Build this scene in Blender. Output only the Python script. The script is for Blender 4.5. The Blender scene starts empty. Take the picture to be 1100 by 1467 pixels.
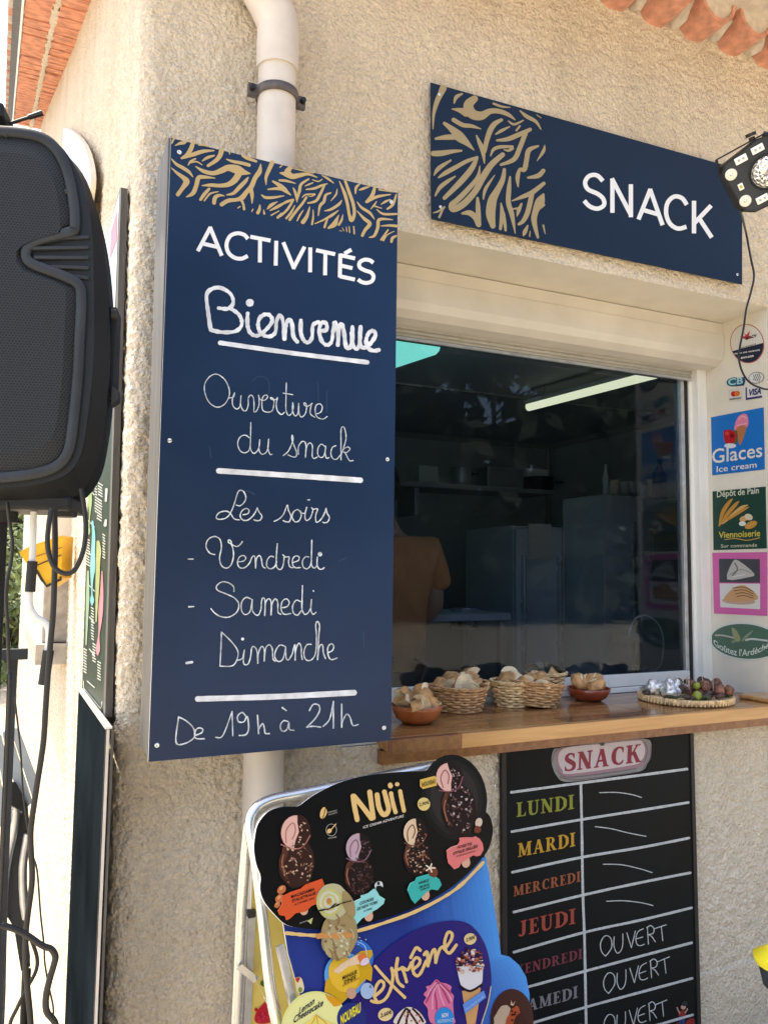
import bpy, bmesh, math, random
import numpy as np
from mathutils import Vector, Matrix, noise
random.seed(7)
SC = bpy.context.scene
COL = SC.collection
R = math.radians

# ------------------------------------------------------------------ camera
CAM = Vector((0, 0, 1.70))
FPX, PITCH, YAW, ROLL = 1127.96, 0.0745184, 0.4289453, 0.0088302   # focal length in photo pixels, angles
FW = Vector((math.sin(YAW)*math.cos(PITCH), math.cos(YAW)*math.cos(PITCH), math.sin(PITCH)))
_rt = Vector((math.cos(YAW), -math.sin(YAW), 0)); _up = _rt.cross(FW)
RT = _rt*math.cos(ROLL) + _up*math.sin(ROLL)
UP = -_rt*math.sin(ROLL) + _up*math.cos(ROLL)
cd = bpy.data.cameras.new('camera'); cam = bpy.data.objects.new('camera', cd); COL.objects.link(cam)
cd.sensor_fit = 'HORIZONTAL'; cd.sensor_width = 36; cd.lens = 36*FPX/1100
cd.clip_start = 0.02; cd.clip_end = 500
cam.matrix_world = Matrix(((RT.x, UP.x, -FW.x, CAM.x), (RT.y, UP.y, -FW.y, CAM.y), (RT.z, UP.z, -FW.z, CAM.z), (0, 0, 0, 1)))
SC.camera = cam

# ------------------------------------------------------------------ light
SUN_DIR = Vector((-0.25, 0.29, 0.92)).normalized()      # towards the sun: behind the house, far left
world = bpy.data.worlds.new('World'); SC.world = world; world.use_nodes = True
wn = world.node_tree.nodes; wl = world.node_tree.links
sky = wn.new('ShaderNodeTexSky'); sky.sky_type = 'NISHITA'; sky.sun_disc = False
sky.sun_elevation = math.asin(SUN_DIR.z); sky.sun_rotation = math.atan2(SUN_DIR.x, SUN_DIR.y)
sky.air_density = 1.0; sky.dust_density = 3.0; sky.ozone_density = 0.6
wl.new(sky.outputs[0], wn['Background'].inputs[0]); wn['Background'].inputs[1].default_value = 0.15
sd = bpy.data.lights.new('sun', 'SUN'); sd.energy = 2.05; sd.angle = R(0.55); sd.color = (1, 0.94, 0.83)
so = bpy.data.objects.new('sun', sd); COL.objects.link(so)
so.rotation_euler = SUN_DIR.to_track_quat('Z', 'Y').to_euler()
so.location = (-6, 4, 8)
SC.view_settings.view_transform = 'Standard'; SC.view_settings.look = 'None'
SC.view_settings.gamma = 1; SC.view_settings.use_curve_mapping = False
SC.view_settings.exposure = 2.0
SC.view_settings.use_white_balance = True; SC.view_settings.white_balance_temperature = 7200; SC.view_settings.white_balance_tint = 10
SC.cycles.max_bounces = 8; SC.cycles.transparent_max_bounces = 12

# ------------------------------------------------------------------ measuring
# A point of the photograph's frame turned into a point on one of the place's real planes.
def ray(u, v): return FW + RT*((u-550)/FPX) - UP*((v-733.5)/FPX)
def onplane(u, v, p, n):
    d = ray(u, v); return CAM + d*((p-CAM).dot(n)/d.dot(n))
def onY(u, v, y): return onplane(u, v, Vector((0, y, 0)), Vector((0, 1, 0)))
def onX(u, v, x): return onplane(u, v, Vector((x, 0, 0)), Vector((1, 0, 0)))
def onZ(u, v, z): return onplane(u, v, Vector((0, 0, z)), Vector((0, 0, 1)))

# ------------------------------------------------------------------ materials
def mat(name, col, rough=0.6, metal=0.0, noise_amt=0.0, noise_scale=20, bump=0.0, bump_scale=60, coat=0.0, spec=0.5, emit=None, estr=0, detail=4, bdist=0.003):
    m = bpy.data.materials.new(name); m.use_nodes = True
    nt = m.node_tree; b = nt.nodes['Principled BSDF']
    b.inputs['Base Color'].default_value = (*col, 1); b.inputs['Roughness'].default_value = rough
    b.inputs['Metallic'].default_value = metal; b.inputs['Coat Weight'].default_value = coat
    b.inputs['Coat Roughness'].default_value = 0.08
    b.inputs['Specular IOR Level'].default_value = spec
    if emit: b.inputs['Emission Color'].default_value = (*emit, 1); b.inputs['Emission Strength'].default_value = estr
    if noise_amt or bump:
        tc = nt.nodes.new('ShaderNodeTexCoord')
    if noise_amt:
        n = nt.nodes.new('ShaderNodeTexNoise'); n.inputs['Scale'].default_value = noise_scale; n.inputs['Detail'].default_value = detail
        nt.links.new(tc.outputs['Object'], n.inputs['Vector'])
        mx = nt.nodes.new('ShaderNodeMix'); mx.data_type = 'RGBA'
        mx.inputs['A'].default_value = (*[c*(1-noise_amt) for c in col], 1)
        mx.inputs['B'].default_value = (*[min(1, c*(1+noise_amt)) for c in col], 1)
        mr = nt.nodes.new('ShaderNodeMapRange'); mr.inputs['From Min'].default_value = 0.35; mr.inputs['From Max'].default_value = 0.65
        nt.links.new(n.outputs['Fac'], mr.inputs['Value']); nt.links.new(mr.outputs[0], mx.inputs['Factor'])
        nt.links.new(mx.outputs['Result'], b.inputs['Base Color'])
        mr2 = nt.nodes.new('ShaderNodeMapRange'); mr2.inputs['To Min'].default_value = max(0.03, rough-0.08); mr2.inputs['To Max'].default_value = min(1, rough+0.1)
        nt.links.new(n.outputs['Fac'], mr2.inputs['Value']); nt.links.new(mr2.outputs[0], b.inputs['Roughness'])
    if bump:
        n2 = nt.nodes.new('ShaderNodeTexNoise'); n2.inputs['Scale'].default_value = bump_scale; n2.inputs['Detail'].default_value = 3
        nt.links.new(tc.outputs['Object'], n2.inputs['Vector'])
        bp = nt.nodes.new('ShaderNodeBump'); bp.inputs['Strength'].default_value = bump; bp.inputs['Distance'].default_value = bdist
        nt.links.new(n2.outputs['Fac'], bp.inputs['Height']); nt.links.new(bp.outputs[0], b.inputs['Normal'])
    return m
_flat = {}
def ink(*c, rough=0.35, spec=0.2):
    """printed colour given as 0-255 as seen in print"""
    k = c+(rough, spec)
    if k not in _flat:
        l = [((x/255)/12.92 if x/255 <= 0.04045 else ((x/255+0.055)/1.055)**2.4)*0.82 for x in c]
        _flat[k] = mat('print_%d_%d_%d' % c, l, rough, spec=spec)
    return _flat[k]

def stucco_mat():
    m = mat('roughcast', (0.60, 0.50, 0.36), 0.92, spec=0.2)
    nt = m.node_tree; b = nt.nodes['Principled BSDF']; N = nt.nodes.new; L = nt.links.new
    tc = N('ShaderNodeTexCoord')
    n1 = N('ShaderNodeTexNoise'); n1.inputs['Scale'].default_value = 1.6; n1.inputs['Detail'].default_value = 6
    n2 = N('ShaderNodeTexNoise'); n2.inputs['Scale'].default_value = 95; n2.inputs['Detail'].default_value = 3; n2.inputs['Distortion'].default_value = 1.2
    n3 = N('ShaderNodeTexNoise'); n3.inputs['Scale'].default_value = 380; n3.inputs['Detail'].default_value = 2
    v1 = N('ShaderNodeTexVoronoi'); v1.feature = 'SMOOTH_F1'; v1.inputs['Scale'].default_value = 82; v1.inputs['Smoothness'].default_value = 0.6
    for n in (n1, n2, n3, v1): L(tc.outputs['Object'], n.inputs['Vector'])
    cr = N('ShaderNodeValToRGB'); cr.color_ramp.elements[0].position = 0.3; cr.color_ramp.elements[1].position = 0.72
    cr.color_ramp.elements[0].color = (0.72, 0.615, 0.47, 1); cr.color_ramp.elements[1].color = (0.81, 0.72, 0.58, 1)
    L(n1.outputs['Fac'], cr.inputs[0])
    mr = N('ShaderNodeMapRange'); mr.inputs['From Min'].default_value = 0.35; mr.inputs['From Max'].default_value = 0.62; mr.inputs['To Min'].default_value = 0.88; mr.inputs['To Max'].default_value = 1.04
    L(n2.outputs['Fac'], mr.inputs['Value'])  # hollows of the bump noise darkened, pit shade put into the grain colour
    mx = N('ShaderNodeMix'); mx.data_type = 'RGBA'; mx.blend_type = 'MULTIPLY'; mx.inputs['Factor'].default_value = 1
    # rain streaks and old dirt, running down
    mp = N('ShaderNodeMapping'); mp.inputs['Scale'].default_value = (7, 7, 0.7); L(tc.outputs['Object'], mp.inputs[0])
    n4 = N('ShaderNodeTexNoise'); n4.inputs['Scale'].default_value = 1.0; n4.inputs['Detail'].default_value = 7; n4.inputs['Roughness'].default_value = 0.6; L(mp.outputs[0], n4.inputs['Vector'])
    mr4 = N('ShaderNodeMapRange'); mr4.inputs['From Min'].default_value = 0.33; mr4.inputs['From Max'].default_value = 0.55; mr4.inputs['To Min'].default_value = 0.91; mr4.inputs['To Max'].default_value = 1.0; L(n4.outputs['Fac'], mr4.inputs['Value'])
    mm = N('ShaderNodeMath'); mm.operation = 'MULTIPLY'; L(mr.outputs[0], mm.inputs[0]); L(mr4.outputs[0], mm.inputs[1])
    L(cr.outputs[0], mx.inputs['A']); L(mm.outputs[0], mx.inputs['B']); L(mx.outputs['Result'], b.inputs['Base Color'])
    a1 = N('ShaderNodeMath'); a1.operation = 'MULTIPLY_ADD'; a1.inputs[1].default_value = -0.9; L(v1.outputs['Distance'], a1.inputs[0]); L(n2.outputs['Fac'], a1.inputs[2])
    ad = N('ShaderNodeMath'); ad.operation = 'MULTIPLY_ADD'; ad.inputs[1].default_value = 0.22; L(n3.outputs['Fac'], ad.inputs[0]); L(a1.outputs[0], ad.inputs[2])
    bp = N('ShaderNodeBump'); bp.inputs['Strength'].default_value = 1.0; bp.inputs['Distance'].default_value = 0.009
    L(ad.outputs[0], bp.inputs['Height']); L(bp.outputs[0], b.inputs['Normal'])
    return m

def wood_mat(name, c1, c2, scale=6, axis=0, rough=0.35, coat=0.3, plank=0.0):
    m = mat(name, c1, rough, coat=coat); nt = m.node_tree; b = nt.nodes['Principled BSDF']; N = nt.nodes.new; L = nt.links.new
    tc = N('ShaderNodeTexCoord'); mp = N('ShaderNodeMapping'); s = [scale*6]*3; s[axis] = scale*0.35
    mp.inputs['Scale'].default_value = s; L(tc.outputs['Object'], mp.inputs[0])
    n = N('ShaderNodeTexNoise'); n.inputs['Scale'].default_value = 1.5; n.inputs['Detail'].default_value = 8; n.inputs['Distortion'].default_value = 0.6
    L(mp.outputs[0], n.inputs['Vector'])
    cr = N('ShaderNodeValToRGB'); cr.color_ramp.elements[0].position = 0.34; cr.color_ramp.elements[1].position = 0.66
    cr.color_ramp.elements[0].color = (*c2, 1); cr.color_ramp.elements[1].color = (*c1, 1)
    L(n.outputs['Fac'], cr.inputs[0]); L(cr.outputs[0], b.inputs['Base Color'])
    bp = N('ShaderNodeBump'); bp.inputs['Strength'].default_value = 0.25; bp.inputs['Distance'].default_value = 0.002
    L(n.outputs['Fac'], bp.inputs['Height']); L(bp.outputs[0], b.inputs['Normal'])
    return m

def grille_mat():
    m = mat('speaker_grille', (0.03, 0.035, 0.042), 0.55, spec=0.3); nt = m.node_tree; b = nt.nodes['Principled BSDF']; N = nt.nodes.new; L = nt.links.new
    tc = N('ShaderNodeTexCoord'); mp = N('ShaderNodeMapping'); mp.inputs['Scale'].default_value = (1, 1, 1); mp.inputs['Rotation'].default_value = (0, 0, R(12)); L(tc.outputs['Object'], mp.inputs[0])
    sx = N('ShaderNodeSeparateXYZ'); L(mp.outputs[0], sx.inputs[0])
    def math_(op, a, bb=None):
        q = N('ShaderNodeMath'); q.operation = op
        for i, x in enumerate((a, bb)):
            if x is None: continue
            if isinstance(x, (int, float)): q.inputs[i].default_value = x
            else: L(x, q.inputs[i])
        return q.outputs[0]
    P = 0.0053
    def cell(offx, offz):
        fx = math_('SUBTRACT', math_('FRACT', math_('ADD', math_('DIVIDE', sx.outputs[0], P), offx+1000)), 0.5)
        fz = math_('SUBTRACT', math_('FRACT', math_('ADD', math_('DIVIDE', sx.outputs[2], P*1.732), offz+1000)), 0.5)
        fz = math_('MULTIPLY', fz, 1.732)
        return math_('SQRT', math_('ADD', math_('MULTIPLY', fx, fx), math_('MULTIPLY', fz, fz)))
    d = math_('MINIMUM', cell(0, 0), cell(0.5, 0.5))
    mr = N('ShaderNodeMapRange'); mr.inputs['From Min'].default_value = 0.30; mr.inputs['From Max'].default_value = 0.40; L(d, mr.inputs['Value'])
    mx = N('ShaderNodeMix'); mx.data_type = 'RGBA'; mx.inputs['A'].default_value = (0.006, 0.007, 0.009, 1); mx.inputs['B'].default_value = (0.022, 0.027, 0.033, 1)
    L(mr.outputs[0], mx.inputs['Factor']); L(mx.outputs['Result'], b.inputs['Base Color'])
    bp = N('ShaderNodeBump'); bp.inputs['Strength'].default_value = 0.6; bp.inputs['Distance'].default_value = 0.001
    L(mr.outputs[0], bp.inputs['Height']); L(bp.outputs[0], b.inputs['Normal'])
    return m

M = dict(
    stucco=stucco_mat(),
    smooth=mat('smooth_render_cream', (0.70, 0.66, 0.57), 0.8, noise_amt=0.05, noise_scale=6, bump=0.15, bump_scale=90, bdist=0.001),
    pvc=mat('pale_pvc', (0.68, 0.62, 0.55), 0.45, noise_amt=0.12, noise_scale=6, detail=9),
    shutter=mat('shutter_box_cream', (0.60, 0.57, 0.51), 0.45, noise_amt=0.07, noise_scale=5, detail=9),
    slat=mat('shutter_slat_grey', (0.36, 0.36, 0.33), 0.4, noise_amt=0.08),
    white=mat('white_lacquer', (0.78, 0.78, 0.75), 0.35, noise_amt=0.03, noise_scale=8),
    alu=mat('aluminium', (0.62, 0.63, 0.64), 0.35, metal=0.75, noise_amt=0.1, noise_scale=30),
    alubright=mat('satin_steel', (0.72, 0.73, 0.74), 0.25, metal=0.9, noise_amt=0.06, noise_scale=12),
    rubber=mat('black_rubber', (0.012, 0.012, 0.013), 0.55),
    cable=mat('black_cable', (0.010, 0.011, 0.013), 0.42),
    cable_w=mat('white_cable', (0.75, 0.76, 0.76), 0.35),
    dark=mat('dark_plastic', (0.009, 0.011, 0.014), 0.48, spec=0.3, noise_amt=0.25, noise_scale=9, bump=0.25, bump_scale=300, bdist=0.0006),
    dark2=mat('dark_bezel_plastic', (0.026, 0.031, 0.038), 0.52, spec=0.3, noise_amt=0.22, noise_scale=12, bump=0.25, bump_scale=350, bdist=0.0006),
    grille=grille_mat(),
    navy=mat('navy_enamel', (0.0075, 0.027, 0.075), 0.36, noise_amt=0.14, noise_scale=2.2, detail=9, spec=0.28),
    navy2=mat('navy_enamel_matt', (0.005, 0.017, 0.043), 0.42, noise_amt=0.14, noise_scale=2.2, detail=9, spec=0.25),
    gold=mat('gold_print', (0.50, 0.36, 0.16), 0.42),
    gold2=mat('dull_gold_print', (0.34, 0.27, 0.145), 0.5),
    signwhite=mat('sign_white', (0.80, 0.82, 0.84), 0.4),
    chalk=mat('paint_marker_white', (0.56, 0.62, 0.67), 0.7, noise_amt=0.32, noise_scale=45, detail=8),
    chalkfat=mat('paint_marker_thick', (0.68, 0.72, 0.77), 0.6, noise_amt=0.18, noise_scale=28, detail=8),
    chalkgrey=mat('paint_marker_grey', (0.48, 0.51, 0.52), 0.75, noise_amt=0.15, noise_scale=120),
    plyedge=wood_mat('weathered_ply_edge', (0.115, 0.108, 0.098), (0.065, 0.06, 0.053), 9, 2, 0.7, 0.0),
    black=mat('chalkboard', (0.004, 0.0065, 0.0085), 0.5, noise_amt=0.25, noise_scale=5, spec=0.15),
    blackgloss=mat('black_panel', (0.010, 0.014, 0.017), 0.4, noise_amt=0.35, noise_scale=3, spec=0.0),
    terracotta=mat('terracotta', (0.60, 0.29, 0.20), 0.9, noise_amt=0.24, noise_scale=22, detail=9, bump=0.3, bump_scale=160),
    terracotta2=mat('terracotta_soffit', (0.60, 0.26, 0.165), 0.9, noise_amt=0.28, noise_scale=16, detail=9, bump=0.3, bump_scale=160),
    mortar=mat('mortar', (0.58, 0.52, 0.44), 0.95, noise_amt=0.12, noise_scale=25, bump=0.7, bump_scale=90),
    gutter=mat('grey_gutter', (0.10, 0.09, 0.09), 0.6, noise_amt=0.3, noise_scale=30),
    woodtop=wood_mat('varnished_counter', (0.46, 0.235, 0.09), (0.30, 0.135, 0.045), 5, 0, 0.25, 0.4),
    woodtop2=wood_mat('varnished_counter_dark', (0.27, 0.115, 0.042), (0.16, 0.06, 0.022), 5, 0, 0.25, 0.4),
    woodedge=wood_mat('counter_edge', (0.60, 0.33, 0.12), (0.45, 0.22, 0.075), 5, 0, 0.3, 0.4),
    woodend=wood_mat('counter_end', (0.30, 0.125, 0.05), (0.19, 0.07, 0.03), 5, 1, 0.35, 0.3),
    wicker=mat('wicker', (0.80, 0.56, 0.30), 0.6, noise_amt=0.28, noise_scale=60),
    wickerd=mat('wicker_dark', (0.60, 0.35, 0.17), 0.6, noise_amt=0.28, noise_scale=60),
    crumb=mat('bread_crumb', (0.78, 0.64, 0.43), 0.9, noise_amt=0.12, noise_scale=60, bump=0.8, bump_scale=180),
    crust=mat('bread_crust', (0.52, 0.285, 0.115), 0.55, noise_amt=0.35, noise_scale=40, bump=0.4, bump_scale=120),
    bowl=mat('terracotta_glaze', (0.42, 0.12, 0.035), 0.22, noise_amt=0.2, noise_scale=12, coat=0.5),
    bowlred=mat('red_brown_glaze', (0.26, 0.045, 0.018), 0.2, noise_amt=0.2, noise_scale=12, coat=0.5),
    foil=mat('foil', (0.88, 0.88, 0.87), 0.38, metal=0.6, bump=1.0, bump_scale=75, bdist=0.004),
    meat=mat('dried_sausage', (0.20, 0.085, 0.055), 0.6, noise_amt=0.6, noise_scale=90, bump=0.5),
    meat2=mat('dark_sausage', (0.085, 0.05, 0.045), 0.7, noise_amt=0.5, noise_scale=90, bump=0.5),
    olive=mat('green_olive', (0.24, 0.30, 0.04), 0.25),
    pick=mat('toothpick', (0.62, 0.42, 0.30), 0.6),
    herb=mat('herb_green', (0.06, 0.08, 0.025), 0.7, noise_amt=0.4),
    yellow=mat('yellow_lid_plastic', (0.72, 0.62, 0.03), 0.4),
    yellowbox=mat('yellow_sheet', (0.70, 0.40, 0.02), 0.45, noise_amt=0.08),
    binbody=mat('dark_bin_plastic', (0.022, 0.028, 0.035), 0.5, bump=0.2, bump_scale=200),
    chair=mat('grey_plastic', (0.40, 0.45, 0.47), 0.4, noise_amt=0.12, noise_scale=10),
    stone=mat('stone_sill', (0.34, 0.31, 0.27), 0.9, noise_amt=0.2, noise_scale=18, bump=0.6, bump_scale=70),
    ground=mat('concrete_ground', (0.42, 0.36, 0.27), 0.9, noise_amt=0.16, noise_scale=2.5, bump=0.6, bump_scale=60),
    leaf=mat('leaves', (0.065, 0.105, 0.028), 0.6, noise_amt=0.45, noise_scale=4),
    leaf2=mat('leaves_light', (0.12, 0.17, 0.045), 0.6, noise_amt=0.4, noise_scale=4),
    leafd=mat('leaves_dark', (0.025, 0.038, 0.014), 0.7, noise_amt=0.3, noise_scale=1),
    bark=mat('bark', (0.12, 0.09, 0.065), 0.9, noise_amt=0.3),
    room=mat('room_wall', (0.60, 0.62, 0.64), 0.8),
    roomceil=mat('room_ceiling', (0.48, 0.51, 0.54), 0.8),
    roomtrim=mat('room_trim', (0.42, 0.42, 0.41), 0.7),
    steel=mat('kitchen_steel', (0.35, 0.37, 0.39), 0.35, metal=0.6),
    fridge=mat('fridge_front', (0.50, 0.51, 0.52), 0.5),
    card=mat('cardboard', (0.62, 0.52, 0.42), 0.8),
    shirt=mat('ochre_shirt', (0.62, 0.25, 0.09), 0.85, noise_amt=0.12, noise_scale=12),
    apron=mat('beige_apron', (0.26, 0.20, 0.13), 0.85, noise_amt=0.1),
    skin=mat('skin', (0.46, 0.26, 0.17), 0.5),
    hair=mat('dark_hair', (0.02, 0.015, 0.012), 0.6),
    trousers=mat('dark_trousers', (0.02, 0.022, 0.03), 0.8),
    tube=mat('lamp_tube', (0.9, 0.9, 0.8), 0.5, emit=(1.0, 0.97, 0.60), estr=0.42),
    tubet=mat('lamp_diffuser', (0.6, 0.9, 0.85), 0.5, emit=(0.22, 0.85, 0.66), estr=0.42),
    led=mat('led_lens', (0.80, 0.76, 0.66), 0.3, coat=0.5),
    ledw=mat('led_strip_lens', (0.85, 0.85, 0.82), 0.25, coat=0.5),
    crystal=mat('crystal', (0.80, 0.80, 0.78), 0.08, metal=0.85),
)
def glass_mat():
    m = bpy.data.materials.new('window_glass'); m.use_nodes = True; nt = m.node_tree; N = nt.nodes.new; L = nt.links.new
    nt.nodes.remove(nt.nodes['Principled BSDF']); out = nt.nodes['Material Output']
    t = N('ShaderNodeBsdfTransparent'); t.inputs[0].default_value = (0.62, 0.68, 0.76, 1)
    g = N('ShaderNodeBsdfGlossy'); g.inputs['Roughness'].default_value = 0.02; g.inputs[0].default_value = (0.9, 0.95, 1, 1)
    f = N('ShaderNodeFresnel'); f.inputs[0].default_value = 1.27
    mx = N('ShaderNodeMixShader'); L(f.outputs[0], mx.inputs[0]); L(t.outputs[0], mx.inputs[1]); L(g.outputs[0], mx.inputs[2]); L(mx.outputs[0], out.inputs[0])
    return m
M['glass'] = glass_mat()

# ------------------------------------------------------------------ mesh builder
class MB:
    def __init__(s): s.v = []; s.f = []; s.m = []; s.mats = []; s.sm = []
    def mi(s, m):
        if m not in s.mats: s.mats.append(m)
        return s.mats.index(m)
    def add(s, vs, fs, m, smooth=False):
        b = len(s.v); s.v += [Vector(p) for p in vs]; k = s.mi(m)
        for f in fs: s.f.append([b+i for i in f]); s.m.append(k); s.sm.append(smooth)
    def box(s, c, size, m, ax=None):
        c = Vector(c); ax = ax or (Vector((1, 0, 0)), Vector((0, 1, 0)), Vector((0, 0, 1)))
        h = [x/2 for x in size]
        vs = [c+ax[0]*(h[0]*i)+ax[1]*(h[1]*j)+ax[2]*(h[2]*k) for i in (-1, 1) for j in (-1, 1) for k in (-1, 1)]
        s.add(vs, [(0, 1, 3, 2), (4, 6, 7, 5), (0, 4, 5, 1), (2, 3, 7, 6), (0, 2, 6, 4), (1, 5, 7, 3)], m)
    def bx(s, x0, x1, y0, y1, z0, z1, m): s.box(((x0+x1)/2, (y0+y1)/2, (z0+z1)/2), (x1-x0, y1-y0, z1-z0), m)
    def tube(s, pts, r, m, n=10, caps=True, smooth=True):
        pts = [Vector(p) for p in pts]; rs = r if isinstance(r, (list, tuple)) else [r]*len(pts)
        rings = []; prev = None
        for i, p in enumerate(pts):
            d = (pts[min(i+1, len(pts)-1)]-pts[max(i-1, 0)]).normalized()
            if prev is None:
                a = d.orthogonal().normalized()
            else:
                a = prev - d*prev.dot(d)
                a = a.normalized() if a.length > 1e-6 else d.orthogonal().normalized()
            prev = a; b = d.cross(a)
            rings.append([p+(a*math.cos(t)+b*math.sin(t))*rs[i] for t in [2*math.pi*k/n for k in range(n)]])
        vs = [q for rg in rings for q in rg]; fs = []
        for i in range(len(pts)-1):
            for k in range(n): fs.append((i*n+k, i*n+(k+1) % n, (i+1)*n+(k+1) % n, (i+1)*n+k))
        s.add(vs, fs, m, smooth)
        if caps:
            s.add(rings[0], [tuple(range(n-1, -1, -1))], m); s.add(rings[-1], [tuple(range(n))], m)
    def lathe(s, c, prof, m, n=32, axis=Vector((0, 0, 1)), smooth=True, arc=(0, 1)):
        c = Vector(c); a = axis.orthogonal().normalized(); b = axis.cross(a); vs = []; fs = []
        for r, h in prof:
            for k in range(n):
                t = 2*math.pi*k/n; vs.append(c+axis*h+(a*math.cos(t)+b*math.sin(t))*r)
        for i in range(len(prof)-1):
            for k in range(n): fs.append((i*n+k, i*n+(k+1) % n, (i+1)*n+(k+1) % n, (i+1)*n+k))
        s.add(vs, fs, m, smooth)
    def prism(s, pts, d, m, mside=None, smooth=False):
        """polygon of 3D points extruded by vector d"""
        pts = [Vector(p) for p in pts]; n = len(pts); d = Vector(d)
        s.add(pts, [tuple(range(n))], m); s.add([p+d for p in pts], [tuple(range(n-1, -1, -1))], mside or m)
        vs = pts+[p+d for p in pts]
        s.add(vs, [(i, i+n, (i+1) % n+n, (i+1) % n) for i in range(n)], mside or m, smooth)
    def ball(s, c, r, m, seg=12, rings=8, sc=(1, 1, 1), jit=0, ax=None):
        c = Vector(c); ax = ax or (Vector((1, 0, 0)), Vector((0, 1, 0)), Vector((0, 0, 1))); vs = []; fs = []
        for i in range(rings+1):
            t = math.pi*i/rings
            for k in range(seg):
                p = 2*math.pi*k/seg
                q = Vector((math.sin(t)*math.cos(p)*sc[0], math.sin(t)*math.sin(p)*sc[1], math.cos(t)*sc[2]))*r
                if jit: q *= 1+jit*noise.noise((c+q)*(2.2/r))
                vs.append(c+ax[0]*q.x+ax[1]*q.y+ax[2]*q.z)
        for i in range(rings):
            for k in range(seg): fs.append((i*seg+k, (i+1)*seg+k, (i+1)*seg+(k+1) % seg, i*seg+(k+1) % seg))
        s.add(vs, fs, m, True)
    def build(s, name, parent=None, bevel=0, weld=False):
        me = bpy.data.meshes.new(name); off = ORIG.get(parent.name, Vector((0, 0, 0))) if parent else Vector((0, 0, 0))
        me.from_pydata([tuple(p-off) for p in s.v], [], s.f)
        for m in s.mats: me.materials.append(m)
        me.polygons.foreach_set('material_index', s.m); me.polygons.foreach_set('use_smooth', s.sm)
        if weld:
            b = bmesh.new(); b.from_mesh(me); bmesh.ops.remove_doubles(b, verts=b.verts, dist=1e-5); b.to_mesh(me); b.free()
        me.update()
        o = bpy.data.objects.new(name, me); COL.objects.link(o)
        if parent: o.parent = parent; ORIG[o.name] = off
        if bevel:
            md = o.modifiers.new('bevel', 'BEVEL'); md.width = bevel; md.segments = 2; md.limit_method = 'ANGLE'; md.angle_limit = R(40)
        return o
ORIG = {}
def thing(name, loc, label, cat, group=None):
    o = bpy.data.objects.new(name, None); COL.objects.link(o); o.location = loc; ORIG[o.name] = Vector(loc); o.empty_display_size = 0.1
    return tag(o, label, cat, group)
def tag(o, label=None, cat=None, group=None, kind=None):
    if label: o['label'] = label
    if cat: o['category'] = cat
    if group: o['group'] = group
    if kind: o['kind'] = kind
    return o
def cr(pts, k=6, closed=False):
    """Catmull-Rom through points of any dimension"""
    P = [tuple(p) for p in pts]; n = len(P)
    if n < 3: return [tuple(p) for p in P]
    out = []; rng = range(n if closed else n-1)
    for i in rng:
        if closed: a, b, c, d = P[(i-1) % n], P[i], P[(i+1) % n], P[(i+2) % n]
        else: a, b, c, d = P[max(i-1, 0)], P[i], P[i+1], P[min(i+2, n-1)]
        for j in range(k):
            t = j/k
            out.append(tuple(0.5*((2*y)+(-x+z)*t+(2*x-5*y+4*z-w)*t*t+(-x+3*y-3*z+w)*t**3) for x, y, z, w in zip(a, b, c, d)))
    if not closed: out.append(P[-1])
    return out
def pp(s, ox=0, oy=0, k=1.0):
    """'x,y x,y' measured in an enlargement -> photograph pixels"""
    return [(float(a.split(',')[0])/k+ox, float(a.split(',')[1])/k+oy) for a in s.split()]

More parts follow.
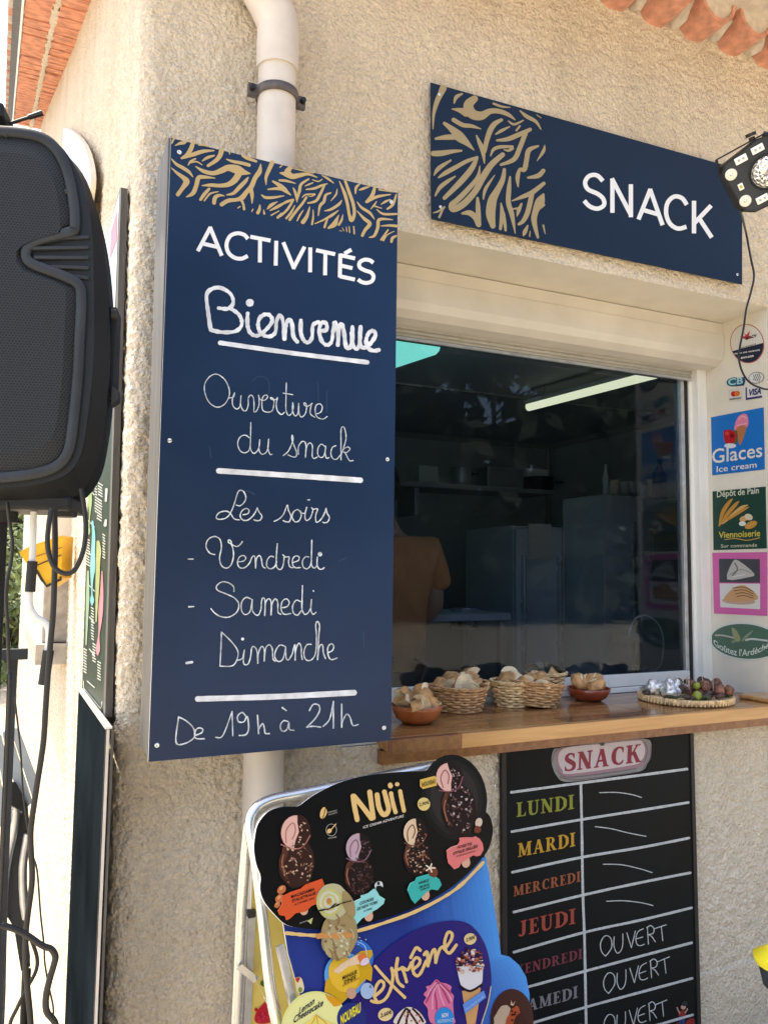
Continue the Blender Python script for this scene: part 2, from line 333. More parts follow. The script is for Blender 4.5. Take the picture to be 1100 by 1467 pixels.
_tc = {}
def text2d(s, bold=0.0, spacing=1.0):
    key = (s, bold, spacing)
    if key in _tc: return _tc[key]
    f = bpy.data.curves.new('t', 'FONT'); f.body = s; f.offset = bold; f.resolution_u = 3; f.space_character = spacing
    o = bpy.data.objects.new('t', f); COL.objects.link(o)
    dg = bpy.context.evaluated_depsgraph_get(); me = bpy.data.meshes.new_from_object(o.evaluated_get(dg))
    vs = [(v.co.x, v.co.y) for v in me.vertices]; fs = [tuple(p.vertices) for p in me.polygons]
    bpy.data.objects.remove(o); bpy.data.curves.remove(f); bpy.data.meshes.remove(me)
    x0 = min(v[0] for v in vs); x1 = max(v[0] for v in vs)
    vs = [((x-x0), y) for x, y in vs]; _tc[key] = (vs, fs, x1-x0); return _tc[key]
CAP = 0.69
class Art:
    """flat print lying on one real plane of a thing; outlines measured in the photograph"""
    def __init__(s, p, n): s.p = Vector(p); s.n = Vector(n).normalized(); s.b = MB(); s.c = 0
    def P(s, u, v, h=0.0): return onplane(u, v, s.p, s.n)+s.n*h
    def h(s, layer): s.c += 1; return 0.0006+layer*0.0005+(s.c % 9)*4.5e-5
    def poly(s, pts, m, L=0):
        h = s.h(L); s.b.add([s.P(u, v, h) for u, v in pts], [tuple(range(len(pts)))], m)
    def blob(s, st, m, L=0, t=(0, 0, 1.0), k=5): s.poly(cr(pp(st, *t), k, True), m, L)
    def ell(s, cx, cy, rx, ry, m, L=0, rot=0, n=24, jit=0):
        a = R(rot); pts = []
        for i in range(n):
            q = 2*math.pi*i/n; j = 1+random.uniform(-jit, jit); x, y = rx*math.cos(q)*j, ry*math.sin(q)*j
            pts.append((cx+x*math.cos(a)-y*math.sin(a), cy+x*math.sin(a)+y*math.cos(a)))
        s.poly(pts, m, L)
    def stroke(s, pts, w, m, L=0, smooth=5, dome=0.0003, taper=0, wob=0):
        """pts: (x,y) or (x,y,w); ribbon in photo pixels"""
        P = [(p[0], p[1], (p[2] if len(p) > 2 else w)) for p in pts]
        if smooth and len(P) > 2: P = cr(P, smooth)
        n = len(P); h = s.h(L); vs = []
        # rounded ends
        def nrm(i):
            a = P[max(i-1, 0)]; b = P[min(i+1, n-1)]; dx, dy = b[0]-a[0], b[1]-a[1]; l = math.hypot(dx, dy) or 1
            return -dy/l, dx/l
        secs = []
        nx, ny = nrm(0)
        for e in (1.0, 0.7, 0.3):
            q = math.sqrt(max(0, 1-e*e)); secs.append((P[0][0]-ny*P[0][2]/2*e, P[0][1]+nx*P[0][2]/2*e, nx, ny, P[0][2]*max(q, 0.02)))
        for i in range(n):
            a, b_ = nrm(i); ww = P[i][2]
            if taper: ww *= min(1, 0.25+min(i, n-1-i)/(n*taper+1e-6))
            if wob: ww *= 1+random.uniform(-wob, wob)
            secs.append((P[i][0], P[i][1], a, b_, ww))
        nx, ny = nrm(n-1); e_w = secs[-1][4]
        for e in (0.3, 0.7, 1.0):
            q = math.sqrt(max(0, 1-e*e)); secs.append((P[-1][0]+ny*e_w/2*e, P[-1][1]-nx*e_w/2*e, nx, ny, e_w*max(q, 0.02)))
        for x, y, a, b_, ww in secs:
            vs += [s.P(x+a*ww/2, y+b_*ww/2, h), s.P(x, y, h+dome), s.P(x-a*ww/2, y-b_*ww/2, h)]
        fs = []
        for i in range(len(secs)-1):
            fs += [(3*i, 3*i+1, 3*i+4, 3*i+3), (3*i+1, 3*i+2, 3*i+5, 3*i+4)]
        s.b.add(vs, fs, m, True)
    def text(s, t, bl, br, up, m, L=3, bold=0.0, shear=0.0, fn=None, spacing=1.0):
        vs, fs, w = text2d(t, bold, spacing); h = s.h(L); out = []
        for x, y in vs:
            yy = y/CAP; xx = x/w+shear*yy/w
            if fn: u, v = fn(xx, yy)
            else: u = bl[0]+(br[0]-bl[0])*xx+up[0]*yy; v = bl[1]+(br[1]-bl[1])*xx+up[1]*yy
            out.append(s.P(u, v, h))
        s.b.add(out, fs, m)
    def serif(s, t, bl, br, up, m, L=2, fat=1.0):
        """hand painted slab capitals; bl, br baseline ends, up = height vector in px"""
        tot = 0; items = []
        for ch in t:
            polys, w = glyph(ch, fat); items.append((polys, tot)); tot += w+0.1
        tot -= 0.1
        for polys, x0 in items:
            for pl in polys:
                h = s.h(L); pts = []
                for x, y in pl:
                    f = (x0+x)/tot; pts.append(s.P(bl[0]+(br[0]-bl[0])*f+up[0]*y, bl[1]+(br[1]-bl[1])*f+up[1]*y, h))
                s.b.add(pts, [tuple(range(len(pts)))], m)
    def build(s, name, parent=None): return s.b.build(name, parent)
def rb(pts, ws):
    """variable width ribbon polygon from centre line"""
    P = cr([(p[0], p[1], w) for p, w in zip(pts, ws)], 5); L_, R_ = [], []
    for i, (x, y, w) in enumerate(P):
        a = P[max(i-1, 0)]; b = P[min(i+1, len(P)-1)]; dx, dy = b[0]-a[0], b[1]-a[1]; l = math.hypot(dx, dy) or 1
        L_.append((x-dy/l*w/2, y+dx/l*w/2)); R_.append((x+dy/l*w/2, y-dx/l*w/2))
    return L_+R_[::-1]
def rc(x0, y0, x1, y1): return [(x0, y0), (x1, y0), (x1, y1), (x0, y1)]
def dg(x0, y0, x1, y1, w): return [(x0-w/2, y0), (x0+w/2, y0), (x1+w/2, y1), (x1-w/2, y1)]
def glyph(c, fat=1.0):
    S = 0.2*fat; T = 0.09*fat; H = 0.075
    def st(x, w=S, y0=0, y1=1): return rc(x-w/2, y0, x+w/2, y1)
    def sf(x, y, w=0.4): return rc(x-w/2, y, x+w/2, y+H)
    lo = 0; hi = 1-H
    if c == 'I': return [st(.2), sf(.2, lo), sf(.2, hi)], .4
    if c == 'L': return [st(.2), sf(.2, hi), rc(0, 0, .62, H), [(.50, H), (.62, H), (.64, .34)]], .64
    if c == 'U': return [rb([(.2, 1), (.2, .35), (.26, .1), (.44, .045), (.6, .12), (.66, .35), (.66, 1)], [S, S, S*.9, T*1.2, T, T, T]), sf(.2, hi), sf(.66, hi, .3)], .82
    if c == 'N': return [st(.15, T), dg(.17, 1, .68, 0, S*1.15), st(.7, T), sf(.15, lo, .3), sf(.12, hi, .24), sf(.7, hi, .3)], .85
    if c == 'D': return [st(.2), rb([(.1, .96), (.42, .95), (.68, .72), (.70, .5), (.68, .28), (.42, .05), (.1, .04)], [T, T, S, S*1.1, S, T, T]), sf(.18, lo, .36), sf(.18, hi, .36)], .82
    if c == 'M': return [st(.16, T), dg(.2, 1, .5, .05, S), dg(.5, .05, .82, 1, T), st(.86, S), sf(.16, lo, .3), sf(.13, hi, .26), sf(.86, lo, .38), sf(.88, hi, .34)], 1.06
    if c == 'A': return [dg(.14, 0, .40, 1, T), dg(.68, 0, .42, 1, S), rc(.22, .3, .6, .3+T), sf(.14, lo, .28), sf(.68, lo, .36)], .86
    if c == 'V': return [dg(.16, 1, .42, 0, S), dg(.70, 1, .44, 0, T), sf(.16, hi, .34), sf(.70, hi, .28)], .86
    if c == 'R': return [st(.2), rb([(.1, .96), (.45, .94), (.58, .74), (.45, .52), (.2, .50)], [T, T, S, T, T]), dg(.42, .5, .70, 0, S), sf(.2, lo), sf(.18, hi, .36), rc(.62, 0, .84, H)], .84
    if c == 'E': return [st(.2), rc(0, 0, .6, H), rc(0, hi, .58, 1), rc(.2, .47, .48, .47+T), [(.50, hi), (.58, .70), (.58, hi)], [(.5, H), (.6, H), (.63, .32)], rc(.42, .38, .48, .64)], .64
    if c == 'C': return [rb([(.68, .70), (.62, .90), (.42, .955), (.22, .80), (.16, .5), (.22, .2), (.44, .045), (.62, .1), (.70, .24)], [T*.6, T, T, S*.9, S*1.1, S*.9, T, T, T*.6]), rc(.65, .66, .71, .95)], .76
    if c == 'J': return [rb([(.38, 1), (.38, .3), (.32, .08), (.16, .045), (.07, .16)], [S, S, S*.8, T, T*1.6]), sf(.38, hi, .42)], .6
    if c == 'S': return [rb([(.56, .74), (.50, .9), (.34, .955), (.16, .84), (.17, .66), (.36, .52), (.56, .36), (.55, .14), (.34, .045), (.14, .1), (.08, .26)], [T*.6, T, T, S*.8, S, S*1.1, S, S*.8, T, T, T*.6]), rc(.54, .68, .59, .96), rc(.06, .04, .11, .3)], .66
    if c == 'K': return [st(.2), dg(.3, .42, .64, 1, T), dg(.42, .62, .72, 0, S), sf(.2, lo), sf(.18, hi, .36), sf(.66, hi, .3), sf(.72, lo, .32)], .88
    return [], .4

ORD = ['leftmost', 'second', 'third', 'fourth', 'fifth', 'sixth', 'seventh', 'eighth', 'ninth', 'tenth']
def ordinal(objs, what, where):
    """label alike things by their order from left to right as one sees them"""
    objs = sorted(objs, key=lambda o: sum((RT.dot(Vector(v.co)) for v in o.data.vertices[:40]))/len(o.data.vertices[:40]))
    n = len(objs)
    for i, o in enumerate(objs):
        if i == 0: o['label'] = 'leftmost %s %s' % (what, where)
        elif i == n-1: o['label'] = 'rightmost %s %s' % (what, where)
        else: o['label'] = '%s %s from the left %s' % (ORD[i], what, where)
# ------------------------------------------------------------------ the place
WY = 2.176                                   # front wall plane
RX0, RX1, RZ1 = 0.86, 2.69, 2.772            # window recess
CT = 1.215                                   # counter top
EAVE = 3.80; SLOPE = math.tan(R(22))
def topz(y): return EAVE + SLOPE*(y-2.18)

g = MB(); g.add([(-60, -60, 0), (60, -60, 0), (60, 60, 0), (-60, 60, 0)], [(0, 1, 2, 3)], M['ground'])
tag(g.build('ground'), kind='structure')

house = thing('snack_house', (2.0, 4.0, 0), 'cream roughcast house with clay tile eaves and a serving window', 'building')

def vnoise(x, y, seed):
    rs = np.random.RandomState(seed); T = rs.rand(257, 257).astype(np.float32)
    xi = np.floor(x).astype(int); yi = np.floor(y).astype(int); fx = x-xi; fy = y-yi
    fx = fx*fx*(3-2*fx); fy = fy*fy*(3-2*fy); xi %= 256; yi %= 256
    return (T[yi, xi]*(1-fx)+T[yi, xi+1]*fx)*(1-fy)+(T[yi+1, xi]*(1-fx)+T[yi+1, xi+1]*fx)*fy

def rough_wall():
    path = []                                                    # (x, y, nx, ny)
    xs = list(np.arange(4.6, 2.95, -0.04))+list(np.arange(2.95, 0.24+0.05, -0.0062))
    for x in xs: path.append((x, WY, 0, -1))
    a1 = R(180+1); rad = 0.05                                    # rounded corner
    cx, cy = 0.24+rad, WY+rad
    for t in np.linspace(R(270), R(180), 13): path.append((cx+rad*math.cos(t), cy+rad*math.sin(t), math.cos(t), math.sin(t)))
    poly = [(0.24, WY+rad), (0.225, 3.4), (0.17, 5.2), (0.0, 9.5)]
    for (x0, y0), (x1, y1) in zip(poly, poly[1:]):
        l = math.hypot(x1-x0, y1-y0); st = 0.0075 if y0 < 5 else 0.02; n = int(l/st); dx, dy = (x1-x0)/l, (y1-y0)/l
        for i in range(1, n+1): path.append((x0+(x1-x0)*i/n, y0+(y1-y0)*i/n, -dy, dx))
    path = np.array(path); 
    # outward normal of the left wall points to -x
    path[:, 2] = np.where((path[:, 3] != -1) & (path[:, 2] > 0), -path[:, 2], path[:, 2])
    seg = np.hypot(np.diff(path[:, 0]), np.diff(path[:, 1])); s = np.concatenate([[0], np.cumsum(seg)])
    z = np.concatenate([np.arange(-0.02, 0.28, 0.02), np.arange(0.28, 3.92, 0.0066), np.arange(3.92, 7.1, 0.03)])
    S, Z = np.meshgrid(s, z); X = np.repeat(path[None, :, 0], len(z), 0); Y = np.repeat(path[None, :, 1], len(z), 0)
    wx = 6*vnoise(S/0.03, Z/0.03, 5); wz = 6*vnoise(S/0.03, Z/0.03, 6)
    h = vnoise(S/0.0165+wx*0.25, Z/0.0145+wz*0.25, 1); h = 1-np.abs(2*h-1)
    h2 = vnoise(S/0.021+wz*.2, Z/0.019, 2); h3 = vnoise(S/0.35, Z/0.35, 3)
    patch = 0.75+0.5*vnoise(S/0.5, Z/0.6, 9)
    H = (0.0068*(h**1.4)+0.0066*(h2-0.45))*patch+0.003*(h3-0.5)-0.003
    X = X+path[None, :, 2]*H; Y = Y+path[None, :, 3]*H
    Z0, X0_ = Z.copy(), X.copy(); near = (Y < WY+0.03)
    for zc in (RZ1, CT-0.03):
        k = np.argmin(np.abs(Z[:, 0]-zc)); msk = (X[k] > RX0-.01) & (X[k] < RX1+.01) & (Y[k] < WY+.03); Z[k] = np.where(msk, zc, Z[k]); Y[k] = np.where(msk, WY-0.001, Y[k])
    for xc in (RX0, RX1):
        c = np.argmin(np.abs(path[:, 0]-xc)+(path[:, 1] > WY+.02)*9); msk = (Z[:, c] > CT-.04) & (Z[:, c] < RZ1+.005); X[:, c] = np.where(msk, xc, X[:, c]); Y[:, c] = np.where(msk, WY-0.001, Y[:, c])
    nz, ns = X.shape; V = np.stack([X, Y, Z], -1).reshape(-1, 3)
    i = np.arange(nz-1)[:, None]*ns+np.arange(ns-1)[None, :]
    F = np.stack([i, i+ns, i+ns+1, i+1], -1).reshape(-1, 4)
    ctr = lambda A_: ((A_[:-1, :-1]+A_[1:, 1:])/2).reshape(-1)
    cx_ = ctr(X); cy_ = ctr(Y); cz = ctr(Z)
    keep = ~((cx_ > RX0) & (cx_ < RX1) & (cz > CT-0.03) & (cz < RZ1) & (cy_ < WY+0.03))
    keep &= cz < np.maximum(topz(cy_)+0.05, 3.86)
    F = F[keep]; used = np.unique(F); mp_ = np.zeros(len(V), int); mp_[used] = np.arange(len(used)); V = V[used]; F = mp_[F]
    me = bpy.data.meshes.new('wall'); me.vertices.add(len(V)); me.vertices.foreach_set('co', (V-np.array(ORIG[house.name])).astype(np.float32).ravel())
    me.loops.add(F.size); me.loops.foreach_set('vertex_index', F.astype(np.int32).ravel())
    me.polygons.add(len(F)); me.polygons.foreach_set('loop_start', np.arange(0, F.size, 4, dtype=np.int32))
    try: me.polygons.foreach_set('loop_total', np.full(len(F), 4, np.int32))
    except Exception: pass
    me.polygons.foreach_set('use_smooth', np.ones(len(F), bool)); me.update(calc_edges=True); me.validate()
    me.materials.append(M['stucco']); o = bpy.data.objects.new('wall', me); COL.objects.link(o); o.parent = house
rough_wall()

# back, far side and roof closing the house
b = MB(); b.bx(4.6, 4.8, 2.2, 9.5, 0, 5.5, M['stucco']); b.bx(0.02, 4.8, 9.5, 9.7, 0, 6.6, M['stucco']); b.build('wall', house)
b = MB()
def slab(x0, x1, x2, x3, y0, y1, dz0, dz1, m):      # x0..x1 at y0, x2..x3 at y1
    vs = [(x0, y0, topz(y0)+dz0), (x1, y0, topz(y0)+dz0), (x3, y1, topz(y1)+dz0), (x2, y1, topz(y1)+dz0)]
    vs += [(x, y, z+dz1-dz0) for x, y, z in vs]
    b.add(vs, [(0, 3, 2, 1), (4, 5, 6, 7), (0, 1, 5, 4), (1, 2, 6, 5), (2, 3, 7, 6), (3, 0, 4, 7)], m)
slab(-0.02, 5.2, -0.28, 5.2, 1.70, 10.5, 0.235, 0.38, M['terracotta'])
b.build('roof', house)
# mortar bed above the eave barrels
b = MB(); b.bx(0.2, 4.6, 1.96, 2.185, 3.865, 3.93, M['mortar']); b.bx(0.1, 4.6, 1.80, 2.185, 3.93, 4.04, M['mortar']); b.build('eave_mortar', house, bevel=0.012)
b = MB(); b.bx(-0.02, 5.0, 1.62, 1.80, 3.985, 4.02, M['gutter']); b.build('eave_board', house)
# clay barrels of the eave, hollow side up
def barrel():
    q = MB(); r = 0.088; n = 10; out = []; inn = []
    for y, k in ((-0.125, 1.0), (0.02, 1.0)):
        for j in range(n+1):
            t = math.pi*(1+j/n); out.append(Vector((r*math.cos(t), y, r*math.sin(t)*1.0)))
        for j in range(n+1):
            t = math.pi*(1+j/n); inn.append(Vector(((r-0.014)*math.cos(t), y, (r-0.014)*math.sin(t))))
    m = M['terracotta']; q.add(out, [(j, j+1, n+2+j, n+1+j) for j in range(n)], m, True)
    q.add(inn, [(j+1, j, n+1+j, n+2+j) for j in range(n)], m, True)
    q.add(out[:n+1]+inn[:n+1], [(j+1, j, n+1+j, n+2+j) for j in range(n)], m)
    # mortar filling of the hollow
    q.add([Vector((p.x, -0.118, p.z)) for p in inn[:n+1]], [tuple(range(n+1))], M['mortar'])
    return q
first = None
for k in range(14):
    x = 2.108+0.198*(k-8)
    if first is None:
        q = barrel(); q.v = [v for v in q.v]; first = q.build('eave_tile'); o = first
    else:
        o = first.copy(); COL.objects.link(o)
    o.parent = house; o.location = Vector((x, WY-0.008, 3.868))-ORIG[house.name]; o.rotation_euler = (R(random.uniform(-2, 2)), R(random.uniform(-4, 4)), R(random.uniform(-2.5, 2.5)))
b = MB()
for k in range(14):
    x = 2.108+0.198*(k-8)+0.099
    b.ball((x, WY-0.02, 3.855), 0.045, M['mortar'], 14, 8, (0.8, 1.6, 1.2), jit=0.35)
    for i in range(5): b.ball((x+random.uniform(-.09, .09), WY-0.105+random.uniform(-.01, .01), 3.872+random.uniform(-.008, .02)), random.uniform(.010, .022), M['mortar'], 8, 6, (1.6, .8, .8), jit=0.5)
tag(b.build('eave_mortar', house), kind='stuff')

# gable overhang on the left side: two rows of flat clay tiles, mortar between
def sof(y, t):    # t 0 at the wall, 1 at the outer edge
    xw = 0.262-0.021*(y-2.0); xe = -0.02-0.035*(y-2.0)
    return Vector((xw+(xe-xw)*t, y, topz(y)))
nrm = Vector((0, -SLOPE, 1)).normalized()
step = 0.222; tile_first = None; ty = 1.85; k = 0
while ty < 10.0:
    for (t0, t1) in ((0.02, 0.475), (0.565, 0.985)):
        q = MB(); g0 = 0.009
        a, b2, c, d = sof(ty+g0, t0), sof(ty+g0, t1), sof(ty+step-g0, t1), sof(ty+step-g0, t0)
        j = random.uniform(-0.004, 0.004); tl = random.uniform(-0.006, 0.006)
        for i_, p in enumerate((a, b2, c, d)): p += nrm*(j+(tl if i_ < 2 else -tl))+Vector((random.uniform(-.006, .006), 0, 0))
        q.prism([a, b2, c, d], nrm*0.03, M['terracotta2']); q.build('soffit_tile', house)
    ty += step; k += 1
b = MB()
ys = np.arange(1.85, 10.2, 0.08); 
for i in range(len(ys)-1):
    ln = [[sof(y, t)+nrm*(0.012) for t in (-0.3, 1.02)] for y in (ys[i], ys[i+1])]
    b.add([ln[0][0], ln[0][1], ln[1][1], ln[1][0]], [(0, 1, 2, 3)], M['mortar'])
for i in range(len(ys)-1):                            # raised, smeared joint
    w0 = random.uniform(0.035, 0.08)
    a, b2 = sof(ys[i], 0.52-w0)-nrm*0.002, sof(ys[i], 0.52+w0)-nrm*0.002; c, d = sof(ys[i+1], 0.52+w0*.8)-nrm*0.002, sof(ys[i+1], 0.52-w0*.8)-nrm*0.002
    m_ = (a+b2+c+d)/4-nrm*0.006; b.add([a, b2, c, d, m_], [(0, 1, 4), (1, 2, 4), (2, 3, 4), (3, 0, 4)], M['mortar'])
tag(b.build('soffit_mortar', house), kind='stuff')
b = MB()                                              # verge board and dark metal edge
for (t, w, hh, m, z0) in ((1.03, 0.012, 0.05, M['white'], -0.004), (1.10, 0.05, 0.10, M['gutter'], 0.0)):
    p0, p1 = sof(1.8, t), sof(10.2, t); d = p1-p0; c = (p0+p1)/2+nrm*(hh/2+z0); dn = d.normalized()
    b.box(c, (w, d.length, hh), m, (dn.cross(nrm).normalized(), dn, nrm))
b.build('verge_board', house)
b = MB()
for k in range(42):                                   # ends of the roof tiles over the verge
    y = 1.9+k*0.2; p = sof(y, 1.17)+nrm*0.06; b.box(p, (0.05, 0.15, 0.055), M['terracotta'] if k % 2 else M['mortar'], (Vector((1, 0, 0)), Vector((0, 1, SLOPE)).normalized(), nrm))
p = sof(6.55, 1.55); b.box(p, (0.05, 0.55, 0.10), M['gutter'], (Vector((1, 0, 0)), Vector((0, 1, SLOPE)).normalized(), nrm))
b.build('verge_tiles', house)

# window recess
b = MB(); sm = M['smooth']
b.add([(RX1, WY-0.001, CT-0.03), (RX1, WY-0.001, RZ1), (RX1, 2.66, RZ1), (RX1, 2.66, CT-0.03)], [(0, 1, 2, 3)], sm)
b.add([(RX0, WY-0.001, CT-0.03), (RX0, WY-0.001, RZ1), (RX0, 2.66, RZ1), (RX0, 2.66, CT-0.03)], [(3, 2, 1, 0)], sm)
b.add([(RX0, WY-0.001, RZ1), (RX1, WY-0.001, RZ1), (RX1, 2.66, RZ1), (RX0, 2.66, RZ1)], [(0, 1, 2, 3)], sm)
b.add([(RX0, WY, CT-0.028), (RX1, WY, CT-0.028), (RX1, 2.66, CT-0.028), (RX0, 2.66, CT-0.028)], [(3, 2, 1, 0)], sm)
b.build('window_reveal', house)

# roller shutter box: profile along x
sb = MB()
prof = [(2.405, 2.770), (2.405, 2.655), (2.400, 2.652), (2.400, 2.600), (2.425, 2.545), (2.475, 2.520), (2.560, 2.520), (2.560, 2.770)]
prof = [(2.405, 2.768), (2.405, 2.722), (2.4, 2.719), (2.4, 2.640), (2.412, 2.612), (2.440, 2.590), (2.49, 2.584), (2.59, 2.584), (2.59, 2.768)]
sb.prism([(RX0+0.002, y, z) for y, z in prof], (RX1-RX0-0.004, 0, 0), M['shutter'])
box = sb.build('shutter_box', house)
sl = MB()
for i in range(3): sl.tube([(RX0+0.01, 2.525+0.003*i, 2.586-0.014*i), (2.625, 2.525+0.003*i, 2.586-0.014*i)], 0.0085, M['slat'], 8)
sl.bx(RX0+0.01, 2.625, 2.518, 2.53, 2.538, 2.548, M['alu'])
sl.build('shutter_slat', box)

# sliding window
win = MB(); W0, W1, WZ0, WZ1, GY = RX0+0.01, 2.600, 1.232, 2.548, 2.552
win.bx(W0, W1+0.03, 2.535, 2.60, CT+0.001, 1.236, M['white'])                     # track
win.bx(2.635, RX1-0.001, 2.50, 2.60, CT+0.001, 2.60, M['white'])                    # jamb
win.bx(2.618, 2.636, 2.53, 2.60, CT+0.001, 2.60, M['white'])
win.bx(W0, W1+0.03, 2.545, 2.60, 2.555, 2.584, M['slat'])
wf = win.build('window_frame', house, bevel=0.002)
s = MB(); s.bx(W0, W1, 2.540, 2.566, 1.239, 1.287, M['white']); s.bx(W1-0.020, W1, 2.541, 2.566, 1.287, 2.552, M['alu'])
s.bx(W0, W0+0.03, 2.541, 2.566, 1.287, 2.552, M['alu']); s.bx(W0, W1, 2.540, 2.566, 2.552, 2.557, M['alu']); s.build('window_sash', wf, bevel=0.002)
s = MB(); s.bx(W1+0.001, W1+0.017, 2.539, 2.60, 1.24, 2.555, M['rubber']); s.build('window_seal', wf)
s = MB(); s.bx(W0+0.03, W1-0.02, 2.556, 2.560, 1.287, 2.552, M['glass']); s.build('window_pane', wf)

# downpipe
dp = MB(); PX, PY, PR = 0.611, 2.100, 0.0545
dp.tube([(PX, PY, 0.0), (PX, PY, 3.185)], PR, M['pvc'], 32)
dpo = dp.build('downpipe', house)
e = MB(); e.tube([(PX, PY, 3.13), (PX, PY, 3.25)], PR+0.006, M['pvc'], 32)
el = [(PX, PY, 3.235), (PX-0.001, PY, 3.275), (PX-0.028, PY-0.004, 3.322), (PX-0.032, PY-0.004, 3.328), (PX-0.075, PY-0.010, 3.385)]
e.tube(el, PR+0.006, M['pvc'], 32); e.tube([(PX-0.055, PY-0.008, 3.36), (PX-0.085, PY-0.012, 3.402)], PR+0.012, M['pvc'], 32)
e.build('pipe_elbow', dpo)
e = MB(); e.tube([(PX-0.07, PY-0.010, 3.378), (PX-0.36, PY-0.04, 3.80)], PR, M['pvc'], 32); e.tube([(PX-0.30, PY-0.035, 3.71), (PX-0.37, PY-0.04, 3.81)], PR+.006, M['pvc'], 32); e.build('pipe_offset', dpo)
c = MB(); 
c.lathe((PX, PY, 3.055), [(PR+0.001, -0.012), (PR+0.007, -0.012), (PR+0.007, 0.012), (PR+0.001, 0.012)], M['gutter'], 32)
for sx in (-1, 1):
    c.bx(PX+sx*(PR+0.016)-0.014, PX+sx*(PR+0.016)+0.014, PY-0.006, PY+0.010, 3.038, 3.072, M['gutter'])
    c.tube([(PX+sx*(PR+0.02), PY-0.022, 3.055), (PX+sx*(PR+0.02), PY+0.02, 3.055)], 0.008, M['rubber'], 6)
c.tube([(PX, PY+PR, 3.055), (PX, WY, 3.055)], 0.006, M['gutter'], 8)
c.build('pipe_clamp', dpo)
c = MB(); c.lathe((PX, PY, 1.28), [(PR+0.001, -0.012), (PR+0.006, -0.012), (PR+0.006, 0.012), (PR+0.001, 0.012)], M['gutter'], 32); c.build('pipe_clamp', dpo)

# ------------------------------------------------------------------ the kitchen behind the glass
QX0, QX1, QY0, QY1, QZ = -0.0, 4.32, 2.665, 5.85, 2.86
QX0 = 0.30
b = MB(); rm = M['room']
b.add([(QX0, QY1, 0.02), (QX1, QY1, 0.02), (QX1, QY1, QZ), (QX0, QY1, QZ)], [(3, 2, 1, 0)], rm)
b.add([(QX1, QY0, 0.02), (QX1, QY1, 0.02), (QX1, QY1, QZ), (QX1, QY0, QZ)], [(0, 1, 2, 3)], rm)
b.add([(QX0, QY0, 0.02), (QX0, QY1, 0.02), (QX0, QY1, QZ), (QX0, QY0, QZ)], [(3, 2, 1, 0)], rm)
for (x0, x1, z0, z1) in ((QX0, RX0, 0.02, QZ), (RX1, QX1, 0.02, QZ), (RX0, RX1, 0.02, CT-0.028)):
    b.add([(x0, QY0, z0), (x1, QY0, z0), (x1, QY0, z1), (x0, QY0, z1)], [(0, 1, 2, 3)], rm)
b.build('inner_wall', house)
b = MB(); b.add([(QX0, QY0-.1, QZ), (QX1, QY0-.1, QZ), (QX1, QY1, QZ), (QX0, QY1, QZ)], [(0, 1, 2, 3)], M['roomceil']); 
b.build('inner_ceiling', house)
b = MB(); b.add([(QX0, QY0, .22), (QX1, QY0, .22), (QX1, QY1, .22), (QX0, QY1, .22)], [(0, 1, 2, 3)], M['room']); b.build('inner_floor', house)
b = MB(); b.bx(QX0, QX1, QY1-0.03, QY1-0.002, QZ-.05, QZ-.005, M['roomtrim']); b.bx(QX1-0.03, QX1-0.002, QY0, QY1-.03, QZ-.05, QZ-.005, M['roomtrim'])
b.bx(QX0, QX1-0.03, 4.3, 4.33, QZ-0.014, QZ-0.002, M['roomtrim']); b.bx(QX1-.06, QX1-.03, QY1-.06, QY1-.03, .02, QZ-.05, M['roomtrim']); b.build('ceiling_trim', house)

def lamp(p0, p1, label, m, w):
    p0, p1 = Vector(p0), Vector(p1); c = (p0+p1)/2; t = thing('ceiling_lamp', (c.x, c.y, QZ), label, 'lamp')
    d = (p1-p0).normalized(); side = d.cross(Vector((0, 0, 1))).normalized()
    q = MB(); q.box(c+Vector((0, 0, 0.030)), ((p1-p0).length+0.03, w*0.8, 0.03), M['white'], (d, side, Vector((0, 0, 1)))); q.build('lamp_housing', t, bevel=0.003)
    q = MB(); q.tube([p0, p1], w/2, m, 14); q.build('lamp_tube', t)
    q = MB(); q.tube([p0+d*.15+Vector((0, 0, .04)), p0+d*.15+Vector((0, 0, QZ-p0.z))], .004, M['steel'], 6); q.tube([p1-d*.15+Vector((0, 0, .04)), p1-d*.15+Vector((0, 0, QZ-p0.z))], .004, M['steel'], 6); q.build('lamp_hanger', t)
a0 = onZ(757, 583, 2.75); a1 = onZ(940, 535, 2.75); lamp(a0, a1, 'long lit fluorescent tube on the dark ceiling behind the window', M['tube'], 0.052)
b0 = onZ(568, 506, 2.75); b1 = onZ(616, 489, 2.75); lamp(b0+(b0-b1)*1.2, b1, 'bright greenish ceiling lamp seen beside the activities board edge', M['tubet'], 0.13)

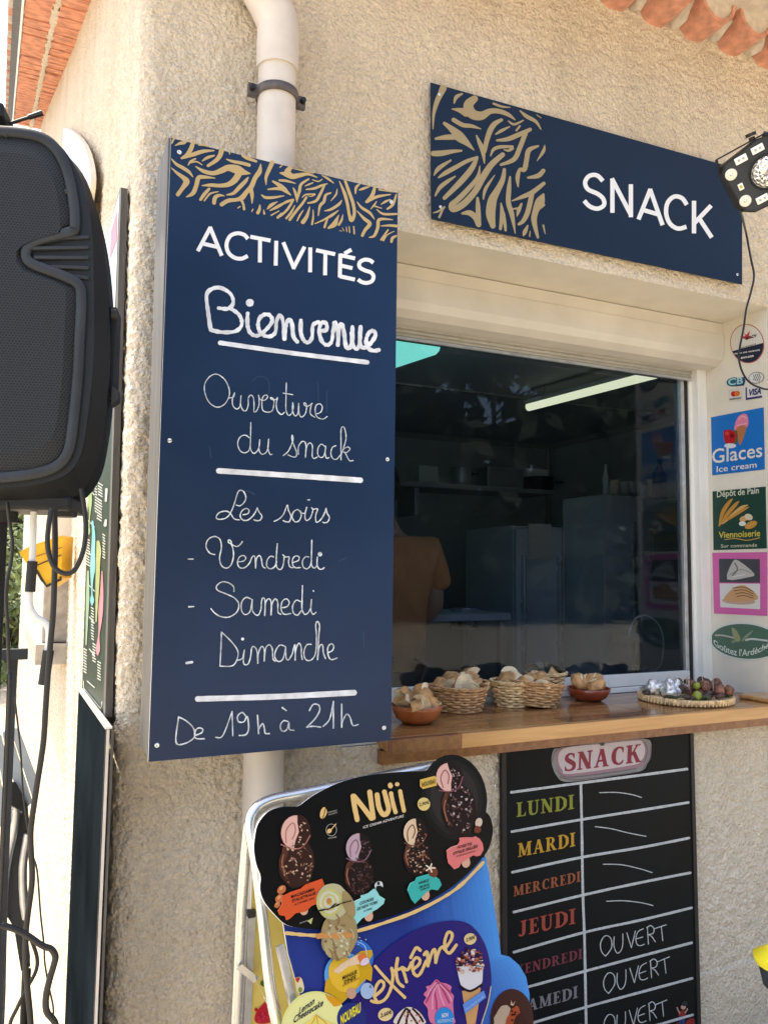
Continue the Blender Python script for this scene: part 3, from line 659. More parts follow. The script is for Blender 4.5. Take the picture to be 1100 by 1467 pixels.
def room_thing(name, label, cat, boxes, group=None, bev=0.004):
    xs = [q[0] for q in boxes]+[q[1] for q in boxes]; ys = [q[2] for q in boxes]+[q[3] for q in boxes]; zs = [q[4] for q in boxes]
    t = thing(name, ((min(xs)+max(xs))/2, (min(ys)+max(ys))/2, min(zs)), label, cat, group)
    for q in boxes: 
        k = MB(); k.bx(*q[:6], q[6]); k.build(q[7], t, bevel=bev)
    return t
FX = onY(737, 800, 4.0).x; F2 = onY(868, 800, 4.0).x; zt = onY(800, 700, 4.0).z
room_thing('kitchen_fridge', 'tall two door grey fridge in the middle of the kitchen', 'fridge', [
    (FX, F2, 4.02, 4.58, 0.05, 1.98, M['fridge'], 'cabinet'), (FX+.004, (FX+F2)/2-.004, 3.99, 4.018, 0.10, 1.96, M['fridge'], 'door'), ((FX+F2)/2+.004, F2-.004, 3.99, 4.018, .10, 1.96, M['fridge'], 'door'),
    (FX+.035, FX+.05, 3.95, 3.99, .9, 1.8, M['alubright'], 'handle'), ((FX+F2)/2-.05, (FX+F2)/2-.035, 3.95, 3.988, .9, 1.8, M['alubright'], 'handle')])
for i, (u0, u1) in enumerate(((757, 790), (808, 840))):
    p0, p1 = onY(u0, 750, 3.985), onY(u1, 803, 3.985); q = MB(); q.box(((p0.x+p1.x)/2, 3.984, (p0.z+p1.z)/2), (p1.x-p0.x, .004, p0.z-p1.z), M['card'])
    o = q.build('notice_paper'); tag(o, ('left', 'right')[i]+' one of the two paper notices taped to the kitchen fridge', 'notice')
C0, C1 = onY(868, 800, 3.6), onY(990, 800, 3.6); cz = onY(900, 710, 3.6).z
room_thing('kitchen_cabinet', 'pale grey cupboard with a framed door at the right of the kitchen', 'cupboard', [
    (C0.x, C0.x+1.0, 3.62, 4.0, .03, cz, M['fridge'], 'carcass'), (C0.x+.25, C0.x+.85, 3.59, 3.617, .15, cz-.09, M['roomtrim'], 'door'), (C0.x+.33, C0.x+.75, 3.575, 3.588, 1.55, cz-.2, M['steel'], 'door_glass'),
    (C0.x+.19, C0.x+.215, 3.58, 3.61, .6, cz-.15, M['alubright'], 'handle')])
sz = onY(700, 697, 4.3).z
room_thing('wall_shelf', 'dark shelf along the back wall of the kitchen', 'shelf', [(QX0+.05, FX+0.5, 4.28, 4.60, sz-.03, sz, M['steel'], 'shelf_board'), (1.2, 1.23, 4.35, 4.6, sz-.2, sz-.032, M['steel'], 'bracket'), (2.2, 2.23, 4.35, 4.6, sz-.2, sz-.032, M['steel'], 'bracket')])
def shelfbox(u0, u1, v, name, label, m, y=4.4):
    p0, p1 = onY(u0, v, y), onY(u1, v, y); q = MB(); q.bx(p0.x, p1.x, y, y+.15, sz+.001, p0.z, m); l = q
    o = l.build(name, bevel=.006); tag(o, label, 'box')
shelfbox(600, 628, 666, 'storage_box', 'small white box on the left of the kitchen shelf', M['roomtrim'])
shelfbox(698, 750, 668, 'storage_box', 'wide grey box in the middle of the kitchen shelf', M['steel'])
shelfbox(754, 785, 670, 'storage_box', 'square blue grey box at the right of the wide shelf box', M['fridge'])
q = MB()
for (u, v, r, h, nm) in ((868, 665, .02, .2, 0), (945, 650, .045, .26, 1)):
    p = onY(u, 705, 3.75); q = MB(); q.lathe((p.x, 3.75, cz+.001), [(0, 0), (r, 0), (r, h*.6), (r*.4, h*.8), (r*.4, h), (0, h)], M['dark'] if nm else M['fridge'], 16)
    tag(q.build('bottle'), ('slim pale bottle standing on the kitchen cupboard', 'dark round flask standing on the kitchen cupboard')[nm], 'bottle')
random.seed(11)
JA = []
for i, u in enumerate((880, 893, 905, 920, 931)):
    p = onY(u, 705, 3.8); q = MB(); r = random.uniform(.025, .04); h = random.uniform(.06, .14)
    q.lathe((p.x, 3.8, cz+.001), [(0, 0), (r, 0), (r, h), (r*.8, h+.01), (0, h+.01)], (M['card'], M['roomtrim'], M['steel'], M['fridge'], M['card'])[i], 14)
    JA.append(tag(q.build('jar'), 'small jar', 'jar', 'jars on top of the kitchen cupboard'))
ordinal(JA, 'small jar', 'on top of the kitchen cupboard')
p0, p1 = onY(648, 880, 3.3), onY(732, 880, 3.3)
room_thing('work_table', 'small pale table behind the bread baskets in the kitchen', 'table', [(p0.x-.5, p1.x, 3.3, 3.75, p0.z-.035, p0.z, M['roomtrim'], 'table_top'), (p1.x-.05, p1.x-.02, 3.32, 3.36, .03, p0.z-.036, M['steel'], 'leg'), (p1.x-.05, p1.x-.02, 3.68, 3.72, .03, p0.z-.036, M['steel'], 'leg'), (p0.x-.45, p0.x-.42, 3.32, 3.36, .03, p0.z-.036, M['steel'], 'leg')])
room_thing('inner_worktop', 'dark steel worktop just inside the serving window', 'worktop', [(QX0+.02, QX1-.03, 2.70, 3.02, 1.13, 1.165, M['steel'], 'worktop'), (QX0+.05, QX1-.05, 2.72, 3.0, .03, 1.128, M['dark'], 'cabinet')])
t = thing('water_tap', tuple(onZ(936, 968, 1.166)), 'tap with a looping white spray hose beside the window edge', 'tap')
q = MB(); b0 = onY(935, 966, 2.9); q.tube([(b0.x, 2.9, 1.166), (b0.x, 2.9, 1.25)], .016, M['alubright'], 14); q.tube([(b0.x, 2.9, 1.24), (b0.x-.03, 2.89, 1.262), (b0.x-.13, 2.86, 1.262)], .011, M['alubright'], 12); q.build('tap_body', t)
q = MB(); pts = cr([tuple(onY(u, v, 2.9)) for u, v in ((936, 963), (948, 948), (950, 915), (942, 893), (926, 882), (911, 886), (902, 902), (901, 912))], 6); q.tube(pts, .0045, M['cable_w'], 8); q.build('hose', t)
q = MB(); p0, p1 = onY(878, 909, 2.95), onY(940, 922, 2.95); q.box(((p0.x+p1.x)/2, 2.95, p0.z-.02), (p1.x-p0.x, .03, .04), M['steel']); q.build('rinse_bar', t)

# clutter of the kitchen
def pot(u, v, y, zb, r, h, name, label, m):
    p = onY(u, v, y); q = MB(); q.lathe((p.x, y, zb+.001), [(0, 0), (r*.9, 0), (r, h*.1), (r, h), (r*1.05, h+.004), (r*.97, h), (0, h*.96)], m, 28); q.tube([(p.x+r, y, zb+h*.75), (p.x+r*1.9, y-.01, zb+h*.8)], .008, M['rubber'], 8); tag(q.build(name), label, name.split('_')[-1])
pot(770, 690, 4.42, sz, .11, .09, 'cooking_pan', 'wide dark pan lying on the kitchen shelf', M['binbody']); pot(660, 690, 4.42, sz, .07, .12, 'cooking_pot', 'steel pot on the left part of the kitchen shelf', M['steel'])
pot(665, 872, 3.5, p0.z, .075, .10, 'cooking_pot', 'steel pot standing on the small pale kitchen table', M['alubright'])
# ------------------------------------------------------------------ person inside
def skinned(name, parent, chain, edges, m, sub=2, root=0, extra=None):
    me = bpy.data.meshes.new(name); off = ORIG[parent.name]
    me.from_pydata([tuple(Vector((c[0], c[1], c[2]*1.03+LIFT))-off) for c in chain], edges, [])
    o = bpy.data.objects.new(name, me); COL.objects.link(o); o.parent = parent
    o.modifiers.new('skin', 'SKIN'); 
    for i, c in enumerate(chain):
        sv = me.skin_vertices[0].data[i]; sv.radius = (c[3], c[4] if len(c) > 4 else c[3]); sv.use_root = (i == root)
    ss = o.modifiers.new('sub', 'SUBSURF'); ss.levels = sub; ss.render_levels = sub
    me.materials.append(m); 
    for p in me.polygons: p.use_smooth = True
    o.modifiers['skin'].use_smooth_shade = True
    return o
sx, sy = 1.47, 3.16
LIFT = 0.20
per = thing('person', (sx, sy, 0.22), 'person in an ochre shirt working with their back turned behind the window', 'person')
ch = [(sx, sy, 0.98, .15, .12), (sx, sy, 1.14, .145, .12), (sx, sy+.01, 1.34, .17, .125), (sx, sy+.02, 1.50, .18, .12), (sx, sy+.03, 1.60, .09, .08), (sx-.01, sy+.06, 1.68, .058, .058), (sx-.02, sy+.10, 1.76, .085, .09), (sx-.02, sy+.11, 1.84, .082, .09),
      (sx+.19, sy+.01, 1.545, .062), (sx+.25, sy+.03, 1.30, .052), (sx+.16, sy+.22, 1.16, .04), (sx+.08, sy+.32, 1.16, .03),
      (sx-.19, sy+.01, 1.545, .062), (sx-.25, sy+.03, 1.30, .052), (sx-.16, sy+.22, 1.16, .04), (sx-.08, sy+.32, 1.16, .03),
      (sx+.09, sy, .90, .095), (sx+.10, sy, .50, .065), (sx+.10, sy, .08, .045), (sx+.10, sy+.15, .05, .04),
      (sx-.09, sy, .90, .095), (sx-.10, sy, .50, .065), (sx-.10, sy, .08, .045), (sx-.10, sy+.15, .05, .04)]
ed = [(0, 1), (1, 2), (2, 3), (3, 4), (4, 5), (5, 6), (6, 7), (3, 8), (8, 9), (9, 10), (10, 11), (3, 12), (12, 13), (13, 14), (14, 15), (0, 16), (16, 17), (17, 18), (18, 19), (0, 20), (20, 21), (21, 22), (22, 23)]
skinned('body', per, ch, ed, M['skin'])
sh = [(sx, sy, 0.96, .185, .15), (sx, sy, 1.14, .18, .15), (sx, sy+.01, 1.34, .20, .155), (sx, sy+.02, 1.50, .205, .145), (sx, sy+.03, 1.595, .10, .09), (sx+.20, sy+.01, 1.545, .085), (sx+.27, sy+.03, 1.36, .075), (sx-.20, sy+.01, 1.545, .085), (sx-.27, sy+.03, 1.36, .075)]
skinned('shirt', per, sh, [(0, 1), (1, 2), (2, 3), (3, 4), (3, 5), (5, 6), (3, 7), (7, 8)], M['shirt'])
skinned('apron', per, [(sx, sy+.01, 1.12, .187, .158), (sx, sy+.02, .98, .195, .165), (sx, sy+.03, .78, .20, .165), (sx, sy+.03, .60, .21, .165)], [(0, 1), (1, 2), (2, 3)], M['apron'])
for s_ in (-1, 1):
    q = MB(); q.tube([(sx+s_*.05, sy-.165, 1.10*1.03+LIFT), (sx+s_*.10, sy-.17, 1.07*1.03+LIFT), (sx+s_*.03, sy-.185, .92*1.03+LIFT)], .010, M['apron'], 8); q.build('apron_string', per)
tr = [(sx, sy, .98, .175, .14), (sx+.09, sy, .86, .11), (sx+.10, sy, .5, .085), (sx+.10, sy, .12, .07), (sx-.09, sy, .86, .11), (sx-.10, sy, .5, .085), (sx-.10, sy, .12, .07)]
skinned('trousers', per, tr, [(0, 1), (1, 2), (2, 3), (0, 4), (4, 5), (5, 6)], M['trousers'])
q = MB(); q.ball((sx-.02, sy+.085, 1.835*1.03+LIFT), .115, M['hair'], 20, 14, (.92, 1.0, 1.05), jit=.08); q.ball((sx-.02, sy-.02, 1.80*1.03+LIFT), .06, M['hair'], 14, 10, (1, .8, 1), jit=.1); q.build('hair', per)
for s_ in (-1, 1):
    for k in range(5):                                   # fingers closed over the table edge
        q = MB(); bx_ = sx+s_*.08+(k-2)*.014*s_; L_ = (.035, .05, .055, .05, .04)[k]
        q.tube([(bx_, sy+.33, 1.16*1.03+LIFT), (bx_, sy+.33+L_*.6, 1.163*1.03+LIFT), (bx_, sy+.33+L_, 1.148*1.03+LIFT)], [.009, .008, .006], M['skin'], 8); q.build('finger', per)
# ------------------------------------------------------------------ activities board
SY = 1.87
act = thing('activities_sign', (0.58, SY, 1.15), 'tall navy ACTIVITÉS board with gold leaf pattern and handwritten opening hours', 'sign')
F = Vector((0, -1, 0)); P0 = Vector((0, SY, 0))
cs = [onY(245, 197, SY), onY(570, 276, SY), onY(560, 1061, SY), onY(212.4, 1092, SY)]
q = MB(); q.prism(cs, (0, 0.004, 0), M['navy'], M['signwhite']); q.build('panel', act)
q = MB(); z0, z1 = cs[2].z+0.002, cs[1].z-0.002; x0, x1 = cs[3].x+0.003, cs[1].x-0.004; D = 0.165
for (a, b_, c, d) in ((x0, x0+0.018, z0, z1+0.012), (x1-0.018, x1, z0, z1)):
    k = MB(); k.bx(a, b_, SY+0.0045, SY+0.0045+D, c, d, M['plyedge']); k.build('side_board', act, bevel=0.0015)
for (c, d) in ((z0, z0+0.018), (z1-0.018, z1)):
    k = MB(); k.bx(x0+0.0185, x1-0.0185, SY+0.0045, SY+0.0045+D, c, d, M['plyedge']); k.build('end_board', act)
k = MB(); k.bx(x0+0.019, x1-0.019, SY+D-0.012, SY+D+0.002, z0+0.019, z1-0.019, M['plyedge'])
for z in (1.45, 2.4): k.bx(x1-0.14, x1-0.08, SY+D+0.003, WY, z-0.03, z+0.03, M['gutter'])
k.build('back_board', act)
for u, v in ((257, 217.6), (560.5, 289), (243, 631), (555, 658), (225, 1068), (550, 1043)):
    p = onY(u, v, SY); k = MB(); k.lathe((p.x, SY-0.0006, p.z), [(0.0058, 0), (0.0052, .0014), (0.0030, .002), (0.0026, .0012), (0, .0012)], M['alubright'], 16, Vector((0, -1, 0))); k.build('screw', act)

def widths(st): return [tuple(float(x) for x in a.split(',')) for a in st.split()]
def pat(A, strokes, ox, oy, k, m, wk=1.0):
    for st in strokes:
        P = widths(st); A.stroke([(x/k+ox, y/k+oy, w/k*wk) for x, y, w in P], 1, m, 1, 5, dome=0.00002)
A = Art(P0, F)
pat(A, ["40,95,14 50,70,18 72,52,8", "70,118,8 110,100,26 150,90,34 178,78,14", "236,92,36 215,150,42 180,205,38 130,235,22", "150,232,20 240,200,38 330,172,34 430,165,10",
 "290,112,16 340,117,14 385,130,8", "320,262,10 370,230,28 430,212,16", "500,162,46 485,210,44 450,255,38 375,305,28", "190,300,10 215,265,22 260,240,12", "215,275,16 270,268,14 320,298,8",
 "35,240,8 80,290,26 150,330,32 200,365,28 235,410,8", "35,325,8 90,375,26 150,420,42 175,455,58 140,510,40 95,572,38", "175,595,10 235,560,40 265,490,40 285,420,42 330,410,34 440,420,8",
 "260,312,10 330,355,34 420,375,40 500,350,52 560,325,58 640,340,80 700,365,56 765,378,8", "320,490,10 400,485,32 480,490,34 560,480,44 620,440,58 660,380,60",
 "545,245,10 600,265,26 680,280,30 755,300,32", "690,214,14 740,236,32 820,265,22", "572,178,16 575,200,8", "550,575,12 610,560,30 670,500,38 720,450,34 745,415,14",
 "305,620,26 340,570,34 385,520,24", "340,630,14 370,590,16 400,562,18 470,545,8", "430,650,36 440,600,38 480,580,26 525,585,8",
 "500,665,38 560,630,38 640,620,34 690,600,48 730,550,42 775,500,46 810,420,42 850,360,44 862,290,8", "770,520,38 782,580,32 782,655,8", "680,620,28 700,660,22 708,708,24", "650,698,10 670,685,14",
 "780,730,10 790,710,12", "835,742,32 850,710,28 855,670,12", "895,750,20 890,715,8", "970,274,40 940,340,38 912,410,30 912,480,8",
 "975,450,18 1040,490,38 1085,530,44", "930,525,14 1000,518,26 1060,520,34", "870,575,10 905,600,26 980,600,24 1075,585,10", "925,705,14 960,670,32 1015,640,8", "950,720,12 1010,690,28 1060,662,24", "960,765,14 1030,725,10", "1020,785,24 1055,752,24"], 240, 190, 6.47, M['gold'])
pat(A, ["5,242,10 25,222,10", "95,246,36 70,285,56 110,320,48 180,310,38 250,300,24 330,330,8", "5,290,10 50,300,38 90,320,38", "112,250,6 200,270,10 300,292,8", "0,355,18 60,360,22 140,382,8",
 "8,410,46 40,435,42 100,485,8", "0,495,14 40,492,8", "0,580,10 60,545,24 120,525,18", "120,530,18 70,610,22 10,668,18", "135,575,8 100,640,20 60,688,18", "90,700,24 150,620,24 200,560,22 235,505,20",
 "120,420,8 140,465,24 155,545,8", "155,520,18 175,450,26 190,390,24 255,345,16", "225,405,8 260,390,16 295,375,8", "290,350,8 340,365,12 375,345,8", "235,435,12 310,425,22 370,400,20 420,385,8", "395,395,18 360,470,24 320,535,24 250,555,14",
 "200,505,8 230,480,14 310,475,12", "310,480,14 280,495,10 250,490,6", "450,465,12 405,485,22 390,540,26 355,580,24 340,665,8", "505,430,6 495,480,16 450,535,6", "545,530,8 520,565,24 450,610,22 395,622,8",
 "155,710,10 180,660,16 210,615,6", "205,722,36 240,670,30 265,590,10", "285,740,18 295,680,16 295,615,8", "310,735,8 390,700,16 460,660,24 515,620,8", "395,765,20 410,720,18 425,690,8", "430,772,18 480,740,46 500,700,28 520,660,8", "520,745,18 545,700,20 555,655,6",
 "525,364,8 570,470,28 595,560,26 610,650,26 630,706,34 655,650,28 645,560,28 610,460,28 575,358,22", "372,312,6 420,338,20 475,380,8", "665,470,12 670,420,24 700,390,14", "700,440,12 740,425,22 790,410,8",
 "832,424,26 810,490,34 760,545,22", "770,545,18 850,500,26 970,480,10", "870,437,12 1000,458,8", "800,605,8 830,570,16 850,540,8", "830,580,14 895,600,8", "890,565,8 930,540,20 970,522,8", "945,605,18 990,570,24 1015,505,18 1022,478,10",
 "680,545,8 720,595,22 790,640,24 830,695,8", "680,625,8 740,690,26 790,735,34 750,790,28 725,838,26", "785,855,8 830,840,24 860,770,28 875,698,28 990,700,8", "850,610,8 910,650,20 1025,650,18", "890,755,8 960,750,20 1028,755,24",
 "890,875,18 950,790,14", "910,880,18 940,835,12 1005,800,6", "980,893,22 990,860,26 1025,840,14", "655,822,14 650,760,12", "615,812,10 610,760,8", "590,803,10 585,762,6", "565,798,8 550,770,5", "525,795,6 545,800,6"], 400, 200, 6.11, M['gold'])
A.build('gold_pattern', act)

def butt(A, sts, ox, oy, k, w, m):
    for st in sts:
        P = pp(st, ox, oy, k); C = cr(P, 6) if len(P) > 2 else P; n = len(C); l_, r_ = [], []
        for i, (x, y) in enumerate(C):
            a = C[max(i-1, 0)]; b_ = C[min(i+1, n-1)]; dx, dy = b_[0]-a[0], b_[1]-a[1]; l = math.hypot(dx, dy)
            l_.append((x-dy/l*w/2, y+dx/l*w/2)); r_.append((x+dy/l*w/2, y-dx/l*w/2))
        h = A.h(1); vs = [A.P(u, v, h) for u, v in l_]+[A.P(u, v, h) for u, v in r_]
        A.b.add(vs, [(i, i+1, n+i+1, n+i) for i in range(n-1)], m)
A = Art(P0, F)
butt(A, ["50,188 120,57", "116,57 180,213", "80,148 158,166", "322,122 302,100 266,91 226,106 206,150 216,196 250,224 288,229 321,214", "335,110 445,131", "388,122 387,250", "476,132 473,267", "514,140 573,284", "568,284 630,164", "661,168 660,303", "692,183 796,205", "743,196 741,319",
  "824,202 821,331", "824,210 904,228", "824,266 890,281", "821,325 903,343", "846,202 884,180", "1003,252 984,238 954,235 929,250 930,276 958,293 990,304 1004,325 996,350 968,361 940,356 920,342"], 270, 310, 3.793, 5.6, M['signwhite'])
A.build('lettering', act)
A = Art(P0, F)
def hand(A, rows, m, w, L=1, wob=0.10):
    for ox, oy, k, sts in rows:
        A = Art(P0, F)
        for st in sts: A.stroke(pp(st, ox, oy, k), w, m, L, 5, wob=wob)
        if oy == 400: A.ell(280+305/3.929, 400+132/3.929, 5.8, 5.6, M['chalkfat'], 1, jit=.08)
        if oy == 755: A.ell(260+990/5, 755+195/5, 3.2, 3.2, M['chalk'], 2)
        if oy == 885: A.ell(260+400/4.583, 885+140/4.583, 2.2, 2.2, M['chalk'], 2); A.stroke([(267, 950), (275, 948.7)], 3.6, M['chalk'], 1)
        A.build('written_line', act)
hand(A, [(280, 400, 3.929, ["130,162 185,165 212,130 195,80 140,48 90,55 62,90 70,180 85,285", "85,285 150,298 225,292 260,255 245,200 190,160",
  "293,192 292,255 308,302 345,318 385,295 430,240 420,205 390,198 360,220 352,265 372,308 415,322 448,300 455,240 470,205 490,230 500,335", "500,335 508,260 525,228 542,250 550,320 572,352",
  "592,232 592,300 610,345 635,355 655,325 660,260 692,240", "697,290 735,285 735,250 710,245 695,285 708,345 738,370 765,350 775,280 783,240 800,300 800,370", "802,360 806,280 822,252 835,300 845,375 865,388 880,350 882,268",
  "878,300 885,370 905,392 920,370 928,268", "925,300 928,370 950,385 985,360 1012,315 1000,290 975,302 960,340 968,385 1000,402 1030,398"])], M['chalkfat'], 5.5, wob=0.2)
for P_, w_ in (([(315, 491), (420, 506), (526, 519)], 6.4), ([(313, 674.5), (420, 681.5), (516, 688)], 7.8), ([(283, 1001.5), (400, 998), (507, 992.5)], 8.0)):
    A = Art(P0, F); A.stroke(P_, w_, M['chalkfat'], 1, 14, wob=0.05); A.build('underline', act)
A = Art(P0, F)
hand(A, [(280, 525, 5.5, ["110,80 75,130 72,200 105,280 165,320 225,300 262,240 265,180 235,110 190,70 150,60 110,80", "265,248 300,240 308,205", "306,210 290,260 295,310 325,335 350,310 358,230",
   "358,230 355,300 375,345 400,345 415,300 415,250 435,225 455,245 460,300 460,355 480,350 500,300 498,240 495,225 510,260 545,265 568,240 555,225 530,240 522,290 530,345 570,360 605,345 618,290 612,255 590,245 600,260 630,262 645,245",
   "645,250 635,300 645,350 675,378 700,360", "715,130 712,250 712,340 730,385 755,370 770,320 765,285", "690,210 765,222", "765,290 762,340 780,388 805,370 812,290", "812,290 815,370 835,398 865,370 875,310 860,285 855,300 880,315 918,290", "918,290 905,330 905,375 940,400", "945,375 985,360 998,320 980,295 950,305 942,350 955,395 1000,415 1035,395"]),
 (320, 600, 5.5, ["205,150 170,128 130,145 112,195 130,250 165,268 200,250 212,200", "215,30 213,150 212,230 235,272 265,255 280,220 285,165", "285,165 280,240 300,278 335,265 352,220 355,160", "355,160 350,230 365,278 382,280",
   "470,290 510,255 540,190 548,150 540,128 538,160 555,210 575,260 570,298 540,298 510,285", "590,280 590,220 620,178 648,200 645,305", "645,300 655,220 680,190 700,215 698,290 712,312 740,300", "800,220 770,200 745,230 742,280 765,305 790,290 805,230", "805,215 800,270 812,310 832,305",
   "885,212 858,225 845,270 860,312 890,318 920,285", "920,290 945,230 965,150 955,80 937,62 925,90 925,180 925,325", "925,290 945,240 980,222 995,240 970,265 945,262", "955,262 985,320 1000,332 1020,328"])], M['chalk'], 1.4, wob=.28)
hand(A, [(300, 690, 6.111, ["235,205 265,212 300,185 318,140 300,90 270,75 245,100 215,200 180,280 140,320 80,330 58,310 85,272 140,258 180,275 215,325 260,335", "295,290 335,280 345,250 320,235 285,255 268,300 290,335 330,338 370,310 400,270 418,230", "418,230 435,270 458,300 445,335 415,342 390,335",
   "565,348 610,325 650,280 680,205 690,250 712,300 700,348 670,352 645,342", "795,265 770,245 735,265 722,310 745,350 780,345 802,300 795,258", "800,275 835,280", "850,225 838,270 835,320 850,340 880,320 900,270 905,240", "858,160 874,160", "895,228 905,242 945,240 930,290 930,345 945,355 975,330 1005,280 1020,235", "1020,235 1030,280 1048,310 1035,352 1005,360 990,355"]),
 (260, 755, 5, ["238,198 200,185 175,140 190,90 235,68 275,90 285,150 272,220 285,275 320,295 355,270 372,200 360,130 335,110 340,92 355,105 360,125 395,140 420,125 435,105", "400,250 440,245 460,225 445,205 415,215 400,255 415,290 450,292 485,260 505,215 525,215 530,295", "530,290 535,230 555,205 570,225 580,280 600,295", "660,215 635,210 612,240 610,280 635,300 665,285 680,250", "685,120 678,220 680,285 705,305 725,280 735,215",
   "725,200 745,215 770,215 765,250 775,285 800,292", "795,255 835,240 840,215 815,208 795,230 795,270 815,292 850,290", "910,215 885,215 865,245 870,285 895,300 920,280 930,240", "932,95 930,200 930,270 950,295 970,275", "972,215 970,270 985,300 1005,302 1020,292", "48,230 82,230"]),
 (260, 825, 5, ["375,112 370,75 330,48 285,45 250,75 260,105 320,130 380,160 410,205 395,260 340,295 280,292 235,265 210,235", "495,165 460,155 430,190 430,250 455,278 490,255 505,180", "505,170 505,240 525,275 550,280 568,240 572,185 582,158 598,180 595,285", "595,280 600,200 620,165 640,185 640,280", "640,275 648,200 670,165 688,190 690,260 710,275", "710,230 755,220 770,190 750,165 720,185 712,240 735,275 780,270",
   "850,185 820,175 795,215 800,265 830,282 855,250", "865,70 862,180 862,240 880,275 905,265 925,225 930,170", "930,170 925,240 940,275 962,262", "942,106 945,110", "50,222 88,220"]),
 (260, 885, 4.583, ["262,95 258,200 252,318", "252,318 335,315 368,260 365,210 320,150 262,95", "368,280 400,265 412,210 405,270 410,305 435,305 452,260 460,200 475,190 495,220 500,300", "500,300 505,230 525,190 542,210 542,285", "542,285 550,205 575,178 595,205 600,270 615,285", "680,190 645,180 618,215 612,260 635,288 665,270 682,200", "682,190 685,260 700,278 725,240 735,200 745,180 745,278", "745,278 750,210 768,168 784,190 786,240 792,275",
   "850,175 820,180 802,230 815,275 850,278 880,230 885,120 880,50 890,25 905,50 900,120 892,275", "892,270 905,190 925,180 930,230 945,270", "960,230 990,215 998,185 980,172 960,195 960,240 980,275 1020,265"])], M['chalk'], 1.65, wob=.28)
hand(A, [(240, 980, 3.793, ["60,180 45,315 90,325 145,290 140,240 100,200 60,180", "150,280 185,265 190,245 165,240 148,262 152,295 200,298", "262,290 300,280 350,150", "350,150 354,282", "428,180 405,155 380,175 385,205 415,205 432,175 440,240 425,275 390,280", "488,170 494,270", "492,250 515,215 525,240 530,268 552,270", "655,205 630,200 612,225 620,255 645,250 660,210 660,245 685,252", "622,128 645,145",
   "770,145 790,112 820,115 825,145 800,190 755,235", "755,235 790,230 832,235", "845,230 880,190 900,95", "900,95 900,240", "945,110 945,235", "945,215 970,165 990,180 1005,225 1035,220"])], M['chalk'], 1.9, wob=.25)

A = Art(P0, F); gh = mat('wiped_chalk', (0.016, 0.046, 0.105), 0.4, spec=0.28)
for st in ("363,545 368,540 378,540 385,548 385,562 378,570", "455,548 456,575", "468,560 468,590", "300,640 302,655", "520,905 521,930", "338,705 352,703 365,708", "485,804 495,799", "330,1030 345,1027"):
    A.stroke(pp(st), 2.2, gh, 0, 5, wob=.3)
for u, v, l in ((392, 503, 9), (405, 488, 14), (343, 480, 7), (463, 486, 12), (520, 505, 10), (531, 504, 8), (372, 492, 6)): A.stroke([(u, v), (u+.5, v+l)], .8, gh, 0, 1)
tag(A.build('wiped_marks', act), kind='stuff')

# ------------------------------------------------------------------ SNACK sign on the wall
sn = thing('snack_sign', (1.85, WY-0.015, 2.85), 'long navy SNACK sign with gold leaf pattern above the serving window', 'sign')
NY = 2.150; cs = [onY(617, 117.5, NY), onY(1063, 243, NY), onY(1063, 407, NY), onY(618, 313, NY)]
q = MB(); q.prism(cs, (0, 0.004, 0), M['navy2'], M['rubber']); q.build('panel', sn)
q = MB()
for c, sx_, sz_ in ((cs[0], 1, -1), (cs[1], -1, -1), (cs[2], -1, 1), (cs[3], 1, 1)): q.tube([(c.x+.04*sx_, NY+.004, c.z+.03*sz_), (c.x+.04*sx_, WY, c.z+.03*sz_)], .008, M['alu'], 10)
q.build('spacer', sn)
for u, v in ((629.5, 134.5), (631, 296), (1056, 393)):
    p = onY(u, v, NY); k = MB(); k.lathe((p.x, NY-0.0006, p.z), [(0.0058, 0), (0.0052, .0014), (0.0030, .002), (0, .0018)], M['alubright'], 16, Vector((0, -1, 0))); k.build('screw', sn)
A = Art(Vector((0, NY, 0)), F)
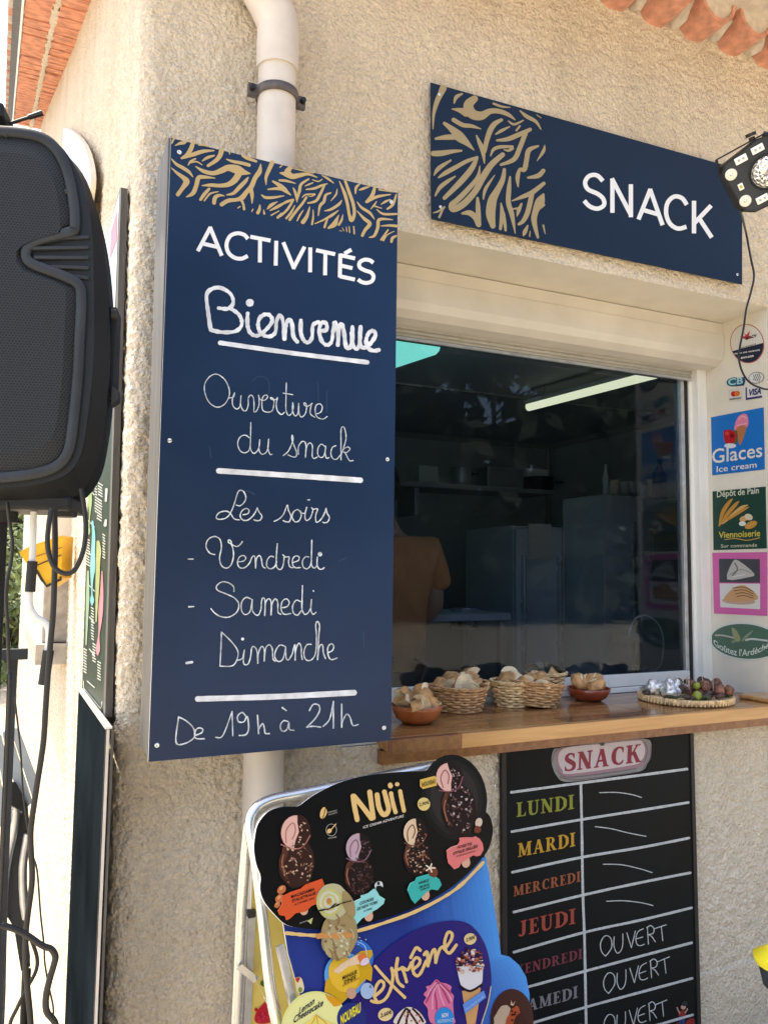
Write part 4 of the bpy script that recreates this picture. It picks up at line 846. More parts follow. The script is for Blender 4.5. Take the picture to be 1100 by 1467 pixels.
pat(A, ["150,98,62 120,160,48 90,230,42 66,330,26 60,455,8", "245,230,10 265,175,34 315,148,16", "425,190,60 370,245,86 400,320,86 480,340,76 560,300,50 640,300,42 720,330,34 780,375,8", "225,280,8 290,290,40 350,310,76", "590,232,20 660,258,20 735,266,8",
 "822,296,12 880,345,34 960,390,28 1005,460,8", "968,332,8 1005,358,8", "240,375,38 320,420,38 400,430,32 480,455,8", "160,405,28 230,460,56 290,520,86 360,580,48 420,640,8", "85,540,22 170,528,44 260,525,48", "62,670,46 130,668,50 230,652,34 310,645,18",
 "440,510,10 465,570,34 495,640,42 510,755,10", "510,650,38 530,560,42 560,470,48 600,410,44 660,375,28", "610,500,14 660,470,28 730,435,12", "720,385,10 770,415,22 850,380,12", "790,468,18 820,430,18", "620,555,18 710,545,38 800,510,42 910,460,32", "870,490,42 820,620,42 770,720,42 655,768,22",
 "565,690,12 590,635,28 650,612,30 755,610,24", "755,625,28 720,645,22 680,635,8", "70,860,10 110,800,38 215,730,16", "110,880,16 170,840,38 260,790,38 350,740,34 430,710,28", "445,705,28 400,800,48 300,920,52 160,1060,34", "80,1040,14 120,970,34 180,920,34 255,870,12",
 "470,780,8 450,880,34 360,990,44 270,1080,48 222,1120,48 240,1158,56 330,1110,58 430,1000,54 490,890,58 570,770,54 670,680,42", "500,1070,12 520,980,30 600,860,8", "685,810,28 670,900,44 620,1000,58 580,1080,78 565,1200,82 585,1305,46", "450,1060,22 455,1150,42 460,1295,44", "315,1195,18 380,1190,48 430,1230,48 452,1290,36",
 "735,875,16 725,980,40 720,1100,42 750,1200,42 780,1370,8", "655,1105,12 665,1200,38 650,1330,26", "675,1190,28 690,1290,28 695,1345,18", "980,605,18 900,640,42 880,720,42 860,810,42 820,810,28 800,880,38 805,960,12", "1038,596,6 1026,650,30 970,735,6", "1026,820,36 980,865,42 890,882,18",
 "1030,932,32 930,1010,42 840,1050,34 750,1085,8", "925,1030,42 890,1180,44 850,1260,38 810,1290,22", "835,1110,18 810,1170,34 795,1220,8", "760,1155,12 810,1150,22", "1026,1030,24 998,1090,80 960,1170,56 945,1260,48 978,1405,22", "1030,1120,26 1000,1130,50", "890,1300,12 865,1355,38 850,1390,12", "910,1350,8 905,1395,14", "1025,1300,18 1042,1375,6", "62,1190,8 110,1175,18 160,1140,18", "150,1150,18 115,1228,20"], 610, 110, 6.111, M['gold2'])
A.build('gold_pattern', sn)
A = Art(Vector((0, NY, 0)), F)
butt(A, ["579,350 560,332 536,334 523,354 532,376 562,390 580,406 582,426 562,437 538,430 520,412", "609,342 609,450", "607,342 668,458", "667,360 667,464", "691,471 729,375", "727,375 767,489", "702,440 756,456", "843,425 828,404 804,399 783,418 778,452 790,484 815,500 842,494", "866,412 866,515", "920,427 868,482", "880,464 922,528"], 600, 100, 2.2, 6.2, M['signwhite'])
A.build('lettering', sn)

# ------------------------------------------------------------------ counter
ct = thing('serving_counter', (1.8, 2.3, 1.17), 'varnished wooden serving counter sticking out below the window', 'counter')
random.seed(3)
y = 2.085; CX0 = 0.985
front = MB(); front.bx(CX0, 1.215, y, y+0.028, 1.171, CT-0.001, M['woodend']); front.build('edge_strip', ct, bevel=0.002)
front = MB(); front.bx(1.2165, 3.3, y, y+0.028, 1.171, CT-0.0005, M['woodedge']); front.build('edge_strip', ct, bevel=0.002)
yy = y+0.0288
while yy < 2.53:
    w = min(0.072, 2.534-yy); x0 = CX0
    while x0 < 3.3:
        x1 = min(3.3, x0+random.uniform(0.5, 1.1)) if not (yy > WY and x0 > 2.6) else 3.3
        if yy+w > WY-0.01:
            x1 = min(x1, RX1-0.003)
            if x0 >= RX1-0.004: break
        k = MB(); k.bx(x0, x1-0.0012, yy, yy+w-0.0012, 1.175, CT, M['woodtop'] if random.random() < .55 else M['woodtop2']); k.build('plank', ct, bevel=0.0012); x0 = x1
    yy += w
k = MB(); k.bx(RX0+.12, 3.0, WY-0.03, WY+0.0, 1.13, 1.17, M['woodend']); k.build('support_rail', ct)

# ------------------------------------------------------------------ chalkboard under the counter
BY = 2.150
cb = thing('chalkboard', (1.85, BY, 0.45), 'black week menu chalkboard hung on the wall under the serving counter', 'chalkboard')
tl, tr = onY(718, 1068, BY), onY(991, 1045, BY); br_ = onY(1002, 1467, BY); zb = onY(1002, 1500, BY).z
q = MB(); q.prism([(tl.x, BY, 1.128), (tr.x+0.004, BY, 1.128), (br_.x, BY, zb), (tl.x+0.004, BY, zb)], (0, 0.012, 0), M['black'], M['rubber']); q.build('board', cb)
for a, b_ in (((tr.x-.012, 1.128), (br_.x-.012, zb)), ((tl.x, 1.128), (tl.x+.004, zb))):
    q = MB(); q.prism([(a[0], BY-.004, a[1]), (a[0]+.016, BY-.004, a[1]), (b_[0]+.016, BY-.004, b_[1]), (b_[0], BY-.004, b_[1])], (0, 0.010, 0), M['rubber']); q.build('frame_rail', cb)
A = Art(Vector((0, BY, 0)), F); cg = M['chalkgrey']; Z7 = (700, 1050, 2.75)
for st in ("88,235 250,213 400,193 600,167 780,143", "90,390 360,343 600,305 785,275", "92,550 360,492 600,452 788,415", "98,707 370,640 600,590 793,552", "98,865 375,787 600,738 798,690", "150,1003 378,940 600,880 798,828", "150,1150 380,1082 600,1022 800,968", "150,1298 390,1228 600,1170 802,1112", "362,200 366,400 370,640 376,800 380,1000 384,1200 388,1330"):
    A.stroke(pp(st, *Z7), 3.7, cg, 1, 8, wob=0.08)
for st in ("435,236 500,235 560,243 600,255", "418,370 480,378 550,395 618,408", "450,518 520,520 590,535 642,551", "463,664 530,662 600,670 645,681"): A.stroke(pp(st, *Z7), 1.3, cg, 2, 6)
OUV = ["225,490 190,450 180,380 210,320 245,312 275,345 275,420 225,490", "300,320 298,400 325,462 360,440 375,380 375,295", "410,285 450,415", "450,415 485,270", "555,250 510,275 490,330 500,385 530,398 565,385", "490,340 550,322", "590,235 600,385", "585,240 620,222 648,250 640,290 600,300", "600,300 630,320 660,365", "650,250 755,215", "712,230 725,355"]
for dx0, dy0, sx_, sy_ in ((0, 0, 0, 0), (27, 325, 0, -40), (30, 690, -22, -28)):
    for st in OUV:
        P = [(x, y) for x, y in pp(st)]; P = [((x+dx0+sx_*(x-230)/480)/6.11+830, (y+dy0+sy_*(x-230)/480)/6.11+1290) for x, y in P]; A.stroke(P, 1.35, cg, 2, 5, wob=.1)
A.build('chalk_lines', cb)
A = Art(Vector((0, BY, 0)), F)
for t_, bl, br__, up_, c in (("LUNDI", (739.4, 1170.8), (821.7, 1159), (0, -20.6), (150, 152, 70)), ("MARDI", (741.3, 1228.3), (823.3, 1212.2), (0, -19.6), (205, 160, 62)), ("MERCREDI", (734.9, 1284.8), (830.7, 1263), (0, -14.8), (165, 98, 66)),
    ("JEUDI", (741.3, 1342.7), (823.6, 1323.4), (0, -22), (172, 82, 68)), ("VENDREDI", (737, 1399), (833.5, 1373.5), (0, -14.5), (128, 66, 76)), ("SAMEDI", (742, 1453.5), (827, 1429.5), (0, -17), (135, 132, 140)), ("DIMANCHE", (742, 1507), (833, 1481), (0, -15), (120, 110, 150))):
    A = Art(Vector((0, BY, 0)), F); A.serif(t_, bl, br__, up_, ink(*c, rough=0.8), 2, 1.05); A.build('day_name', cb)
A = Art(Vector((0, BY, 0)), F); Z5 = (780, 1055, 6.875)
A.blob("65,220 85,135 130,118 250,100 530,65 900,28 1000,30 1045,60 1045,180 1010,270 940,345 650,395 350,440 180,445 110,380 75,300", ink(150, 150, 148, rough=.8), 1, Z5)
A.blob("105,230 120,145 170,118 250,100 560,68 900,34 990,50 1020,150 980,250 900,310 250,400 150,370", ink(165, 135, 145, rough=.8), 2, Z5)
A.blob("130,240 150,150 250,105 560,75 900,40 965,70 985,150 950,235 850,285 250,370 170,330", ink(212, 198, 200, rough=.8), 3, Z5)
for st in ("70,250 100,150 160,120", "1045,80 1030,220 960,320", "140,400 300,430 600,395 900,350", "985,60 1010,150 975,260", "120,330 180,395 300,400 700,350 900,315"): A.stroke(pp(st, *Z5), 1.4, ink(130, 118, 122, rough=.8), 4, 6)
A.serif("SNACK", (780+182/6.875, 1055+350/6.875), (780+945/6.875, 1055+252/6.875), (1, -26), ink(150, 66, 78, rough=.8), 5, 1.15)
A.ell(780+560/6.875, 1055+72/6.875, 3.6, 3, ink(70, 76, 62), 6)
A.build('snack_emblem', cb)
A = Art(Vector((0, BY, 0)), F); Z = (830, 1290, 6.11)     # small painted figure at the foot of the board
A.blob("868,975 925,970 925,1030 870,1030", ink(150, 45, 45), 1, Z, 3); A.blob("870,1025 920,1025 915,1120 900,1120 890,1060 885,1120 870,1120", ink(45, 65, 120), 1, Z, 3); A.ell(830+905/6.11, 1290+935/6.11, 3.6, 3.6, ink(205, 165, 145), 2); A.ell(830+915/6.11, 1290+905/6.11, 4.6, 3.4, ink(45, 50, 55), 3, -20)
A.stroke(pp("875,990 860,965 850,940", *Z), 1.8, ink(200, 160, 150), 2); A.stroke(pp("920,985 935,965 940,950", *Z), 1.8, ink(200, 160, 150), 2); A.blob("930,1060 1000,1035 1000,1140 930,1140", ink(150, 40, 42), 0, Z, 2); A.blob("840,1090 860,1070 865,1140 840,1140", ink(150, 40, 42), 0, Z, 2)
A.build('painted_figure', cb)

# ------------------------------------------------------------------ stickers on the reveal
RXs = RX1-0.0012; PX_ = Vector((RXs, 0, 0)); NXn = Vector((-1, 0, 0))
def sticker(label, fn, name='window_sticker'):
    A = Art(PX_, NXn); fn(A); o = A.build(name); tag(o, label, 'sticker', None); return o
W_ = ink(235, 235, 232)
def st_glaces(A):
    A.poly([(1018.4, 597.8), (1094, 583.3), (1095.7, 672.3), (1020.2, 681.1)], ink(22, 118, 205), 0)
    Z = (1000, 440, 2.82)
    A.blob("150,470 165,440 190,430 202,445 198,485 150,500", ink(235, 140, 170), 1, Z); A.blob("155,490 195,482 176,548 165,550", ink(190, 120, 80), 1, Z); A.blob("140,505 158,500 160,540 148,552", ink(70, 110, 60), 2, Z)
    A.blob("105,500 118,495 140,498 155,515 148,545 130,560 110,545 104,520", ink(190, 32, 40), 2, Z); A.ell(1000+118/2.82, 440+510/2.82, 3, 3, ink(225, 70, 70), 3); A.ell(1000+138/2.82, 440+520/2.82, 3, 3, ink(120, 10, 20), 3); A.ell(1000+131/2.82, 440+560/2.82, 8.5, 3.6, ink(225, 232, 238), 3); A.stroke(pp("165,455 180,440 195,448", *Z), 1.2, ink(250, 190, 205), 3)
    A.stroke(pp("158,478 195,470", *Z), 1.2, ink(250, 190, 205), 3)
    A.text("Glaces", (1020.5, 664), (1092.5, 654), (0, -20), W_, 4, 0.01); A.text("Ice cream", (1027, 676.5), (1084.5, 669.5), (0, -8.5), W_, 4, 0.01)
sticker('bright blue Glaces ice cream sticker on the window reveal', st_glaces)
def st_pain(A):
    A.poly([(1020.6, 704), (1096.8, 697), (1098.6, 785.7), (1022, 788.2)], ink(38, 72, 62), 0)
    Z = (1000, 440, 2.82); g = ink(205, 150, 70); g2 = ink(225, 180, 110)
    for st in ("85,885,4 100,830,16 125,790,14 140,775,4", "90,880,4 120,835,16 150,800,14 165,785,4", "100,875,4 140,840,14 175,810,12 200,800,4", "85,880,3 130,850,14 180,820,12 205,808,4"):
        A.stroke([(x/2.82+1000, y/2.82+440, w/2.82) for x, y, w in widths(st)], 1, (g, g2)[hash(st) % 2 if False else len(st) % 2], 1)
    A.ell(1000+185/2.82, 440+855/2.82, 6, 4, g2, 2, -20); A.ell(1000+205/2.82, 440+848/2.82, 6, 4.5, ink(230, 215, 190), 2, 20); A.ell(1000+215/2.82, 440+880/2.82, 9.5, 5, g, 3, -25); A.ell(1000+180/2.82, 440+875/2.82, 5, 3.4, W_, 3); A.stroke(pp("200,890 230,870", *Z), .8, g2, 4)
    A.text("Dépôt de Pain", (1027.5, 712.5), (1087.5, 706.5), (0, -9), ink(225, 228, 205), 4, .012); A.text("Viennoiserie", (1030, 771), (1089.5, 768), (0, -9), ink(215, 200, 90), 4, .015); A.text("Sur commande", (1033, 784.8), (1085, 783.2), (0, -5), ink(200, 205, 180), 4, .012)
    A.stroke(pp("108,940 150,935 200,942 250,932", *Z), 1, g2, 3)
sticker('dark green Dépôt de Pain bread sticker on the window reveal', st_pain)
def st_crepe(A):
    Z = (1000, 440, 2.82)
    A.poly([(1020.2, 792), (1099.3, 791), (1099.3, 882.6), (1022.7, 879)], ink(222, 110, 178), 0)
    A.poly([(1030, 800.5), (1088.6, 801), (1089, 835), (1030.6, 834.5)], ink(78, 80, 86), 1); A.poly([(1031, 836), (1089, 836.5), (1089, 873), (1032, 870)], ink(230, 228, 226), 1)
    A.blob("118,1100 140,1030 165,1025 228,1078 200,1092", ink(198, 196, 190), 2, Z, 3); A.stroke(pp("130,1080 175,1060 215,1075", *Z), 1.2, ink(150, 148, 145), 3); A.stroke(pp("140,1090 190,1080", *Z), 1, ink(235, 235, 230), 3)
    A.stroke(pp("150,1035 160,1060 140,1085", *Z), 2, ink(120, 118, 116), 3)
    A.ell(1000+165/2.82, 440+1188/2.82, 24, 5, ink(205, 175, 155), 2, 3); A.blob("105,1180 145,1135 190,1125 240,1165 230,1185 150,1190", ink(215, 170, 125), 3, Z, 4)
    for i in range(4): A.stroke(pp("%d,%d %d,%d %d,%d" % (140+i*6, 1135+i*12, 185, 1132+i*11, 225, 1150+i*9), *Z), .9, ink(70, 45, 35), 4)
sticker('pink framed sticker with two crepe pictures', st_crepe)
def st_ard(A):
    A.ell(1068, 919, 52.5, 27.5, ink(225, 232, 226), 0, 5, 40); A.ell(1068, 919, 49.5, 24.8, ink(88, 118, 102), 1, 5, 40)
    Z = (1010, 880, 12.22)
    A.stroke(pp("185,370 330,375 500,415", *Z), 2.4, ink(190, 190, 185), 2); A.stroke(pp("720,455 830,435 1090,465", *Z), 2.6, ink(215, 222, 220), 2)
    A.blob("470,235 560,290 625,420 600,480 540,470 500,400", ink(160, 165, 125), 3, Z); A.blob("640,470 700,380 830,285 840,300 760,400 670,470", ink(140, 160, 135), 3, Z); A.blob("465,470 510,455 560,480 480,510", ink(135, 150, 130), 3, Z)
    def fn(xx, yy):
        u = 1024+xx*77; c = 0.0082; base = 928.5+11.5*math.sin(math.pi*(min(1, xx*0.93)))**0.9 if True else 0
        base = 921+ (1-((xx-0.50)/0.56)**2)*17.5+xx*3
        return u+yy*(-(xx-.5))*-5, base-yy*9.5
    A.text("Goûtez l'Ardèche", (0, 0), (1, 1), (0, 0), ink(225, 240, 230), 4, .015, fn=fn)
sticker("oval green Goûtez l'Ardèche sticker lowest on the reveal", st_ard)
def st_ancv(A):
    A.ell(1070.3, 492, 24.3, 28.2, ink(190, 90, 85), 0, -12, 36); A.ell(1070.3, 492, 23.2, 27.1, ink(228, 226, 220), 1, -12, 36)
    # dark lower part of the disc
    pts = []
    a = R(-12)
    for i in range(20):
        q_ = math.pi*(0.045+0.88*i/19); x, y = 23.2*math.cos(q_), 27.1*math.sin(q_); pts.append((1070.3+x*math.cos(a)-y*math.sin(a), 492+x*math.sin(a)+y*math.cos(a)))
    A.poly(pts, ink(32, 40, 66), 2)
    Z = (1000, 440, 2.82); r = ink(205, 55, 60)
    A.blob("180,90 195,112 212,92 206,118 225,120 205,128 190,128 170,118 192,116", r, 3, Z, 2)
    A.text("ancv", (1068.5, 487), (1084.5, 482), (0, -6), ink(40, 45, 70), 4, .02); A.text("vous pouvez ici", (1060, 500), (1083, 493.5), (0, -2.6), ink(60, 60, 70), 4, .02); A.text("réglez vos vacances", (1052, 508), (1089, 502), (0, -2.6), W_, 4, .02); A.text("ancv.com", (1062, 514), (1080, 511), (0, -3.6), W_, 4, .03)
sticker('round white and navy ancv sticker at the top of the reveal', st_ancv)
def st_cards(A):
    A.ell(1051, 547, 10.5, 6.6, ink(40, 105, 135), 0, -8); A.poly([(1054, 541.5), (1066, 540), (1068, 545), (1066, 552), (1054, 553.5)], ink(30, 70, 120), 1); A.text("CB", (1043.5, 551.8), (1065, 549.3), (0, -9), ink(170, 220, 225), 4, .03)
sticker('blue green bank card symbol sticker on the reveal', st_cards)
def st_nfc(A):
    A.ell(1083.5, 541, 11.3, 8.3, ink(90, 90, 92), 0, -10); A.ell(1083.5, 541, 10.4, 7.4, W_, 1, -10)
    for i in range(4): A.stroke([(1079.5+i*2.6, 544.5+i*.6), (1081+i*2.8, 541), (1079.6+i*2.6, 537-i*.7)], .9, ink(40, 40, 45), 3)
sticker('small oval contactless payment symbol sticker', st_nfc)
def st_mc(A):
    A.poly([(1043, 557.5), (1063.5, 555), (1064, 573), (1044, 575.5)], ink(222, 220, 214), 0); A.ell(1051.3, 564.2, 4, 3.9, ink(200, 40, 45), 2); A.ell(1056.3, 563.5, 4, 3.9, ink(225, 120, 50), 3); A.text("mastercard", (1045.5, 573), (1062, 571), (0, -3), ink(40, 40, 45), 4, .02)
sticker('small white card sticker with red and orange discs', st_mc)
def st_visa(A):
    A.poly([(1068, 555), (1094, 551), (1094.5, 569), (1068.5, 573)], W_, 0); A.poly([(1068, 555), (1070, 554.7), (1070.5, 572.7), (1068.5, 573)], ink(40, 50, 120), 1); A.poly([(1068.5, 570), (1092, 566.4), (1092, 569.4), (1068.5, 573)], ink(40, 50, 120), 1); A.text("VISA", (1072, 567), (1091, 563.8), (0, -8.5), ink(30, 40, 105), 4, .035, shear=.15)
sticker('white and blue VISA sticker under the black cable', st_visa)
# ------------------------------------------------------------------ food on the counter
random.seed(21)
def basket(cx, cy, r, h, label, m, tilt=(0, 0), oval=1.0):
    t = thing('bread_basket', (cx, cy, CT), label, 'basket', 'wicker bread baskets on the counter')
    tr = Matrix.Translation((cx, cy, CT)) @ Matrix.Rotation(tilt[0], 4, 'X') @ Matrix.Rotation(tilt[1], 4, 'Y')
    def rad(f): return r*(0.70+0.30*f**0.8)
    w = MB(); NS = 16; rows = 9
    for i in range(rows):
        f = (i+0.5)/rows; z = h*f; pts = []
        for k in range(NS*3+1):
            a = 2*math.pi*k/(NS*3); s = math.cos(a*NS/2+math.pi*i)*0.0045
            rr = rad(f)+s+random.uniform(-.0006, .0006); pts.append(tr @ Vector((rr*math.cos(a)*oval, rr*math.sin(a), z+random.uniform(-.0012, .0012))))
        w.tube(pts, h/rows*0.5, m, 5, False)
    w.build('weave', t)
    w = MB()
    for k in range(NS):
        a = 2*math.pi*(k+.5)/NS; w.tube([tr @ Vector((rad(f)*math.cos(a)*oval, rad(f)*math.sin(a), h*f)) for f in (0, .3, .6, 1.0)], 0.0022, m, 5, False)
    w.build('stakes', t)
    w = MB()
    for j in range(3):
        pts = []
        for k in range(61):
            a = 2*math.pi*k/60; o = a*10+2.09*j; rr = rad(1)+.003+0.0035*math.cos(o); pts.append(tr @ Vector((rr*math.cos(a)*oval, rr*math.sin(a), h+0.0045*math.sin(o))))
        w.tube(pts, 0.0030, m, 5, False)
    w.build('rim', t)
    w = MB()
    for j in range(2):
        w.tube([tr @ Vector(((rad(0)+.002)*math.cos(a)*oval, (rad(0)+.002)*math.sin(a), .003+.004*j)) for a in [2*math.pi*k/36 for k in range(37)]], .003, m, 5, False)
    w.lathe(tr @ Vector((0, 0, .005)), [(0, 0), (rad(0)-.006, 0), (rad(.5)-.007, h*.5), (rad(1)-.008, h*.96)], M['woodend'], 24); w.build('base', t)  # dark brown inner liner, standing in for shade in the gaps of the weave
    return tr
def bread(c, s, label, group, cut=True, elong=1.0):
    """cut: piece of baguette sawn across and split lengthwise, else a small round roll"""
    q = MB(); rot = Matrix.Rotation(random.uniform(0, 6.28), 4, 'Z') @ Matrix.Rotation(random.uniform(-1.1, 1.1), 4, 'X') @ Matrix.Rotation(random.uniform(-.8, .8), 4, 'Y')
    pos = Vector(c); seed = random.random()*50; W2 = lambda p: pos+(rot @ p)
    if cut:
        L_ = s*random.uniform(1.0, 1.7); wid = s*random.uniform(.85, 1.05); hh = s*random.uniform(.85, 1.1); k0, k1 = random.uniform(-.18, .18), random.uniform(-.18, .18); n = 11; rings = []
        for i in range(6):
            f = i/5; ring = []
            for k in range(n):
                a = math.pi*k/(n-1); y, z = wid*math.cos(a), hh*math.sin(a)**.8-.35*hh; x = (f-.5)*L_+(k0*(1-f)+k1*f)*z+.2*y*(1-f)
                p = Vector((x, y, z)); p += Vector((0, y, z)).normalized()*noise.noise(p*(1.3/s)+Vector((seed, 0, 0)))*s*.13; ring.append(p)
            rings.append(ring)
        q.add([W2(p) for rg in rings for p in rg], [(i*n+k, i*n+k+1, (i+1)*n+k+1, (i+1)*n+k) for i in range(5) for k in range(n-1)], M['crust'], True)
        # crumb: flat split face with a rough middle, and the two sawn ends
        fl = []
        for i in range(6):
            a_, b_ = rings[i][0], rings[i][-1]; fl += [a_, a_*.67+b_*.33+Vector((0, 0, random.uniform(-.05, .02)*s)), a_*.33+b_*.67+Vector((0, 0, random.uniform(-.05, .02)*s)), b_]
        q.add([W2(p) for p in fl], [(i*4+j, (i+1)*4+j, (i+1)*4+j+1, i*4+j+1) for i in range(5) for j in range(3)], M['crumb'])
        for rg, sg in ((rings[0], -1), (rings[-1], 1)):
            ce = sum(rg, Vector())/n+Vector((.02*s*sg, 0, 0)); rim = [ce+(p-ce)*.9+Vector((.015*s*sg, 0, 0)) for p in rg]
            q.add([W2(p) for p in rg]+[W2(p) for p in rim]+[W2(ce)], [(k, k+1, n+k+1, n+k) for k in range(n-1)]+[(n-1, 0, n, 2*n-1)]+[(n+k, n+k+1, 2*n) for k in range(n-1)]+[(2*n-1, n, 2*n)], M['crumb'])
    else:
        q.ball((0, 0, 0), s, M['crust'], 20, 12, (1.15, .95, .72), jit=.22)
        for k in range(3): q.ball((s*(.5*k-.5), 0, s*.60), s*.26, M['crumb'], 10, 6, (.5, 1.6, .35), jit=.4)
        q.v = [W2(p) for p in q.v]
    lo = min(v.z for v in q.v); dz = max(0, c[2]-s*0.6-lo)
    for v in q.v: v.z += dz
    o = q.build('bread_piece'); return tag(o, label, 'bread', group)
def heap(cx, cy, z, r, n, s, label, group, cut=True, top=0.0):
    s *= 1.22; n = max(4, n-2); z -= .008; objs = []
    for i in range(n):
        a = 2.4*i+random.uniform(-.3, .3); d = r*math.sqrt((i+.4)/n)*.82; objs.append(bread((cx+d*math.cos(a), cy+d*math.sin(a), z+s*.12+top*(1-d/r)+random.uniform(-.008, .006)), s, label, group, cut))
    w = label.split(' in the '); ordinal(objs, w[0], 'in the '+w[1])
bk = [  # x, y, r, h, tilt, label
 (645, 1019, 'front', .074, .076, (0, 0), 'pale round wicker basket of cut baguette at the front, right of the orange bowl', 0),
]
def at(u, v): p = onZ(u, v, CT); return p.x, p.y
x, y_ = at(667, 1010); basket(x, y_, .080, .082, 'pale round wicker basket standing in front, right of the orange bowl', M['wicker'], (0, .02))
heap(x, y_, CT+.080, .066, 7, .030, 'piece of baguette in the front pale basket', 'bread in the front pale basket')
x, y_ = at(726, 1001); y_ = min(y_, 2.40); basket(x, y_, .086, .082, 'browner leaning wicker basket, second from the orange bowl', M['wickerd'], (-.06, .13), 1.12)
heap(x, y_, CT+.076, .07, 6, .031, 'piece of baguette in the browner leaning basket', 'bread in the leaning basket')
x, y_ = at(782, 996); basket(x, y_, .079, .088, 'pale wicker basket next to the small red bowl', M['wicker'], (0, -.03))
heap(x, y_, CT+.084, .064, 6, .032, 'piece of bread in the pale basket beside the red bowl', 'bread in the basket by the red bowl', True)
x, y_ = at(592, 996); y_ = min(y_, 2.40); basket(x, y_+.02, .088, .084, 'wicker basket behind the orange bowl at the left end', M['wickerd'], (0, 0))
heap(x, y_+.02, CT+.078, .072, 6, .032, 'piece of baguette in the basket behind the orange bowl', 'bread in the basket behind the orange bowl')
x, y_ = at(655, 990); y_ = min(y_, 2.44); x = 1.375; basket(x+.005, y_+.015, .080, .078, 'wicker basket at the back against the window, left of centre', M['wickerd'], (0, .03))
heap(x+.005, y_+.015, CT+.078, .066, 6, .030, 'piece of baguette in the left basket against the window', 'bread in the left basket against the window')
x, y_ = at(748, 981); x = 1.64; basket(x, min(y_, 2.445), .078, .088, 'wicker basket at the back against the window, behind the pale one by the red bowl', M['wicker'], (0, 0))
heap(x, min(y_, 2.445), CT+.084, .064, 6, .030, 'piece of bread in the right basket against the window', 'bread in the right basket against the window')
def bowl(cx, cy, r, h, m, label):
    q = MB(); q.lathe((cx, cy, CT), [(0, .001), (r*.55, .001), (r*.82, h*.30), (r*.97, h*.75), (r, h), (r*.965, h*1.0), (r*.92, h*.75), (r*.75, h*.33), (r*.5, h*.14), (0, h*.12)], m, 40)
    o = q.build('bowl'); tag(o, label, 'bowl')
x, y_ = at(597, 1036); y_ = max(y_, 2.205); bowl(x, y_, .083, .060, M['bowl'], 'glossy orange terracotta bowl of cut bread at the left end of the counter')
heap(x, y_, CT+.050, .072, 10, .028, 'piece of baguette heaped in the orange bowl', 'bread in the orange bowl', True, .03)
x, y_ = at(843, 993); y_ = 2.435; x = onY(843, 985, y_).x; bowl(x, y_, .082, .048, M['bowlred'], 'small red brown bowl of bread rolls between basket and platter')
heap(x, y_, CT+.046, .058, 5, .031, 'bread roll in the small red brown bowl', 'rolls in the red bowl', False, .022)

# platter
x, y_ = at(982, 1004); pr = .170
pl = thing('platter', (x, y_, CT), 'round wooden platter of sausage, foil parcels and olives on the counter', 'platter')
q = MB(); q.lathe((x, y_, CT), [(0, .001), (pr*.93, .001), (pr, .010), (pr, .024), (pr*.985, .026), (pr*.95, .022), (0, .018)], M['wicker'], 60); q.build('tray', pl)
q = MB()
for k in range(70):
    a = 2*math.pi*k/70; q.tube([(x+(pr+.001)*math.cos(a), y_+(pr+.001)*math.sin(a), CT+.004), (x+(pr+.002)*math.cos(a), y_+(pr+.002)*math.sin(a), CT+.024)], .0035, M['wicker'], 5)
q.build('tray_slats', pl)
CRT = Vector((RT.x, RT.y, 0)).normalized(); CFW = Vector((FW.x, FW.y, 0)).normalized()
def pos(a, b, c): return Vector((x, y_, CT+.02+c))+CRT*a+CFW*b
FO = []
for i in range(10):
    p = pos(-.080+random.uniform(-.045, .05), random.uniform(-.06, .07), .016+random.uniform(0, .02)); q = MB()
    q.ball(p, .031, M['foil'], 14, 10, (random.uniform(.8, 1.2), 1, random.uniform(.6, .9)), jit=.9); o = q.build('foil_wrap', None); FO.append(tag(o, 'crumpled silver foil parcel on the left of the round platter', 'foil', 'foil parcels on the platter'))
ordinal(FO, 'crumpled foil parcel', 'on the round platter')
for i in range(34):
    p = pos(.050+random.uniform(-.085, .10), random.uniform(-.10, .11), .012+random.uniform(0, .034)); q = MB(); d = Vector((random.uniform(-1, 1), random.uniform(-1, 1), random.uniform(-.5, 1.2))).normalized(); l = random.uniform(.006, .012)
    q.tube([p-d*l, p-d*l*.8, p+d*l*.8, p+d*l], [.014, .0175, .0175, .014], random.choice((M['meat'], M['meat2'], M['meat'])), 12); o = q.build('sausage_slice'); tag(o, 'thick slice of dried sausage heaped on the right half of the round platter', 'sausage', 'sausage slices on the platter')
for i, (a, b, c, r) in enumerate(((-.005, -.125, .018, .016), (-.035, -.02, .048, .012), (.02, -.06, .045, .013))):
    q = MB(); q.ball(pos(a, b, c), r, M['olive'], 16, 12, (1, 1, 1.12)); tag(q.build('olive'), ('big green olive at the front rim of the platter', 'small green olive lying on the foil parcels', 'small green olive lying on the sausage')[i], 'olive')
TP = []
for i in range(8):
    a, b = random.uniform(-.06, .09), random.uniform(-.07, .06); p = pos(a, b, .028); d = Vector((random.uniform(-.12, .12), random.uniform(-.12, .12), 1)).normalized(); q = MB(); q.tube([p, p+d*random.uniform(.035, .055)], .0018, M['pick'], 6); TP.append(tag(q.build('toothpick'), 'pinkish toothpick', 'toothpick', 'toothpicks on the platter'))
ordinal(TP, 'pinkish toothpick', 'sticking up from the platter')
q = MB()
for i in range(26):
    a = random.choice((-.15, .13))+random.uniform(-.03, .03) if i < 12 else random.uniform(-.12, .05); b = random.uniform(-.05, .05) if i < 12 else random.uniform(-.14, -.09)
    q.ball(pos(max(-.155, min(.155, a)), b, .012), random.uniform(.007, .013), M['herb'] if i % 3 else M['meat2'], 8, 6, (1.4, 1, .6), jit=.8)
tag(q.build('garnish', pl), kind='stuff')
